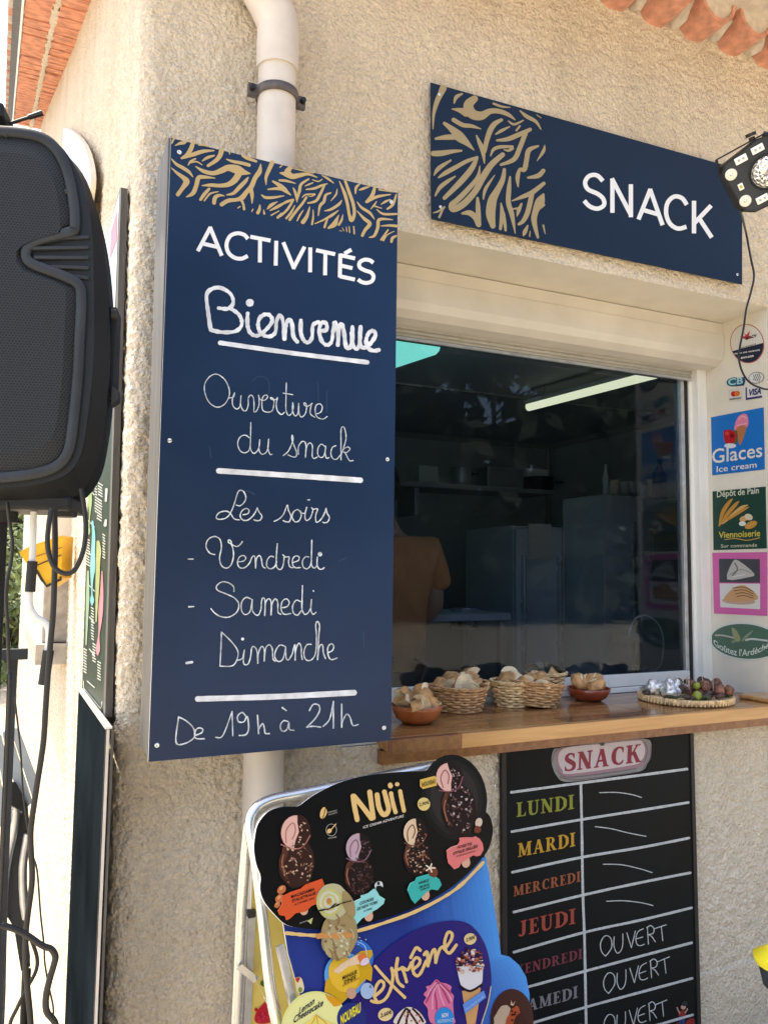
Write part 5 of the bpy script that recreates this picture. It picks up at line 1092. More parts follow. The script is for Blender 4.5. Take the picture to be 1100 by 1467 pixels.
q = MB(); p = onZ(1082, 1003, CT); d = Vector((1, .0, 0)); q.box((p.x+.20, 2.19, CT+.009), (.46, .14, .016), M['woodedge']); tag(q.build('cutting_board', bevel=.006), 'narrow light wooden board at the right end of the counter', 'cutting board')

# ------------------------------------------------------------------ ice cream stand (A-frame)
PH, TL = R(16.8), R(15)
RV = Vector((math.cos(PH), math.sin(PH), 0)); HV = Vector((-math.sin(PH), math.cos(PH), 0))
UV = Vector((0, 0, math.cos(TL)))+HV*math.sin(TL); NV = (Vector((0, 0, math.sin(TL)))-HV*math.cos(TL)).normalized()
r0 = ray(540, 1200); AP = CAM+r0*1.80
def ap(u, v, h=0): return onplane(u, v, AP, NV)+NV*h
af = thing('ice_cream_stand', (AP.x+.1, AP.y, 0), 'folding tubular pavement stand with ice cream price boards', 'sign stand')
header = cr(pp("105,350 118,292 158,243 212,221 262,220 292,214 350,172 450,122 560,92 700,76 800,72 828,60 858,30 905,15 962,22 1010,60 1036,120 1042,190 1050,232 1076,262 1088,320 1074,385 1045,432 960,520 860,590 760,640 620,690 500,722 400,730 300,725 235,710 185,665 143,612 127,560 130,510 112,460 102,400", 330, 1080, 2.895), 4, True)
lower = [(408, 1326), (418, 1368), (433, 1420), (446, 1467), (470, 1560), (500, 1680)]
right = [(694, 1225), (700, 1260), (712, 1335), (716, 1368), (728, 1371), (742, 1383), (752, 1400), (757, 1425), (757, 1467), (765, 1560), (790, 1680)]
q = MB(); q.prism([ap(u, v, -.004) for u, v in header], NV*.004-NV*.008, M['black'], M['signwhite'])
q.build('header_board', af)
lowpoly = [(408, 1318), (470, 1322), (560, 1312), (640, 1280), (694, 1225)]
lp = lower[::1]; poly_ = [(410, 1318)]+lower[1:]+right[::-1]
q = MB(); q.prism([ap(u, v, -.0135) for u, v in poly_], -NV*.003, ink(38, 62, 140), M['signwhite']); q.build('price_board', af)
def tubepath(pts, r, m, n=14): k = MB(); k.tube(pts, r, m, n); return k
# front frame
h_ = -.032
fl = cr([(470, 1690), (437, 1570), (404, 1445), (388, 1312), (378, 1235), (370, 1185), (376, 1160), (398, 1146), (440, 1137), (520, 1120), (600, 1104), (645, 1096), (664, 1102), (674, 1130), (692, 1224), (723, 1370), (752, 1500), (792, 1690)], 5)
pts = [ap(u, v, h_) for u, v in fl]
a_, b_ = pts[0], pts[-1]
pts = [a_+(a_-pts[1]).normalized()*((a_.z-.02)/max(.05, -(a_-pts[1]).normalized().z))]+pts+[b_+(b_-pts[-2]).normalized()*((b_.z-.02)/max(.05, -(b_-pts[-2]).normalized().z))]
tubepath(pts, .0115, M['alubright']).build('frame_tube', af)
# rear frame
topc = ap(500, 1124, h_-.02); T2 = R(9); N2 = (HV*math.cos(T2)+Vector((0, 0, math.sin(T2)))).normalized()
def rp(u, v, h=0): return onplane(u, v, topc, N2)+N2*h
UR = Vector((0, 0, math.cos(T2)))-HV*math.sin(T2)
la, lb = rp(354, 1200), rp(338, 1467); dn = (lb-la).normalized(); lend = la+dn*((la.z-.02)/-dn.z)
wv = RV*0.60
rear = cr([tuple(lend), tuple(lb), tuple(rp(346, 1300)), tuple(la), tuple(rp(359, 1176)), tuple(rp(374, 1157)), tuple(rp(400, 1145)), tuple(rp(470, 1130)), tuple(rp(560, 1110)), tuple(rp(630, 1096)), tuple(rp(650, 1098)), tuple(la+wv), tuple(lb+wv), tuple(lend+wv)], 5)
tubepath(rear, .012, M['alubright']).build('frame_tube', af)
# rear poster (yellow, raspberries)
pc = [rp(364, 1215, .004), rp(355, 1467, .004), rp(352, 1560, .004)]
pw = RV*.53
q = MB(); ylw = ink(232, 212, 120); q.prism([pc[0], pc[2], pc[2]+pw, pc[0]+pw], N2*.003, ylw, M['signwhite']); q.build('rear_board', af)
A = Art(topc, -N2)
A2h = -.0045
def RA(A): A.p = topc+N2*.0035; A.n = -N2
RA(A)
A.blob("135,950 150,880 220,800 290,750 330,830 330,890 260,960 180,974", ink(200, 34, 60), 1, (340, 1290, 5.5)); 
for i in range(30):
    a = random.random(); bb = random.random(); cx = 160+150*a; cy = 960-60*a-110*bb*(1-abs(a-.6)); A.ell(340+cx/5.5, 1290+cy/5.5, 1.7, 1.5, (ink(225, 60, 90), ink(170, 20, 45))[i % 2], 2)
A.ell(340+242/5.5, 1290+575/5.5, 3.6, 3.9, ink(190, 30, 40), 1); A.ell(340+147/5.5, 1290+863/5.5, 2.6, 2.6, ink(190, 30, 40), 1); A.ell(340+205/5.5, 1290+655/5.5, 5, 4.4, ink(60, 120, 50), 1)
A.build('rear_print', af)
# channels holding the boards
def chan(p0, p1, w, nn, m, nm):
    d = (p1-p0); k = MB(); k.box((p0+p1)/2, (w, .010, d.length), m, (nn.cross(d.normalized()).normalized(), nn, d.normalized())); return k.build(nm, af, bevel=.001)
chan(rp(360, 1313, .0), rp(352, 1490, .0), .018, N2, M['alu'], 'board_channel')
chan(ap(409, 1356, -.022), ap(440, 1490, -.022), .016, NV, M['alu'], 'board_channel')
chan(ap(693, 1262, -.024), ap(712, 1362, -.024), .016, NV, M['alu'], 'board_channel')
q = MB(); q.box(rp(360, 1309), (.016, .014, .014), M['rubber']); q.build('channel_cap', af)
p0, p1, p2 = rp(338, 1380, -.016), rp(362, 1399, -.016), ap(404, 1452, -.045)
k = MB()
for a, b_ in ((p0, p1), (p1, p2)):
    d = b_-a; dn_ = d.normalized(); k.box((a+b_)/2, (.016, .0025, d.length+.004), M['alu'], (CFW.cross(dn_).normalized(), CFW, dn_))
k.build('brace_bar', af)
k = MB(); k.lathe(rp(352, 1203, -.014), [(.008, 0), (.008, .006), (0, .007)], M['steel'], 12, -N2); k.build('rivet', af)

# printed artwork ------------------------------------------------
A = Art(AP, NV); A.p = AP-NV*.0036+NV*0; bl_ = ink(8, 10, 14)
A.p = AP-NV*.0040
Z6 = (330, 1080, 2.895)
gold_ = ink(238, 200, 130); choc = ink(58, 34, 30); choc2 = ink(34, 22, 24); chocm = ink(96, 56, 42); nut = ink(214, 178, 148); nut2 = ink(168, 112, 84)
A.poly([(c[0], c[1]) for c in header], ink(9, 11, 15), 0)
# warm grey glow printed behind the top right bar
for i, (rx, ry, c) in enumerate(((47, 62, (22, 22, 24)), (40, 54, (34, 32, 33)), (34, 46, (48, 45, 44)))): A.ell(650, 1143, rx, ry, ink(*c), 1, -8, 30)
# gold lower rim
bot = cr(pp("1046,452 960,540 880,597 760,658 650,698 540,732 450,752 380,756 300,752 232,745", *Z6), 5)
A.stroke([(u, v) for u, v in bot], 4.6, gold_, 2, 1, wob=.22)
def bar(cx, cy, rx, ry, bx_, by_, brx, bry, rot, light, dark, nuts, L=3, plain=False):
    a = R(rot)
    def T(x, y): return cx+x*math.cos(a)-y*math.sin(a), cy+x*math.sin(a)+y*math.cos(a)
    A.ell(bx_, by_, brx, bry, dark, L, rot, 26, .05); 
    A.ell(bx_-brx*.25, by_-bry*.1, brx*.72, bry*.8, chocm if not plain else light, L+1, rot, 22, .08) if not plain else None
    A.ell(bx_+brx*.12, by_+bry*.02, brx*.82, bry*.86, dark, L+2, rot, 22, .08)
    A.ell(cx, cy, rx, ry, dark, L+2, rot, 28, .02)
    n = 22; pts = []
    for i in range(n//2+1): q_ = math.pi*.5+math.pi*i/(n//2); pts.append(T(rx*.94*math.cos(q_), ry*.94*math.sin(q_)))
    pts.append(T(rx*.05, -ry*.55)); pts.append(T(rx*.22, -ry*.05)); pts.append(T(rx*.05, ry*.45))
    A.poly(pts, light, L+3)
    A.stroke([T(-rx*.55, ry*.62), T(-rx*.62, -ry*.05), T(-rx*.25, -ry*.5), T(-rx*.02, -ry*.1), T(-rx*.18, ry*.4)], 1.5, nuts[2], L+4)
    A.stroke([T(-rx*.86, ry*.75), T(-rx*.1, ry*.92), T(rx*.55, ry*.75), T(rx*.95, ry*.1)], 1.6, nuts[2] if not plain else dark, L+4)
    rnd = random.Random(int(cx))
    for i in range(52):
        q_ = rnd.uniform(0, 6.28); rr = math.sqrt(rnd.random())*.9; x, y = bx_+brx*rr*math.cos(q_), by_+bry*rr*math.sin(q_)
        A.ell(x, y, rnd.uniform(.8, 2.5)*brx/24, rnd.uniform(.6, 1.8)*brx/24, nuts[rnd.randrange(2)], L+5, rnd.uniform(0, 180), 7, .3)
        if i % 3 == 0: A.stroke([(x+rnd.uniform(-5, 5), y+rnd.uniform(-5, 5)), (x+2, y+1), (x+rnd.uniform(-4, 4), y+rnd.uniform(2, 7))], .8, chocm if not plain else nuts[2], L+5)
    A.stroke([(bx_-brx*.8, by_-bry*.35), (bx_-brx*.88, by_), (bx_-brx*.7, by_+bry*.45)], 1.6, nut2 if not plain else nuts[0], L+6)
    A.stroke([(bx_-brx*.3, by_-bry*.7), (bx_+brx*.2, by_-bry*.78), (bx_+brx*.6, by_-bry*.5)], 1.1, chocm, L+6)
    for i in range(16):
        q_ = rnd.uniform(-1.2, 1.2); rr = rnd.uniform(.3, .85); x, y = T(rx*rr*math.cos(q_), ry*rr*math.sin(q_)); A.ell(x, y, 1.3*rx/20, 1.0*rx/20, nuts[rnd.randrange(2)], L+5, 30, 7, .3)
pink_ = ink(236, 186, 172); lil = ink(196, 166, 176); crm = ink(236, 205, 168)
bar(422, 1193, 22, 26, 424, 1238, 25, 36, 6, pink_, choc, (nut, nut2, ink(190, 120, 105)))
bar(512, 1215, 19, 22, 513, 1255, 21, 29, 4, lil, choc2, (ink(110, 85, 88), ink(80, 56, 60), ink(140, 105, 115)))
bar(593, 1193, 17.5, 21, 596, 1228, 19, 26, 3, crm, choc2, (nut, nut2, ink(120, 72, 60)))
bar(642, 1114, 20, 22, 656, 1160, 25, 38, -8, pink_, choc2, (ink(200, 180, 175), ink(120, 92, 90), ink(150, 92, 100)))
# banners and sticks
def banner(st, Z, c, c2, lines, stick):
    A.ell(stick[0], stick[1], 6.2, 7.6, ink(228, 178, 150), 4, 0, 20); A.stroke([(stick[0], stick[1]-2), (stick[0], stick[1]-12)], 11, ink(228, 178, 150), 4, 1)
    A.poly(pp(st, *Z), c, 6); A.stroke(pp(" ".join(st.split()[:3]), *Z), 1.2, c2, 7, 2)
    for t_, bl, br__, hh in lines: A.text(t_, bl, br__, (0.5, -hh), ink(20, 22, 26), 8, .02)
Za = (360, 1110, 6.111)
banner("222,1195 260,1130 250,1070 330,1030 420,1000 470,960 610,912 632,965 600,1010 612,1060 575,1130 520,1150 470,1200 380,1215 330,1262 295,1278 285,1240 235,1230", Za, ink(226, 92, 50), ink(238, 130, 84), [("MACADAMIA", (415, 1287.5), (449, 1276), 4.2), ("D'AUSTRALIE", (416.5, 1293.5), (450, 1281.8), 4.2), ("& CARAMEL SALÉ", (420, 1297.6), (448, 1288), 2.4)], (434, 1304))
for cx, cy, r_ in ((402, 1275, 7), (399, 1288, 7), (396, 1297, 5)): A.ell(cx, cy, r_, r_*.75, ink(206, 120, 74), 5, -50, 14, .08); A.ell(cx-1, cy-2, r_*.5, r_*.3, ink(232, 160, 110), 7, -50)
banner("848,1165 860,1130 950,1085 945,1060 1010,1040 1060,1000 1085,1010 1110,1060 1160,1090 1150,1130 1090,1180 1050,1200 1000,1240 960,1260 905,1322 880,1300 850,1220", Za, ink(150, 222, 220), ink(205, 240, 238), [("COOKIES", (513, 1297), (533, 1290), 4.0), ("DE NEW YORK", (509.5, 1305), (539, 1294.5), 4.2), ("& CRÈME", (519, 1307), (531, 1303), 2.3)], (527, 1313))
A.ell(541, 1270, 6, 7.5, ink(225, 228, 230), 7, 10, 16, .05); A.ell(542, 1274, 6, 5, ink(20, 22, 24), 8, 20, 12, .1); A.ell(540, 1266, 2, 2.4, ink(30, 30, 34), 9)
Zb = (540, 1080, 6.376)
banner("268,1250 290,1190 330,1170 350,1130 420,1110 480,1095 520,1120 560,1150 580,1200 545,1250 490,1240 450,1260 400,1310 335,1372 300,1330", Zb, ink(56, 186, 176), ink(120, 215, 205), [("VANILLE", (597, 1268), (612, 1263), 3.8), ("DE JAVA", (598.5, 1273.8), (613, 1269.2), 3.8), ("GOURMANDE", (600, 1277), (613, 1272.5), 2.2)], (608, 1283))
A.ell(618, 1249, 7, 8.5, ink(120, 66, 48), 7, -25, 14, .08); 
for i in range(5): A.stroke([(614, 1244), (614+7*math.cos(i*1.25), 1244+6*math.sin(i*1.25))], 2, ink(240, 225, 200), 9)
banner("625,890 660,860 720,840 745,800 740,770 790,765 860,765 890,755 930,780 955,820 965,880 935,930 900,940 870,930 820,960 760,1000 740,1040 695,1058 660,1020 640,1000 630,950", Zb, ink(236, 128, 124), ink(246, 170, 160), [("NOISETTES", (653, 1216.5), (674, 1211), 3.8), ("D'ITALIE GRILLÉES", (647, 1225.5), (682, 1214.5), 4.0), ("& CHOCOLAT AU LAIT", (652, 1228.5), (679, 1220.5), 2.2)], (666, 1236))
A.ell(684, 1179, 5, 7, ink(225, 200, 175), 7, 15, 14); A.ell(682, 1189, 5, 5.5, ink(118, 62, 44), 8, 15, 12, .1)
# brand lettering
A2 = A
def fatstroke(pts, w): A.stroke(pts, w, gold_, 4, 4, wob=.05)
for P in (["504.5,1141", "507,1158", "510.5,1175"], ["506,1141", "519,1157", "531,1173"], ["528.5,1135", "531,1153", "533.5,1172"], ["539,1139", "542,1158", "549,1168", "555.5,1161", "553,1148", "549.5,1135"], ["559,1137", "562,1152", "565.5,1164"], ["572,1134", "574.5,1148", "577.5,1162"]):
    fatstroke([tuple(float(z_) for z_ in p.split(',')) for p in P], 7.0 if P[0] != "559,1137" and P[0] != "572,1134" else 6.0)
A.ell(558.2, 1126, 3.6, 4, gold_, 4, 0, 10, .15); A.ell(567.8, 1124, 3.2, 2.8, gold_, 4, 0, 10, .15)
A.text("ICE CREAM ADVENTURE", (519, 1187.5), (577, 1171), (.3, -3.6), ink(228, 222, 214), 4, .01)
A.blob("630,285 600,320 595,370 615,390 645,360 655,320", gold_, 4, Za, 3); A.stroke(pp("600,405 625,360 640,300", *Za), 1, ink(10, 12, 16), 6)
A.text("RAINFOREST", (468.5, 1165.5), (482, 1162.5), (0, -2), ink(180, 175, 165), 4, .01); A.text("ALLIANCE", (469, 1168.5), (482, 1165.5), (0, -2), ink(180, 175, 165), 4, .01)
for i in range(18):
    a, b_ = 2*math.pi*i/18, 2*math.pi*(i+.8)/18; A.stroke([(473.5+7.5*math.cos(a), 1189.5+8.5*math.sin(a)), (473.5+7.5*math.cos(b_), 1189.5+8.5*math.sin(b_))], .7, ink(190, 185, 175), 4, 1)
A.stroke([(473, 1189), (480, 1181)], 1.3, gold_, 5); A.ell(470.5, 1191, 3.6, 3, gold_, 5, -40); A.text("SANS PALME", (469, 1202.5), (481, 1200.5), (0, -2), ink(180, 175, 165), 4, .01)
A.poly([(600, 1117.5), (621, 1112), (625, 1116), (624, 1126), (604, 1131), (600, 1127)], ink(226, 186, 92), 6); A.text("NOUVEAU", (602.5, 1128), (622, 1122.5), (0, -6.2), ink(40, 32, 22), 8, .01)
A.ell(605.5, 1152.5, 9, 9.4, ink(232, 205, 130), 6); A.text("2,90€", (598.5, 1155.6), (613, 1152), (0, -4.4), ink(60, 50, 34), 8, .02)
A.poly([(439, 1320), (447, 1315), (444.5, 1324.5)], ink(196, 200, 130), 5); A.text("SANS GLUTEN", (428, 1324), (440, 1320), (0, -1.8), ink(190, 185, 175), 5, .01)
# mango bar overlapping both boards
mg = ink(196, 190, 148); mg2 = ink(168, 146, 100); mgl = ink(214, 214, 190)
A.ell(484, 1340, 26, 36, mg2, 8, 6, 28, .04); A.ell(480, 1350, 19, 24, ink(184, 168, 124), 9, 6, 22, .06); A.ell(474, 1292, 23, 26, mg, 9, 0, 30, .015); A.ell(497, 1296, 8, 20, mg2, 10, -20, 20, .05)
for i, c in enumerate((ink(206, 202, 120), mgl, ink(210, 200, 130), mgl, ink(216, 190, 110))): A.ell(469, 1293, 18-i*3.4, 20-i*3.8, c, 10+i, 8, 24, .03)
A.ell(468, 1291, 3.6, 4.2, ink(196, 140, 70), 15)
for st in ("560,1195 640,1178 690,1165 760,1130 850,1105", "640,1180 670,1172 715,1130"): A.stroke(pp(st, *Za), 1.9, ink(36, 30, 26), 16, 3, wob=.5)
rnd = random.Random(5)
for i in range(34):
    q_ = rnd.uniform(0, 6.28); rr = math.sqrt(rnd.random())*.85; x_, yy_ = 484+25*rr*math.cos(q_), 1343+33*rr*math.sin(q_)
    if i % 2: A.stroke([(x_-4, yy_-6), (x_, yy_), (x_+rnd.uniform(-2, 4), yy_+7)], 1.5, (ink(150, 120, 78), ink(206, 194, 152))[i % 4 // 2], 11, 3)
    else: A.ell(x_, yy_, rnd.uniform(1.2, 2.6), rnd.uniform(1, 2), (ink(220, 212, 178), ink(140, 108, 74))[i % 4 // 2], 12, 0, 8, .25)
A.poly(pp("545,1400 600,1385 680,1400 760,1375 880,1392 885,1420 760,1440 640,1430 560,1440", *Za), ink(212, 150, 84), 10)
A.build('header_print', af)

A = Art(AP, NV); A.p = AP-NV*.0132
A.poly(poly_, ink(36, 58, 140), 0)
# graded print of lighter blue towards the right edge
rr_ = [(694, 1228), (700, 1260), (712, 1335), (716, 1368), (728, 1371), (742, 1383), (752, 1400), (757, 1425), (757, 1467), (765, 1560), (790, 1680)]
for i in range(16):
    f = 0.46*(1-i/16)**1.15+.01; q_ = i/15; c = tuple(int(a+(b-a)*q_**.9) for a, b in zip((37, 62, 144), (70, 152, 230))); w = f*260; A.poly([(u-w*(1.0 if v < 1600 else .8), v+w*.32) for u, v in rr_[::-1]]+[(u-.4, v) for u, v in rr_], ink(*c), 1+i*.4)
Z4 = (520, 1300, 4.4)
A.ell(733, 1436, 30, 42, ink(34, 128, 224), 7, -8, 30) if False else None
oval = cr(pp("-60,470 0,420 60,345 160,250 300,160 430,105 560,85 650,102 720,165 770,260 795,380 798,500 770,620 730,735 700,900 640,1100 300,1300 0,1100 -100,760", *Z4), 4, True)
A.poly(oval, ink(44, 34, 116), 8)
A.stroke([(700, 1467), (702, 1450), (694, 1430), (690, 1467)], .1, gold_, 8) if False else None
A.stroke(pp("795,500 775,610 735,740 700,900", *Z4), 1.3, ink(225, 205, 160), 10)
A.ell(731, 1462, 31, 45, ink(62, 26, 26), 9, 0, 34)
A.ell(718, 1462, 13, 22, ink(190, 165, 140), 10, 15, 20, .08); A.ell(733, 1462, 10, 20, ink(176, 74, 38), 11, 10, 16, .15); A.ell(742, 1470, 10, 18, ink(58, 22, 20), 12, 0, 14, .1)
for i in range(6): A.ell(731+rnd.uniform(-6, 6), 1452+rnd.uniform(-6, 10), 2, 1.6, ink(40, 20, 20), 13, 0, 6, .3)
A.poly([(729, 1433), (731, 1439), (735, 1434), (732, 1441), (728, 1440)], nut, 13)
# script lettering
ex = ["40,590 80,600 125,580 160,520 175,440 168,385", "62,560 110,515 118,478 95,465 70,500 58,560 80,600", "65,372 110,425 180,500 250,568", "205,322 195,400 208,470 240,500", "178,402 228,385",
      "262,470 248,420 232,378 268,395 292,350", "300,395 338,362 346,332 322,318 300,350 305,410 328,432 352,412 385,340", "288,318 322,256 348,272", "372,300 392,282 396,370", "396,366 420,290 440,268 445,348", "445,344 468,270 490,250 500,262", "500,265 540,210 548,168 522,160 502,215 508,270 535,288 575,238"]
for st in ex: A.stroke(pp(st, *Z4), 4.4, gold_, 12, 5, wob=.1)
A.ell(670.5, 1345.5, 9, 8.2, ink(236, 210, 150), 12, -20); A.text("2,90€", (664, 1349.5), (677, 1345), (.4, -5), ink(60, 44, 40), 14, .015)
A.ell(549.5, 1453.5, 11, 9.2, ink(236, 210, 150), 12, -20); A.text("2,60€", (541.5, 1458), (558, 1452), (.4, -5.6), ink(60, 44, 40), 14, .015)
# cones
A.poly([(659, 1420), (686, 1416), (682, 1445), (676, 1480), (668, 1480)], ink(214, 160, 104), 11); A.poly([(651, 1385), (689, 1385), (688, 1406), (684, 1416), (672, 1419), (658, 1415), (654, 1400)], ink(226, 222, 224), 12)
A.stroke([(656, 1413), (670, 1420), (687, 1411)], 3.2, ink(34, 20, 26), 13)
for i in range(120):
    a = rnd.uniform(0, 6.28); q_ = math.sqrt(rnd.random()); x_, yy_ = 670+20*q_*math.cos(a), 1379+20*q_*math.sin(a)
    if yy_ > 1392 and rnd.random() < .75: continue
    A.ell(x_, yy_, rnd.uniform(1.4, 3.2), rnd.uniform(1.2, 2.4), rnd.choice((ink(46, 26, 28), ink(198, 112, 90), ink(224, 190, 170), ink(130, 66, 52), ink(236, 222, 214))), 13+i % 3, 0, 7, .3)
A.poly([(659, 1439), (689, 1419), (692.5, 1429), (662, 1452.5)], ink(96, 148, 222), 16); A.text("Chocolat & Vanille", (663, 1448), (689, 1428.5), (0, -2.6), ink(200, 220, 245), 17, 0)
pk = ink(226, 120, 160); pkl = ink(242, 168, 192); pkd = ink(182, 70, 112)
A.blob("448,455 415,490 385,500 392,520 370,548 385,570 370,600 395,640 400,690 430,735 560,735 560,680 555,600 560,560 540,530 545,500 510,480 480,475", pk, 11, Z4)
for st in ("450,465 420,520 400,570 385,600", "450,465 440,540 450,600 450,640", "455,470 490,520 520,580 530,600", "452,468 500,500 540,540"): A.stroke(pp(st, *Z4), 2.6, pkd, 12, 5)
for st in ("445,475 405,530 392,560", "452,490 425,560 425,640", "460,490 475,560 500,620", "470,485 520,540 545,590"): A.stroke(pp(st, *Z4), 1.8, pkl, 13, 5)
A.ell(520+497/4.4, 1300+700/4.4, 13.5, 16, ink(40, 140, 214), 15); A.text("NON", (629, 1458), (638, 1456.5), (0, -6), ink(235, 240, 245), 16, .015); A.text("RÉFÉRENCÉ", (623, 1466), (646, 1463), (0, -4.6), ink(190, 215, 240), 16, .01)
A.blob("250,635 200,680 190,735 370,735 365,690 330,650 290,630", ink(232, 218, 204), 12, Z4)
for st in ("255,640 225,690 205,735", "280,650 262,700 260,740", "265,640 300,690 330,735", "300,640 340,680 365,720"): A.stroke(pp(st, *Z4), 3.0, ink(48, 22, 24), 13, 5)
for i in range(16): A.ell(583+rnd.uniform(-17, 18), 1462+rnd.uniform(-12, 8), 1.5, 1.2, rnd.choice((ink(210, 120, 110), ink(160, 90, 60))), 14, 0, 6, .3)
# left part
A.ell(506, 1372, 27, 26, ink(42, 120, 214), 9, 0, 30); A.ell(504, 1376, 22, 22, ink(48, 76, 150), 10) ; A.ell(492, 1397, 30, 32, ink(88, 168, 228), 11, 0, 30); A.stroke([(508, 1349), (520, 1356), (523, 1374)], 1, ink(190, 215, 240), 12, 5)
Z3 = (340, 1290, 5.5)
A.poly(pp("680,640 740,560 800,520 900,440 960,400 1045,390 1050,430 1020,480 1050,540 1040,640 1000,620 930,690 840,780 790,830 720,740 670,720", *Z3), ink(214, 168, 38), 12)
A.ell(490, 1396, 22, 26, ink(236, 190, 60), 13, -20, 26, .03); A.poly(pp("735,560 800,500 900,440 960,420 1000,450 960,500 860,520 780,580", *Z3), ink(240, 208, 170), 14)
A.blob("930,440 980,420 1010,460 1020,490 960,510 940,480", ink(232, 120, 60), 15, Z3, 3); A.blob("960,470 1000,450 1020,480 990,510 950,510", ink(226, 210, 222), 16, Z3, 3)
A.text("MANGUE", (487, 1404), (507.5, 1394.5), (0, -5), ink(40, 28, 16), 17, .025); A.text("D'INDE", (489.5, 1409.5), (506, 1401.8), (0, -5), ink(40, 28, 16), 17, .025); A.text("& NOIX DE COCO", (487, 1413.5), (511, 1402.6), (0, -2.6), ink(90, 60, 20), 17, .01)
A.ell(500, 1423, 7, 8, ink(206, 160, 130), 14)
A.ell(522, 1419.5, 9.8, 11.6, ink(170, 192, 226), 18); A.text("€", (524.5, 1416), (528, 1415.2), (0, -4), ink(40, 50, 90), 19, .01)
A.ell(449, 1478, 50, 58, ink(236, 236, 150), 14, 0, 44); A.ell(449, 1478, 47, 55, ink(240, 238, 160), 15, 0, 44)
A.poly(pp("670,735 760,770 800,810 780,830 740,835 690,780", *Z3), ink(228, 160, 40), 16)
A.text("Lemon", (424, 1453.5), (446, 1438), (0, -9), ink(22, 34, 52), 17, .02, shear=.25); A.text("Cheesecake", (416, 1466), (458.5, 1440.5), (0, -9), ink(22, 34, 52), 17, .02, shear=.25)
A.blob("500,974 560,930 600,895 640,930 720,960 740,1000 500,1040", ink(246, 226, 120), 17, Z3); 
for st in ("600,900 570,960 540,1000", "600,900 610,960 620,1000", "605,905 660,950 700,1000"): A.stroke(pp(st, *Z3), 1.6, ink(224, 180, 70), 18, 4)
A.ell(500, 1459, 21, 23, ink(34, 48, 120), 16, 0, 34); A.text("NOUVEAU", (484, 1468), (512.5, 1449), (-.4, -13), ink(240, 226, 60), 18, .035)
A.blob("440,615 480,605 500,640 510,700 490,730 455,720 445,670", ink(232, 214, 170), 12, Z3, 3); A.blob("440,615 480,607 460,650", ink(190, 60, 60), 13, Z3, 2); A.ell(340+480/5.5, 1290+705/5.5, 3, 4, ink(120, 150, 70), 13)
for i in range(5): A.ell(516+rnd.uniform(-8, 14), 1345+rnd.uniform(-2, 16), .9, .9, ink(220, 232, 245), 12, 0, 6)
A.build('price_print', af)

# ------------------------------------------------------------------ party light with its cable
lp_az = R(40); LN = Vector((-.60, -.70, -.42)).normalized(); Lp = CAM+ray(1085, 240)*2.15
dl = thing('party_light', tuple(Lp), 'black LED party light with crystal lens hanging by its bracket in front of the sign', 'light')
def lpnt(u, v, h=0): return onplane(u, v, Lp, LN)+LN*h
Z9 = (1020, 170, 9.78)
outl = [(u, v) for u, v in pp("140,760 160,640 200,590 620,290 740,235 800,240 1100,300 1180,380 1200,900 1150,1120 900,1230 580,1312 480,1295 400,1240 200,900", *Z9)]
outl = [(u, v) for u, v in pp("140,760 165,640 640,270 745,230 1180,330 1330,480 1340,860 1250,1000 600,1310 480,1300 400,1245", *Z9)]
q = MB(); q.prism([lpnt(u, v) for u, v in outl], -LN*.11, M['dark'], M['dark']); q.build('housing', dl, bevel=.004)
q = MB(); q.prism([lpnt(1020+(u-1020-70)*.955+70, 170+(v-170-78)*.955+78, .0012) for u, v in outl], LN*.0018, M['dark2']); q.build('face_plate', dl)
for u, v, rr in ((262, 780, .0155), (462, 1148, .0155), (1190, 560, .0155), (1150, 900, .0155)):
    c = lpnt(1020+u/9.78, 170+v/9.78, .0035); k = MB(); k.lathe(c, [(0, .003), (rr*.35, .003), (rr*.45, .001), (rr*.9, .004), (rr, .002), (rr, -.002)], M['led'], 24, LN); k.build('led_lens', dl)
    k = MB(); k.ball(c+LN*.003, .004, M['crystal'], 10, 8); k.build('led_chip', dl)
ex_ = (lpnt(1060, 215)-lpnt(1040, 226)).normalized(); ey_ = LN.cross(ex_).normalized()
for u, v in ((400, 568), (632, 422), (700, 1120), (900, 1000), (900, 300)):
    c = lpnt(1020+u/9.78, 170+v/9.78, .005); k = MB(); k.box(c, (.032, .019, .004), M['ledw'], (ex_, ey_, LN)); k.build('led_strip', dl, bevel=.003)
    k = MB(); 
    for s_ in (-1, 1): k.box(c+ex_*.006*s_+LN*.003, (.006, .006, .001), M['steel'], (ex_, ey_, LN))
    k.build('led_chip', dl)
c = lpnt(1020+400/9.78, 170+950/9.78, .004); k = MB(); k.box(c, (.013, .018, .003), M['ledw'], (ex_, ey_, LN)); k.build('led_module', dl, bevel=.001)
k = MB(); k.box(c+LN*.002, (.006, .008, .001), ink(200, 190, 60), (ex_, ey_, LN)); k.build('led_chip', dl)
c = lpnt(1020+770/9.78, 170+740/9.78, .000); k = MB(); rl = .042
for i in range(5):
    t0, t1 = R(18*i), R(18*(i+1))
    for j in range(16):
        off_ = (j+.5*(i % 2)); a0_, a1_ = 2*math.pi*off_/16, 2*math.pi*(off_+1)/16
        P_ = lambda t, a: c+(ex_*math.cos(a)+ey_*math.sin(a))*rl*math.cos(t)+LN*rl*.55*math.sin(t)
        a, b_, cc, d = P_(t0, a0_), P_(t0, a1_), P_(t1, a1_), P_(t1, a0_); mid_ = (a+b_+cc+d)/4+LN*.0035
        k.add([a, b_, cc, d, mid_], [(0, 1, 4), (1, 2, 4), (2, 3, 4), (3, 0, 4)], M['crystal'])
k.build('crystal_lens', dl)
k = MB(); k.lathe(c, [(rl+.004, .004), (rl+.004, .008), (rl, .008), (rl, .003)], M['dark'], 32, LN); k.build('lens_ring', dl)
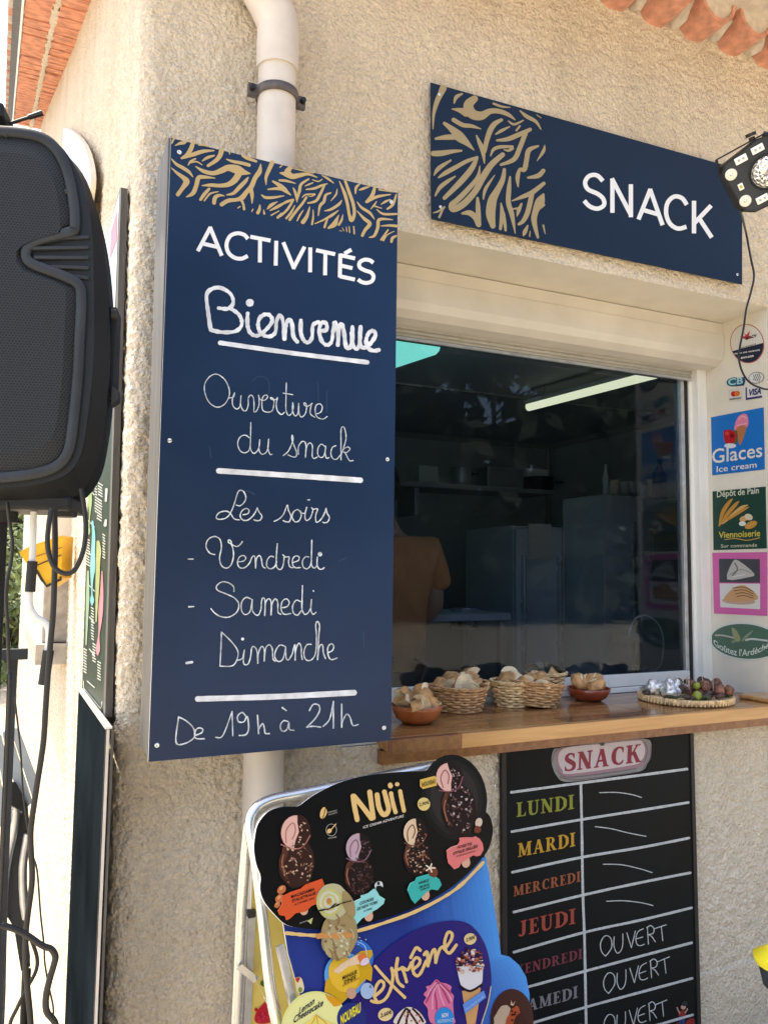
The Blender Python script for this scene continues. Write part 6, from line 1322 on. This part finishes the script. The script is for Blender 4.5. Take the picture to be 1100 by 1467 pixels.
# bracket: bar above the top left edge, knob, arm to the wall
b0, b1 = lpnt(1020+85/9.78, 170+560/9.78, -.045), lpnt(1020+760/9.78, 170+190/9.78, -.045)
k = MB(); d = (b1-b0); dn_ = d.normalized(); k.box((b0+b1)/2, (d.length, .030, .004), M['dark'], (dn_, LN, dn_.cross(LN)))
e0 = lpnt(1020+130/9.78, 170+720/9.78, -.045); d = e0-b0; dn2 = d.normalized(); k.box((b0+e0)/2, (d.length, .030, .004), M['dark'], (dn2, LN, dn2.cross(LN))); k.build('bracket', dl, bevel=.001)
kc = lpnt(1020+590/9.78, 170+285/9.78, -.03); kt = lpnt(1020+560/9.78, 170+180/9.78, -.03); k = MB(); k.tube([kc, kc+(kt-kc)*.45], .008, M['rubber'], 12); k.tube([kc+(kt-kc)*.55, kt], .014, M['rubber'], 10); k.build('knob', dl)
k = MB(); b2_ = lpnt(1160, 200, -.045); k.tube([b1-LN*.01, b2_, Vector((b2_.x+.02, b2_.y, 4.0))], .009, M['dark'], 10); k.build('mounting_arm', dl)
cabp = [lpnt(1064, 303, -.04)]+[onplane(u, v, Vector((0, 1.98, 0)), Vector((0, 1, 0))) for u, v in ((1068, 330), (1075, 368), (1080, 395), (1075, 420), (1069, 442), (1065, 470), (1060, 495), (1058, 512), (1063, 532), (1073, 547), (1088, 555), (1104, 558), (1130, 556), (1160, 548))]
k = MB(); k.tube(cr([tuple(p) for p in cabp], 5), .0036, M['cable'], 8); tag(k.build('light_cable'), 'thin black cable hanging from the party light in front of the stickers', 'cable')

# ------------------------------------------------------------------ loudspeaker on its stand
AZ = R(13); SN = Vector((-math.sin(AZ), -math.cos(AZ), 0)); SR = Vector((math.cos(AZ), -math.sin(AZ), 0)); SD = -SN
SC0 = CAM+ray(-40, 440)*1.33
sp = thing('loudspeaker', (SC0.x, SC0.y, SC0.z-.35), 'large black plastic loudspeaker on a stand at the left edge', 'loudspeaker')
def spt(u, v, d=0, mirror=False):
    p = onplane(u, v, SC0, SN)
    if mirror: t = (p-SC0).dot(SR); p = p-SR*(2*t)
    return p+SD*d
def ring(pts, d=0, off=0):
    """right half outline (top to bottom) completed by its mirror image"""
    P = [spt(u, v, d) for u, v in pts]; Q = [spt(u, v, d, True) for u, v in pts][::-1]; return P+Q
face = cr([(-20, 180), (30, 184), (62, 192), (86, 208), (104, 232), (118, 262), (127, 300), (132, 345), (134, 400), (135, 455), (134, 510), (130, 560), (124, 610), (116, 650), (100, 676), (70, 690), (30, 697), (-20, 699)], 3)
midc = cr([(-20, 176), (30, 180), (66, 189), (95, 209), (119, 243), (135, 295), (144, 345), (149, 400), (152, 455), (152, 510), (148, 565), (141, 620), (130, 668), (108, 702), (76, 716), (30, 718), (-20, 718)], 3)
midc2 = [((u+20)*1.0-20, v) for u, v in midc]
def scaled(P, s_, sv=None):
    c = SC0; out = []
    for p in P: d = p-c; out.append(c+SR*d.dot(SR)*s_+Vector((0, 0, 1))*d.z*(sv or s_)+SD*d.dot(SD))
    return out
R0 = ring(face, 0.0); R1 = ring(face, .018); R2 = ring(midc, .045); R3 = scaled(ring(midc, .13), 0.995, 1.0); R4 = scaled(ring(midc, .26), .90, .93); R5 = scaled(ring(midc, .36), .62, .84)
q = MB(); n = len(R0); vs = R0+R1+R2+R3+R4+R5; fs = []
for i in range(5):
    for k in range(n): fs.append((i*n+k, i*n+(k+1) % n, (i+1)*n+(k+1) % n, (i+1)*n+k))
q.add(vs, fs, M['dark'], True); q.add(R0, [tuple(range(n))], M['dark']); q.add(R5, [tuple(range(n-1, -1, -1))], M['dark']); q.build('cabinet', sp)
# grille
gr = cr([(-20, 196), (30, 200), (60, 207), (80, 224), (93, 252), (99, 285), (101, 318)], 3)+[(98, 326), (62, 336), (42, 345), (32, 356), (32, 372), (42, 386), (92, 405), (108, 414), (110, 420)]+cr([(110, 440), (108, 480), (105, 540), (100, 595), (93, 636), (78, 660), (50, 672), (0, 678), (-20, 679)], 3)
G = ring(gr, -.004); q = MB(); n = len(G)
cen = spt(-32, 440, -.018)
inner = [cen+(p-cen)*.6+SN*(.004) for p in G]; inner2 = [p+SN*.006 for p in [cen+(g_-cen)*.9 for g_ in G]]
q.add(G+inner2, [(k, (k+1) % n, n+(k+1) % n, n+k) for k in range(n)], M['grille'], True); q.add(inner2, [tuple(range(n))], M['grille'])
go = q.build('grille', sp)
# align the grille pattern with the front (object axes)
bc = [(-20, 189), (30, 192), (62, 200), (83, 218), (98, 250), (106, 290), (108, 326), (100, 334), (62, 343), (44, 352), (38, 364), (46, 379), (90, 396), (113, 409), (117, 430), (115, 480), (112, 540), (106, 600), (99, 645), (82, 668), (50, 679), (0, 685), (-20, 686)]
def bezel(sgn):
    C = cr(bc, 4); q = MB(); w = 7.4; L_, R_ = [], []
    for i, (u, v) in enumerate(C):
        a = C[max(i-1, 0)]; b_ = C[min(i+1, len(C)-1)]; dx, dy = b_[0]-a[0], b_[1]-a[1]; l = math.hypot(dx, dy)
        L_.append((u-dy/l*w, v+dx/l*w)); R_.append((u+dy/l*w, v-dx/l*w))
    m_ = sgn < 0; A_ = [spt(u, v, .002, m_) for u, v in L_]; B_ = [spt(u, v, .002, m_) for u, v in R_]; A1 = [p+SN*.012+SD*0 for p in A_]; B1 = [p+SN*.012 for p in B_]; n = len(C)
    A2 = [a+(b_-a)*.12 for a, b_ in zip(A1, B1)]; B2 = [b_+(a-b_)*.12 for a, b_ in zip(A1, B1)]; A1 = [p-SN*.003 for p in A1]; B1 = [p-SN*.003 for p in B1]
    vs = A_+A1+A2+B2+B1+B_; fs = [(r*n+i, r*n+i+1, (r+1)*n+i+1, (r+1)*n+i) for r in range(5) for i in range(n-1)]
    q.add(vs, fs, M['dark2'], True); q.build('bezel', sp)
bezel(1); bezel(-1)
for s_ in (False, True):
    for i in range(5):
        v0 = 341+i*13.2; u0 = (50, 43, 46, 70, 98)[i]; a, b_ = spt(u0+4, v0+3, -.002, s_), spt(128, v0-1+i*1.5, .002, s_); d = b_-a; k = MB(); k.box((a+b_)/2, (d.length, .012, .006), M['dark2'], (d.normalized(), SN, d.normalized().cross(SN))); k.build('port_fin', sp, bevel=.0015)
    for u, v in ((10, 196), (97, 277), (116, 441), (108, 602), (12, 684)):
        c = spt(u, v, -.009, s_); k = MB(); k.lathe(c, [(0, .0004), (.004, .0006), (.0046, -.004)], M['rubber'], 12, SN); k.build('screw', sp)
k = MB(); k.lathe(spt(-32, 560, -.012), [(.128, 0), (.133, .004), (.128, .006), (.06, .001)], M['dark'], 48, SN); 
# side clips, knob
c = spt(152, 432, .07); k = MB(); k.tube([c, c+SR*.010], .011, M['rubber'], 14); k.build('knob', sp)
c = spt(153, 555, .06); k = MB(); k.prism([c+Vector((0, 0, .018)), c+SR*.012+Vector((0, 0, .008)), c+SR*.012-Vector((0, 0, .008)), c-Vector((0, 0, .018))], SD*.03, M['rubber']); k.build('side_clip', sp)
c0, c1 = spt(152, 420, .1), spt(152, 560, .1); k = MB(); k.box((c0+c1)/2, (.014, .06, (c0-c1).length), M['dark'], (SR, SD, Vector((0, 0, 1)))); k.build('side_rail', sp, bevel=.003)
# bottom skirt with pole socket and cable outlet
c = spt(28, 716, .12); k = MB(); k.box(c, (.15, .16, .026), M['dark'], (SR, SD, Vector((0, 0, 1)))); k.build('foot_plate', sp, bevel=.006)
k = MB(); c = spt(76, 727, .1); k.tube([c, c-Vector((0, 0, .010))], .022, M['rubber'], 12); k.build('cable_outlet', sp)
k = MB(); c = spt(-32, 716, .14); k.tube([c, c-Vector((0, 0, .03))], .03, M['rubber'], 16); k.build('pole_socket', sp)
# stand
st = thing('speaker_stand', (c.x, c.y, 0), 'black tripod stand under the loudspeaker', 'speaker stand')
px_ = spt(-36, 760, .13)
k = MB(); k.tube([(px_.x, px_.y, c.z-.028), (px_.x, px_.y, .75)], .0175, M['dark'], 20); k.build('upper_pole', st)
k = MB(); k.tube([(px_.x, px_.y, .80), (px_.x, px_.y, .16)], .021, M['dark2'], 20); k.build('lower_pole', st)
k = MB(); k.tube([(px_.x, px_.y, .86), (px_.x, px_.y, .76)], .030, M['rubber'], 20); k.build('collar', st)
for i in range(3):
    a = R(100+120*i); d = Vector((math.cos(a), math.sin(a), 0)); k = MB(); k.tube([Vector((px_.x, px_.y, .70))+d*.03, Vector((px_.x, px_.y, .015))+d*.52], .0125, M['dark'], 12); lg = k.build('leg', st)
    k = MB(); k.tube([Vector((px_.x, px_.y, .20))+d*.02, Vector((px_.x, px_.y, .36))+d*.27], .008, M['dark'], 8); k.build('brace', st)
    k = MB(); k.ball(Vector((px_.x, px_.y, .016))+d*.52, .016, M['rubber'], 10, 8); k.build('rubber_foot', lg)
# microphone receiver with stub aerial standing on the loudspeaker
tp = onplane(-8, 184, SC0+SD*.06, SN); k_ = thing('wireless_receiver', tuple(tp), 'small black box with a stub aerial on top of the loudspeaker', 'receiver')
k = MB(); k.box(tp+Vector((-.03, 0, .013)), (.11, .08, .028), M['dark'], (SR, SD, Vector((0, 0, 1)))); k.build('case', k_, bevel=.006)
q5 = SC0+SD*.06; a0_, a1_ = onplane(-6, 183, q5, SN), onplane(61, 161, q5, SN); k = MB(); k.tube([a0_, a0_+(a1_-a0_)*.72], .0032, M['cable'], 8); k.tube([a0_+(a1_-a0_)*.7, a1_], [.0045, .0052], M['cable'], 10); k.build('aerial', k_)

# ------------------------------------------------------------------ cables hanging under the loudspeaker
def cable(pts, y, r, m, label, group=None, ext=None, name='cable'):
    P = [tuple(onY(u, v, y)) for u, v in pts]
    if ext: P += [tuple(Vector(P[-1])+Vector(e)) for e in ext]
    k = MB(); k.tube(cr(P, 5), r, m, 8); return tag(k.build(name), label, 'cable', group)
fl_ = [(.0, .02, -.4), (.05, .05, -.76)]
def down(pts, y): z = onY(*pts[-1], y).z; return [(.0, .0, -.05*i) for i in range(1, int((z-.06)/.05))]+[(.01, .01, -(z-.05)), (.04, .03, -(z-.014)), (.10, .06, -(z-.010)), (.2, .12, -(z-.010))]
c1 = [(78, 728), (79, 780), (78, 830), (76, 880), (72, 925), (68, 975), (65, 1020), (62, 1065), (53, 1125), (45, 1180), (44, 1210), (46, 1260), (40, 1310), (37, 1340), (37, 1390), (44, 1467)]
cable(c1, 1.47, .0048, M['cable'], 'thick black cable running straight down from the loudspeaker', ext=down(c1, 1.47))
c2 = [(74, 728), (70, 750), (68, 778), (72, 800), (80, 815), (95, 822), (108, 815), (119, 790), (123, 760), (121, 730), (116, 700)]
cable(c2, 1.45, .0042, M['cable'], 'black cable looping below the loudspeaker corner')
c3 = [(-12, 1318), (0, 1326), (7, 1327), (33, 1337), (60, 1355), (73, 1360), (79, 1370), (78, 1380), (71, 1404), (66, 1428), (67, 1450), (80, 1470)]
cable(c3, 1.42, .0052, M['cable'], 'black cable with a sharp bend crossing at the lower left', ext=down(c3, 1.42))
c4 = [(21, 1000), (24, 1025), (28, 1060), (31, 1100), (34, 1145), (45, 1218), (53, 1247), (58, 1309), (63, 1355), (64, 1378), (69, 1410), (76, 1442), (76, 1462)]
cable(c4, 1.52, .0016, M['cable'], 'very thin black wire hanging beside the thick cable', ext=down(c4, 1.52))
c5 = [(44, 1345), (53, 1372), (51, 1393), (37, 1419), (24, 1446), (14, 1470)]
cable(c5, 1.49, .0032, M['cable'], 'black cable curving towards the lower left corner', ext=down(c5, 1.49))
c6 = [(10, 719), (14, 749), (18, 778), (16, 804), (11, 828), (9, 856), (11, 902), (13, 960), (13, 1010)]
cable(c6, 1.50, .0030, M['cable'], 'thin black cable in front of the trees at the left edge', ext=[(0, .0, -.5), (.0, .0, -1.15)])
wc = thing('white_cable', tuple(onY(48, 722, 1.55)), 'white cable with two black sleeves hanging behind the loudspeaker', 'cable')
k = MB(); k.tube(cr([tuple(onY(u, v, 1.55)) for u, v in ((50, 700), (48, 740), (47, 780), (45, 820), (42, 855), (44, 872), (52, 884), (63, 891), (69, 900), (70, 915), (68, 935))], 5), .0060, M['cable_w'], 12); k.build('cord', wc)
for a, b_, r in (((46.5, 804), (43, 848), .0088), ((69.5, 932), (62.5, 981), .0095)): k = MB(); k.tube([onY(*a, 1.548), onY(*b_, 1.548)], r, M['rubber'], 14); k.build('sleeve', wc)

# black post with a short cross bar
p0 = onY(22, 936, 2.2); mp_ = thing('metal_post', (p0.x, 2.2, 0), 'dark metal post with a short crossbar behind the loudspeaker stand', 'post')
k = MB(); k.box((p0.x-.005, 2.2, p0.z/2), (.022, .022, p0.z-.01), M['dark2']); k.build('upright', mp_)
a, b_ = onY(-6, 936, 2.2), onY(40, 935, 2.2); k = MB(); k.box(((a.x+b_.x)/2, 2.176, p0.z), (b_.x-a.x, .024, .026), M['dark2']); k.build('crossbar', mp_)

# grey slatted chair leaning near the wall
ch_ = thing('garden_chair', tuple(onY(20, 1300, 2.4).xy)+(0,), 'grey slatted plastic chair folded beside the left wall', 'chair')
def cpt(u, v, y=2.4): return onY(u, v, y)
slats = [((3, 1050), (13, 1043), (46, 1150), (30, 1166)), ((-8, 1062), (1, 1052), (28, 1168), (14, 1176)), ((-20, 1075), (-10, 1065), (12, 1178), (-4, 1188)), ((14, 1042), (26, 1044), (51, 1112), (48, 1148))]
for s4 in slats:
    k = MB(); k.prism([cpt(u, v) for u, v in s4], (0, .022, 0), M['chair']); k.build('back_slat', ch_, bevel=.004)
k = MB(); k.prism([cpt(*p, 2.385) for p in ((5, 1122), (22, 1122), (40, 1155), (37, 1166), (8, 1150))], (0, .012, 0), M['dark']); k.build('hinge_plate', ch_, bevel=.002)
k = MB(); k.prism([cpt(*p, 2.42) for p in ((8, 1150), (40, 1158), (42, 1185), (33, 1260), (36, 1320), (44, 1385), (30, 1392), (20, 1330), (8, 1310))], (0, .05, 0), M['binbody']); k.build('seat', ch_, bevel=.01)
for pts in ([(8, 1160), (22, 1158), (20, 1190), (8, 1250), (4, 1330), (2, 1420)], [(40, 1195), (33, 1240), (34, 1290), (38, 1316)]):
    k = MB(); P = [tuple(cpt(u, v, 2.40)) for u, v in pts]; k.tube(cr(P, 5), .011, M['alu'], 10); k.build('leg', ch_)
a, b_ = cpt(2, 1420, 2.40), cpt(38, 1390, 2.43); k = MB(); k.tube([a, (a.x, a.y, .01)], .011, M['alu'], 10); k.tube([b_, (b_.x, b_.y, .01)], .012, M['dark'], 10); k.build('leg', ch_)

# ------------------------------------------------------------------ left wall: boards, sill, yellow bin-box
LW = Vector((0.236, 2.4, 0)); LNn = Vector((-1, -.0125, 0)).normalized()
def lw(u, v, h=0): return onplane(u, v, LW+LNn*h, LNn)
menu = thing('menu_board', tuple(lw(140, 900)), 'tall dark green drinks menu board on the left wall, seen edge on', 'menu board')
mo = [(172, 268), (149, 1026), (117.5, 986), (128, 640), (148, 356)]
q = MB(); q.prism([lw(u, v, .022) for u, v in mo], -LNn*.014, ink(62, 74, 66, spec=0.02), M['plyedge']); q.build('panel', menu)
A = Art(LW+LNn*.022, LNn); Zc = (0, 690, 5.433); Zd = (0, 400, 3.668)
A.poly([(171.5, 276), (160.8, 560), (140.5, 596), (140, 470), (149, 356)], ink(212, 208, 200), 1)
A.blob("540,60 560,20 600,0 600,120 585,300 590,480 560,450 550,200", ink(200, 196, 190), 2, Zd, 3)
A.poly([(169, 300), (168, 345), (158, 372), (160, 330)], ink(196, 60, 60), 3); A.poly([(163, 380), (162, 420), (158, 410), (159, 385)], ink(170, 190, 205), 3); A.poly([(160.5, 440), (159, 520), (157, 500), (157.5, 450)], ink(150, 185, 205), 3)
for st, c in (("700,40,30 705,150,34 705,250,10 698,340,10 697,385,24 698,410,10", (150, 175, 120)), ("725,310,14 735,420,26 730,560,34 727,680,40 722,770,20 722,870,10 723,920,34 722,960,12", (120, 190, 195)), ("770,470,24 775,540,40 770,620,34 765,800,30 755,1090,10", (165, 175, 120)),
    ("800,700,8 798,860,26 790,1000,36 785,1100,24 775,1200,10 768,1300,34 766,1350,10", (205, 140, 150)), ("690,700,14 688,900,26 683,1050,20 675,1270,10", (150, 178, 150)), ("830,300,16 825,340,24", (205, 205, 200)), ("835,60,20 830,150,16", (205, 205, 200))):
    P = widths(st); A.stroke([(x/5.433, y/5.433+690, w/5.433) for x, y, w in P], 1, ink(*c), 3, 4)
rnd = random.Random(8)
for (x0, x1, y0, y1) in ((745, 760, 30, 250), (770, 805, 10, 110), (760, 800, 130, 300), (672, 705, 440, 640), (805, 825, 410, 590), (715, 735, 980, 1240), (725, 750, 1260, 1400), (765, 790, 1400, 1540), (655, 680, 1300, 1480)):
    yq = y0
    while yq < y1: 
        A.stroke([(x0/5.433+rnd.uniform(0, 1), yq/5.433+690), (x1/5.433-rnd.uniform(0, 1), yq/5.433+690+(x1-x0)/5.433*.55)], 1.6, ink(205, 208, 200), 3, 1); yq += 22
for i in range(7): y0 = 700+i*46; A.stroke([(126+rnd.uniform(-1, 3), y0), (136, y0+9)], 1.5, ink(200, 204, 196), 2, 1)
A.stroke([(120.5, 976), (121, 986), (146, 1016), (147.5, 1006)], 1.2, ink(205, 208, 200), 3, 1)
A.build('menu_print', menu)
k = MB(); k.prism([lw(u, v, .024) for u, v in ((173.5, 268), (171.5, 268), (147.8, 1027), (150.6, 1028))], -LNn*.018, M['plyedge']); k.build('edge_trim', menu)
bp = thing('gloss_panel', tuple(lw(130, 1300, .02).xy)+(0,), 'tall black glossy panel leaning on the left wall under the menu board', 'panel')
q = MB(); a, b_, c, d = lw(151, 1046, .045), lw(112.5, 991, .045), lw(92.5, 1467, .055), lw(133, 1467, .055)
e1 = c+(c-b_)*((c.z-.01)/(b_.z-c.z)); e2 = d+(d-a)*((d.z-.01)/(a.z-d.z))
q.prism([a, b_, e1, e2], -LNn*.010, M['blackgloss'], M['plyedge']); q.build('sheet', bp)
for off_, w_ in ((-.002, .006), (-.013, .005)):
    q = MB(); dd = (e2-a).normalized(); q.box((a+e2)/2-LNn*(.006+.010*(off_ < -.01))+Vector((0, -.004+off_*.3, 0)), (.006, .004, (e2-a).length), M['pvc'] if w_ > .0055 else M['plyedge'], (LNn, dd.cross(LNn).normalized(), dd)); q.build('edge_strip', bp)
q = MB(); q.prism([a+Vector((0, 0, .001)), b_+Vector((0, 0, .001)), b_+Vector((0, 0, .006)), a+Vector((0, 0, .006))], -LNn*.016, M['alu']); q.build('top_trim', bp)
# rounded pale board further up
k = MB(); rbp = cr([(77, 186), (88, 183), (100, 185), (112, 195), (122, 212), (128, 234), (130, 258), (127, 285)], 4)+[(127, 330), (80, 330), (72, 200)]
k.prism([lw(u, v, .05) for u, v in rbp], -LNn*.02, M['slat'], M['smooth']); o = k.build('rounded_board'); tag(o, 'pale rounded board high on the left wall behind the loudspeaker', 'board')
# window sill block, jamb and yellow box
def wallx(y): return 0.225-0.0306*(y-3.4) if y > 3.4 else 0.24
sl_ = thing('window_ledge', (wallx(4.2), 4.2, .9), 'grey stone window ledge jutting from the left wall', 'window ledge')
zt_, zb_ = onY(54, 924, 4.0).z, onY(54, 953, 4.0).z
k = MB(); xw = wallx(4.0); xo = onY(51, 930, 4.0).x; k.prism([(xo, 4.0, zt_), (xw+.03, 4.0, zt_), (xw+.03, 4.0, zb_), (xo, 4.0, zb_)], (-.035, 1.5, 0), M['stone']); k.build('sill', sl_, bevel=.006)
xj = onY(62, 860, 4.06).x; k = MB(); k.bx(xj, xw+.03, 4.06, 4.20, zt_+.003, zt_+.36, M['stone']); k.build('jamb_stone', sl_, bevel=.01)
k = MB(); k.bx(xj+.02, xw+.03, 4.07, 4.18, zt_+.365, zt_+1.3, M['smooth']); k.build('jamb', sl_, bevel=.004)
yb = thing('yellow_box', tuple(onY(70, 820, 3.7)), 'yellow sheet metal box fixed to the left wall above the ledge', 'box')
yp = [(27, 791), (46, 781), (90, 767), (87.5, 828), (68, 841), (60, 832), (52, 816), (37, 806)]
k = MB(); k.prism([onY(u, v, 3.7) for u, v in yp], (.05, .12, 0), M['yellowbox'], M['yellowbox']); k.build('body', yb, bevel=.003)
k = MB(); P = [tuple(onY(u, v, 3.695)) for u, v in ((52, 817), (60, 831), (67, 840), (87, 830), (86.5, 826))]; k.tube(P, .006, M['rubber'], 6); k.build('bottom_seal', yb)
k = MB(); P = [onY(48, 812, 3.696), onY(88, 795, 3.696)]; k.tube(P, .0025, M['rubber'], 6); k.tube([onY(50, 798, 3.696), onY(89, 784, 3.696)], .0018, M['woodend'], 6); k.build('seam', yb)

# ------------------------------------------------------------------ bin at the right
Bp = CAM+ray(1140, 1400)*1.75
bn = thing('recycling_bin', (Bp.x+.1, Bp.y, 0), 'dark wheeled bin with a yellow lid at the lower right corner', 'bin')
lz = (CAM+ray(1078, 1352)*1.60).z; ex0 = CAM+ray(1076, 1352)*1.60; bx0 = ex0.x; by0 = ex0.y
def rr2(cx, cy, hx, hy, z, r=.05, n=5):
    out = []
    for (sx_, sy_, a0) in ((1, 1, 0), (-1, 1, 90), (-1, -1, 180), (1, -1, 270)):
        for i in range(n+1):
            a = R(a0+90*i/n); out.append(Vector((cx+sx_*(hx-r)+r*math.cos(a), cy+sy_*(hy-r)+r*math.sin(a), z)))
    return out
cx_, cy_ = bx0+.332, by0-.20; lz -= .045
def loft(levels, m, name, par):
    k = MB(); rs_ = [rr2(cx_, cy_, hx, hy, z) for hx, hy, z in levels]; n = len(rs_[0]); vs = [p for r_ in rs_ for p in r_]
    k.add(vs, [(i*n+j, i*n+(j+1) % n, (i+1)*n+(j+1) % n, (i+1)*n+j) for i in range(len(rs_)-1) for j in range(n)], m, True); k.add(rs_[0], [tuple(range(n-1, -1, -1))], m); k.add(rs_[-1], [tuple(range(n))], m); return k.build(name, par)
loft([(.20, .19, .03), (.235, .235, lz-.085), (.262, .262, lz-.07), (.268, .268, lz-.03), (.262, .262, lz-.028)], M['binbody'], 'body', bn)
loft([(.272, .272, lz-.027), (.275, .275, lz-.012), (.25, .25, lz+.004), (.18, .18, lz+.012)], M['yellow'], 'lid', bn)
k = MB(); k.tube([(cx_-.21, cy_+.2, .1), (cx_-.26, cy_+.2, .1)], .1, M['rubber'], 24); k.build('wheel', bn)
k = MB(); k.tube([(cx_+.21, cy_+.2, .1), (cx_+.26, cy_+.2, .1)], .1, M['rubber'], 24); k.build('wheel', bn)

# ------------------------------------------------------------------ trees behind the house
def tree(x, y, h, r, label, m1, m2, seed, n=2600, base=.25):
    rnd = random.Random(seed); t = thing('broadleaf_tree', (x, y, 0), label, 'tree', None)
    k = MB(); k.tube([(x, y, 0), (x+.1, y, h*.3), (x-.05, y+.1, h*.6), (x, y, h*.85)], [.16, .12, .08, .03], M['bark'], 10); 
    for i in range(6):
        a = rnd.uniform(0, 6.28); z = h*rnd.uniform(.3, .6); k.tube([(x, y, z), (x+math.cos(a)*r*.4, y+math.sin(a)*r*.4, z+h*.1), (x+math.cos(a)*r*.75, y+math.sin(a)*r*.75, z+h*.18)], [.06, .04, .015], M['bark'], 7)
    k.build('trunk', t)
    cl = []
    for i in range(38):
        a = rnd.uniform(0, 6.28); f = rnd.random(); z = h*(base+(1-base)*f); w = r*math.sin(math.pi*min(1, (.12+f*.85)))**.7; d = w*math.sqrt(rnd.random()); cl.append(Vector((x+d*math.cos(a), y+d*math.sin(a), z)))
    for mm, fr in ((m1, .6), (m2, .4)):
        q = MB()
        for i in range(int(n*fr)):
            c = rnd.choice(cl); p = c+Vector((rnd.gauss(0, 1), rnd.gauss(0, 1), rnd.gauss(0, .8)))*r*.17; u = Vector((rnd.uniform(-1, 1), rnd.uniform(-1, 1), rnd.uniform(-1, 1))).normalized(); v = u.orthogonal().normalized(); s_ = rnd.uniform(.05, .11)*(1 if y > 0 else 6)
            q.add([p-u*s_, p+v*s_*.45, p+u*s_, p-v*s_*.45], [(0, 1, 2, 3)], mm)
        q.build('crown', t)
tree(-1.2, 13.0, 2.9, 1.5, 'light green bushy tree low behind the house at the left edge', M['leaf2'], M['leaf'], 1, 9000, .05)
tree(-.2, 15.5, 3.0, 1.6, 'green bush beside the end of the left wall', M['leaf'], M['leaf2'], 2, 8000, .05)
tree(-1.4, 22.0, 7.5, 3.0, 'tall dark tree farther behind at the left edge', M['leaf'], M['leaf'], 3, 12000, .08)
tree(-4.2, 14.5, 4.6, 2.0, 'green tree outside the left edge of the yard', M['leaf2'], M['leaf'], 5, 6000, .03)
tree(-7.5, 13, 5.2, 2.2, 'green tree farther left of the yard', M['leaf'], M['leaf'], 6, 6000, .03)
tree(.8, 24.0, 6.2, 2.6, 'dark tree hidden behind the far end of the house', M['leaf'], M['leaf'], 4, 5000, .1)

# unseen trees, added across the yard so the window glass mirrors something dark
for i, (x, y, h, r) in enumerate(((8, -22, 13, 5.6), (16, -20, 14, 5.8), (24, -18, 13, 5.6), (32, -12, 14, 6.2), (0, -24, 13, 5.6), (38, -4, 14, 6.2))):
    tree(x, y, h, r, ('unseen round dark tree added across the yard for the window reflection', 'unseen tall bushy tree added opposite the counter for the window reflection', 'unseen dense dark tree added to the right for the window reflection', 'unseen broad tree added far right across the yard for the window reflection', 'unseen dark tree added across the yard on the left for the window reflection', 'unseen tallest tree added beyond the right end of the yard for the window reflection')[i], M['leafd'], M['leafd'], 20+i, 6500, .02)
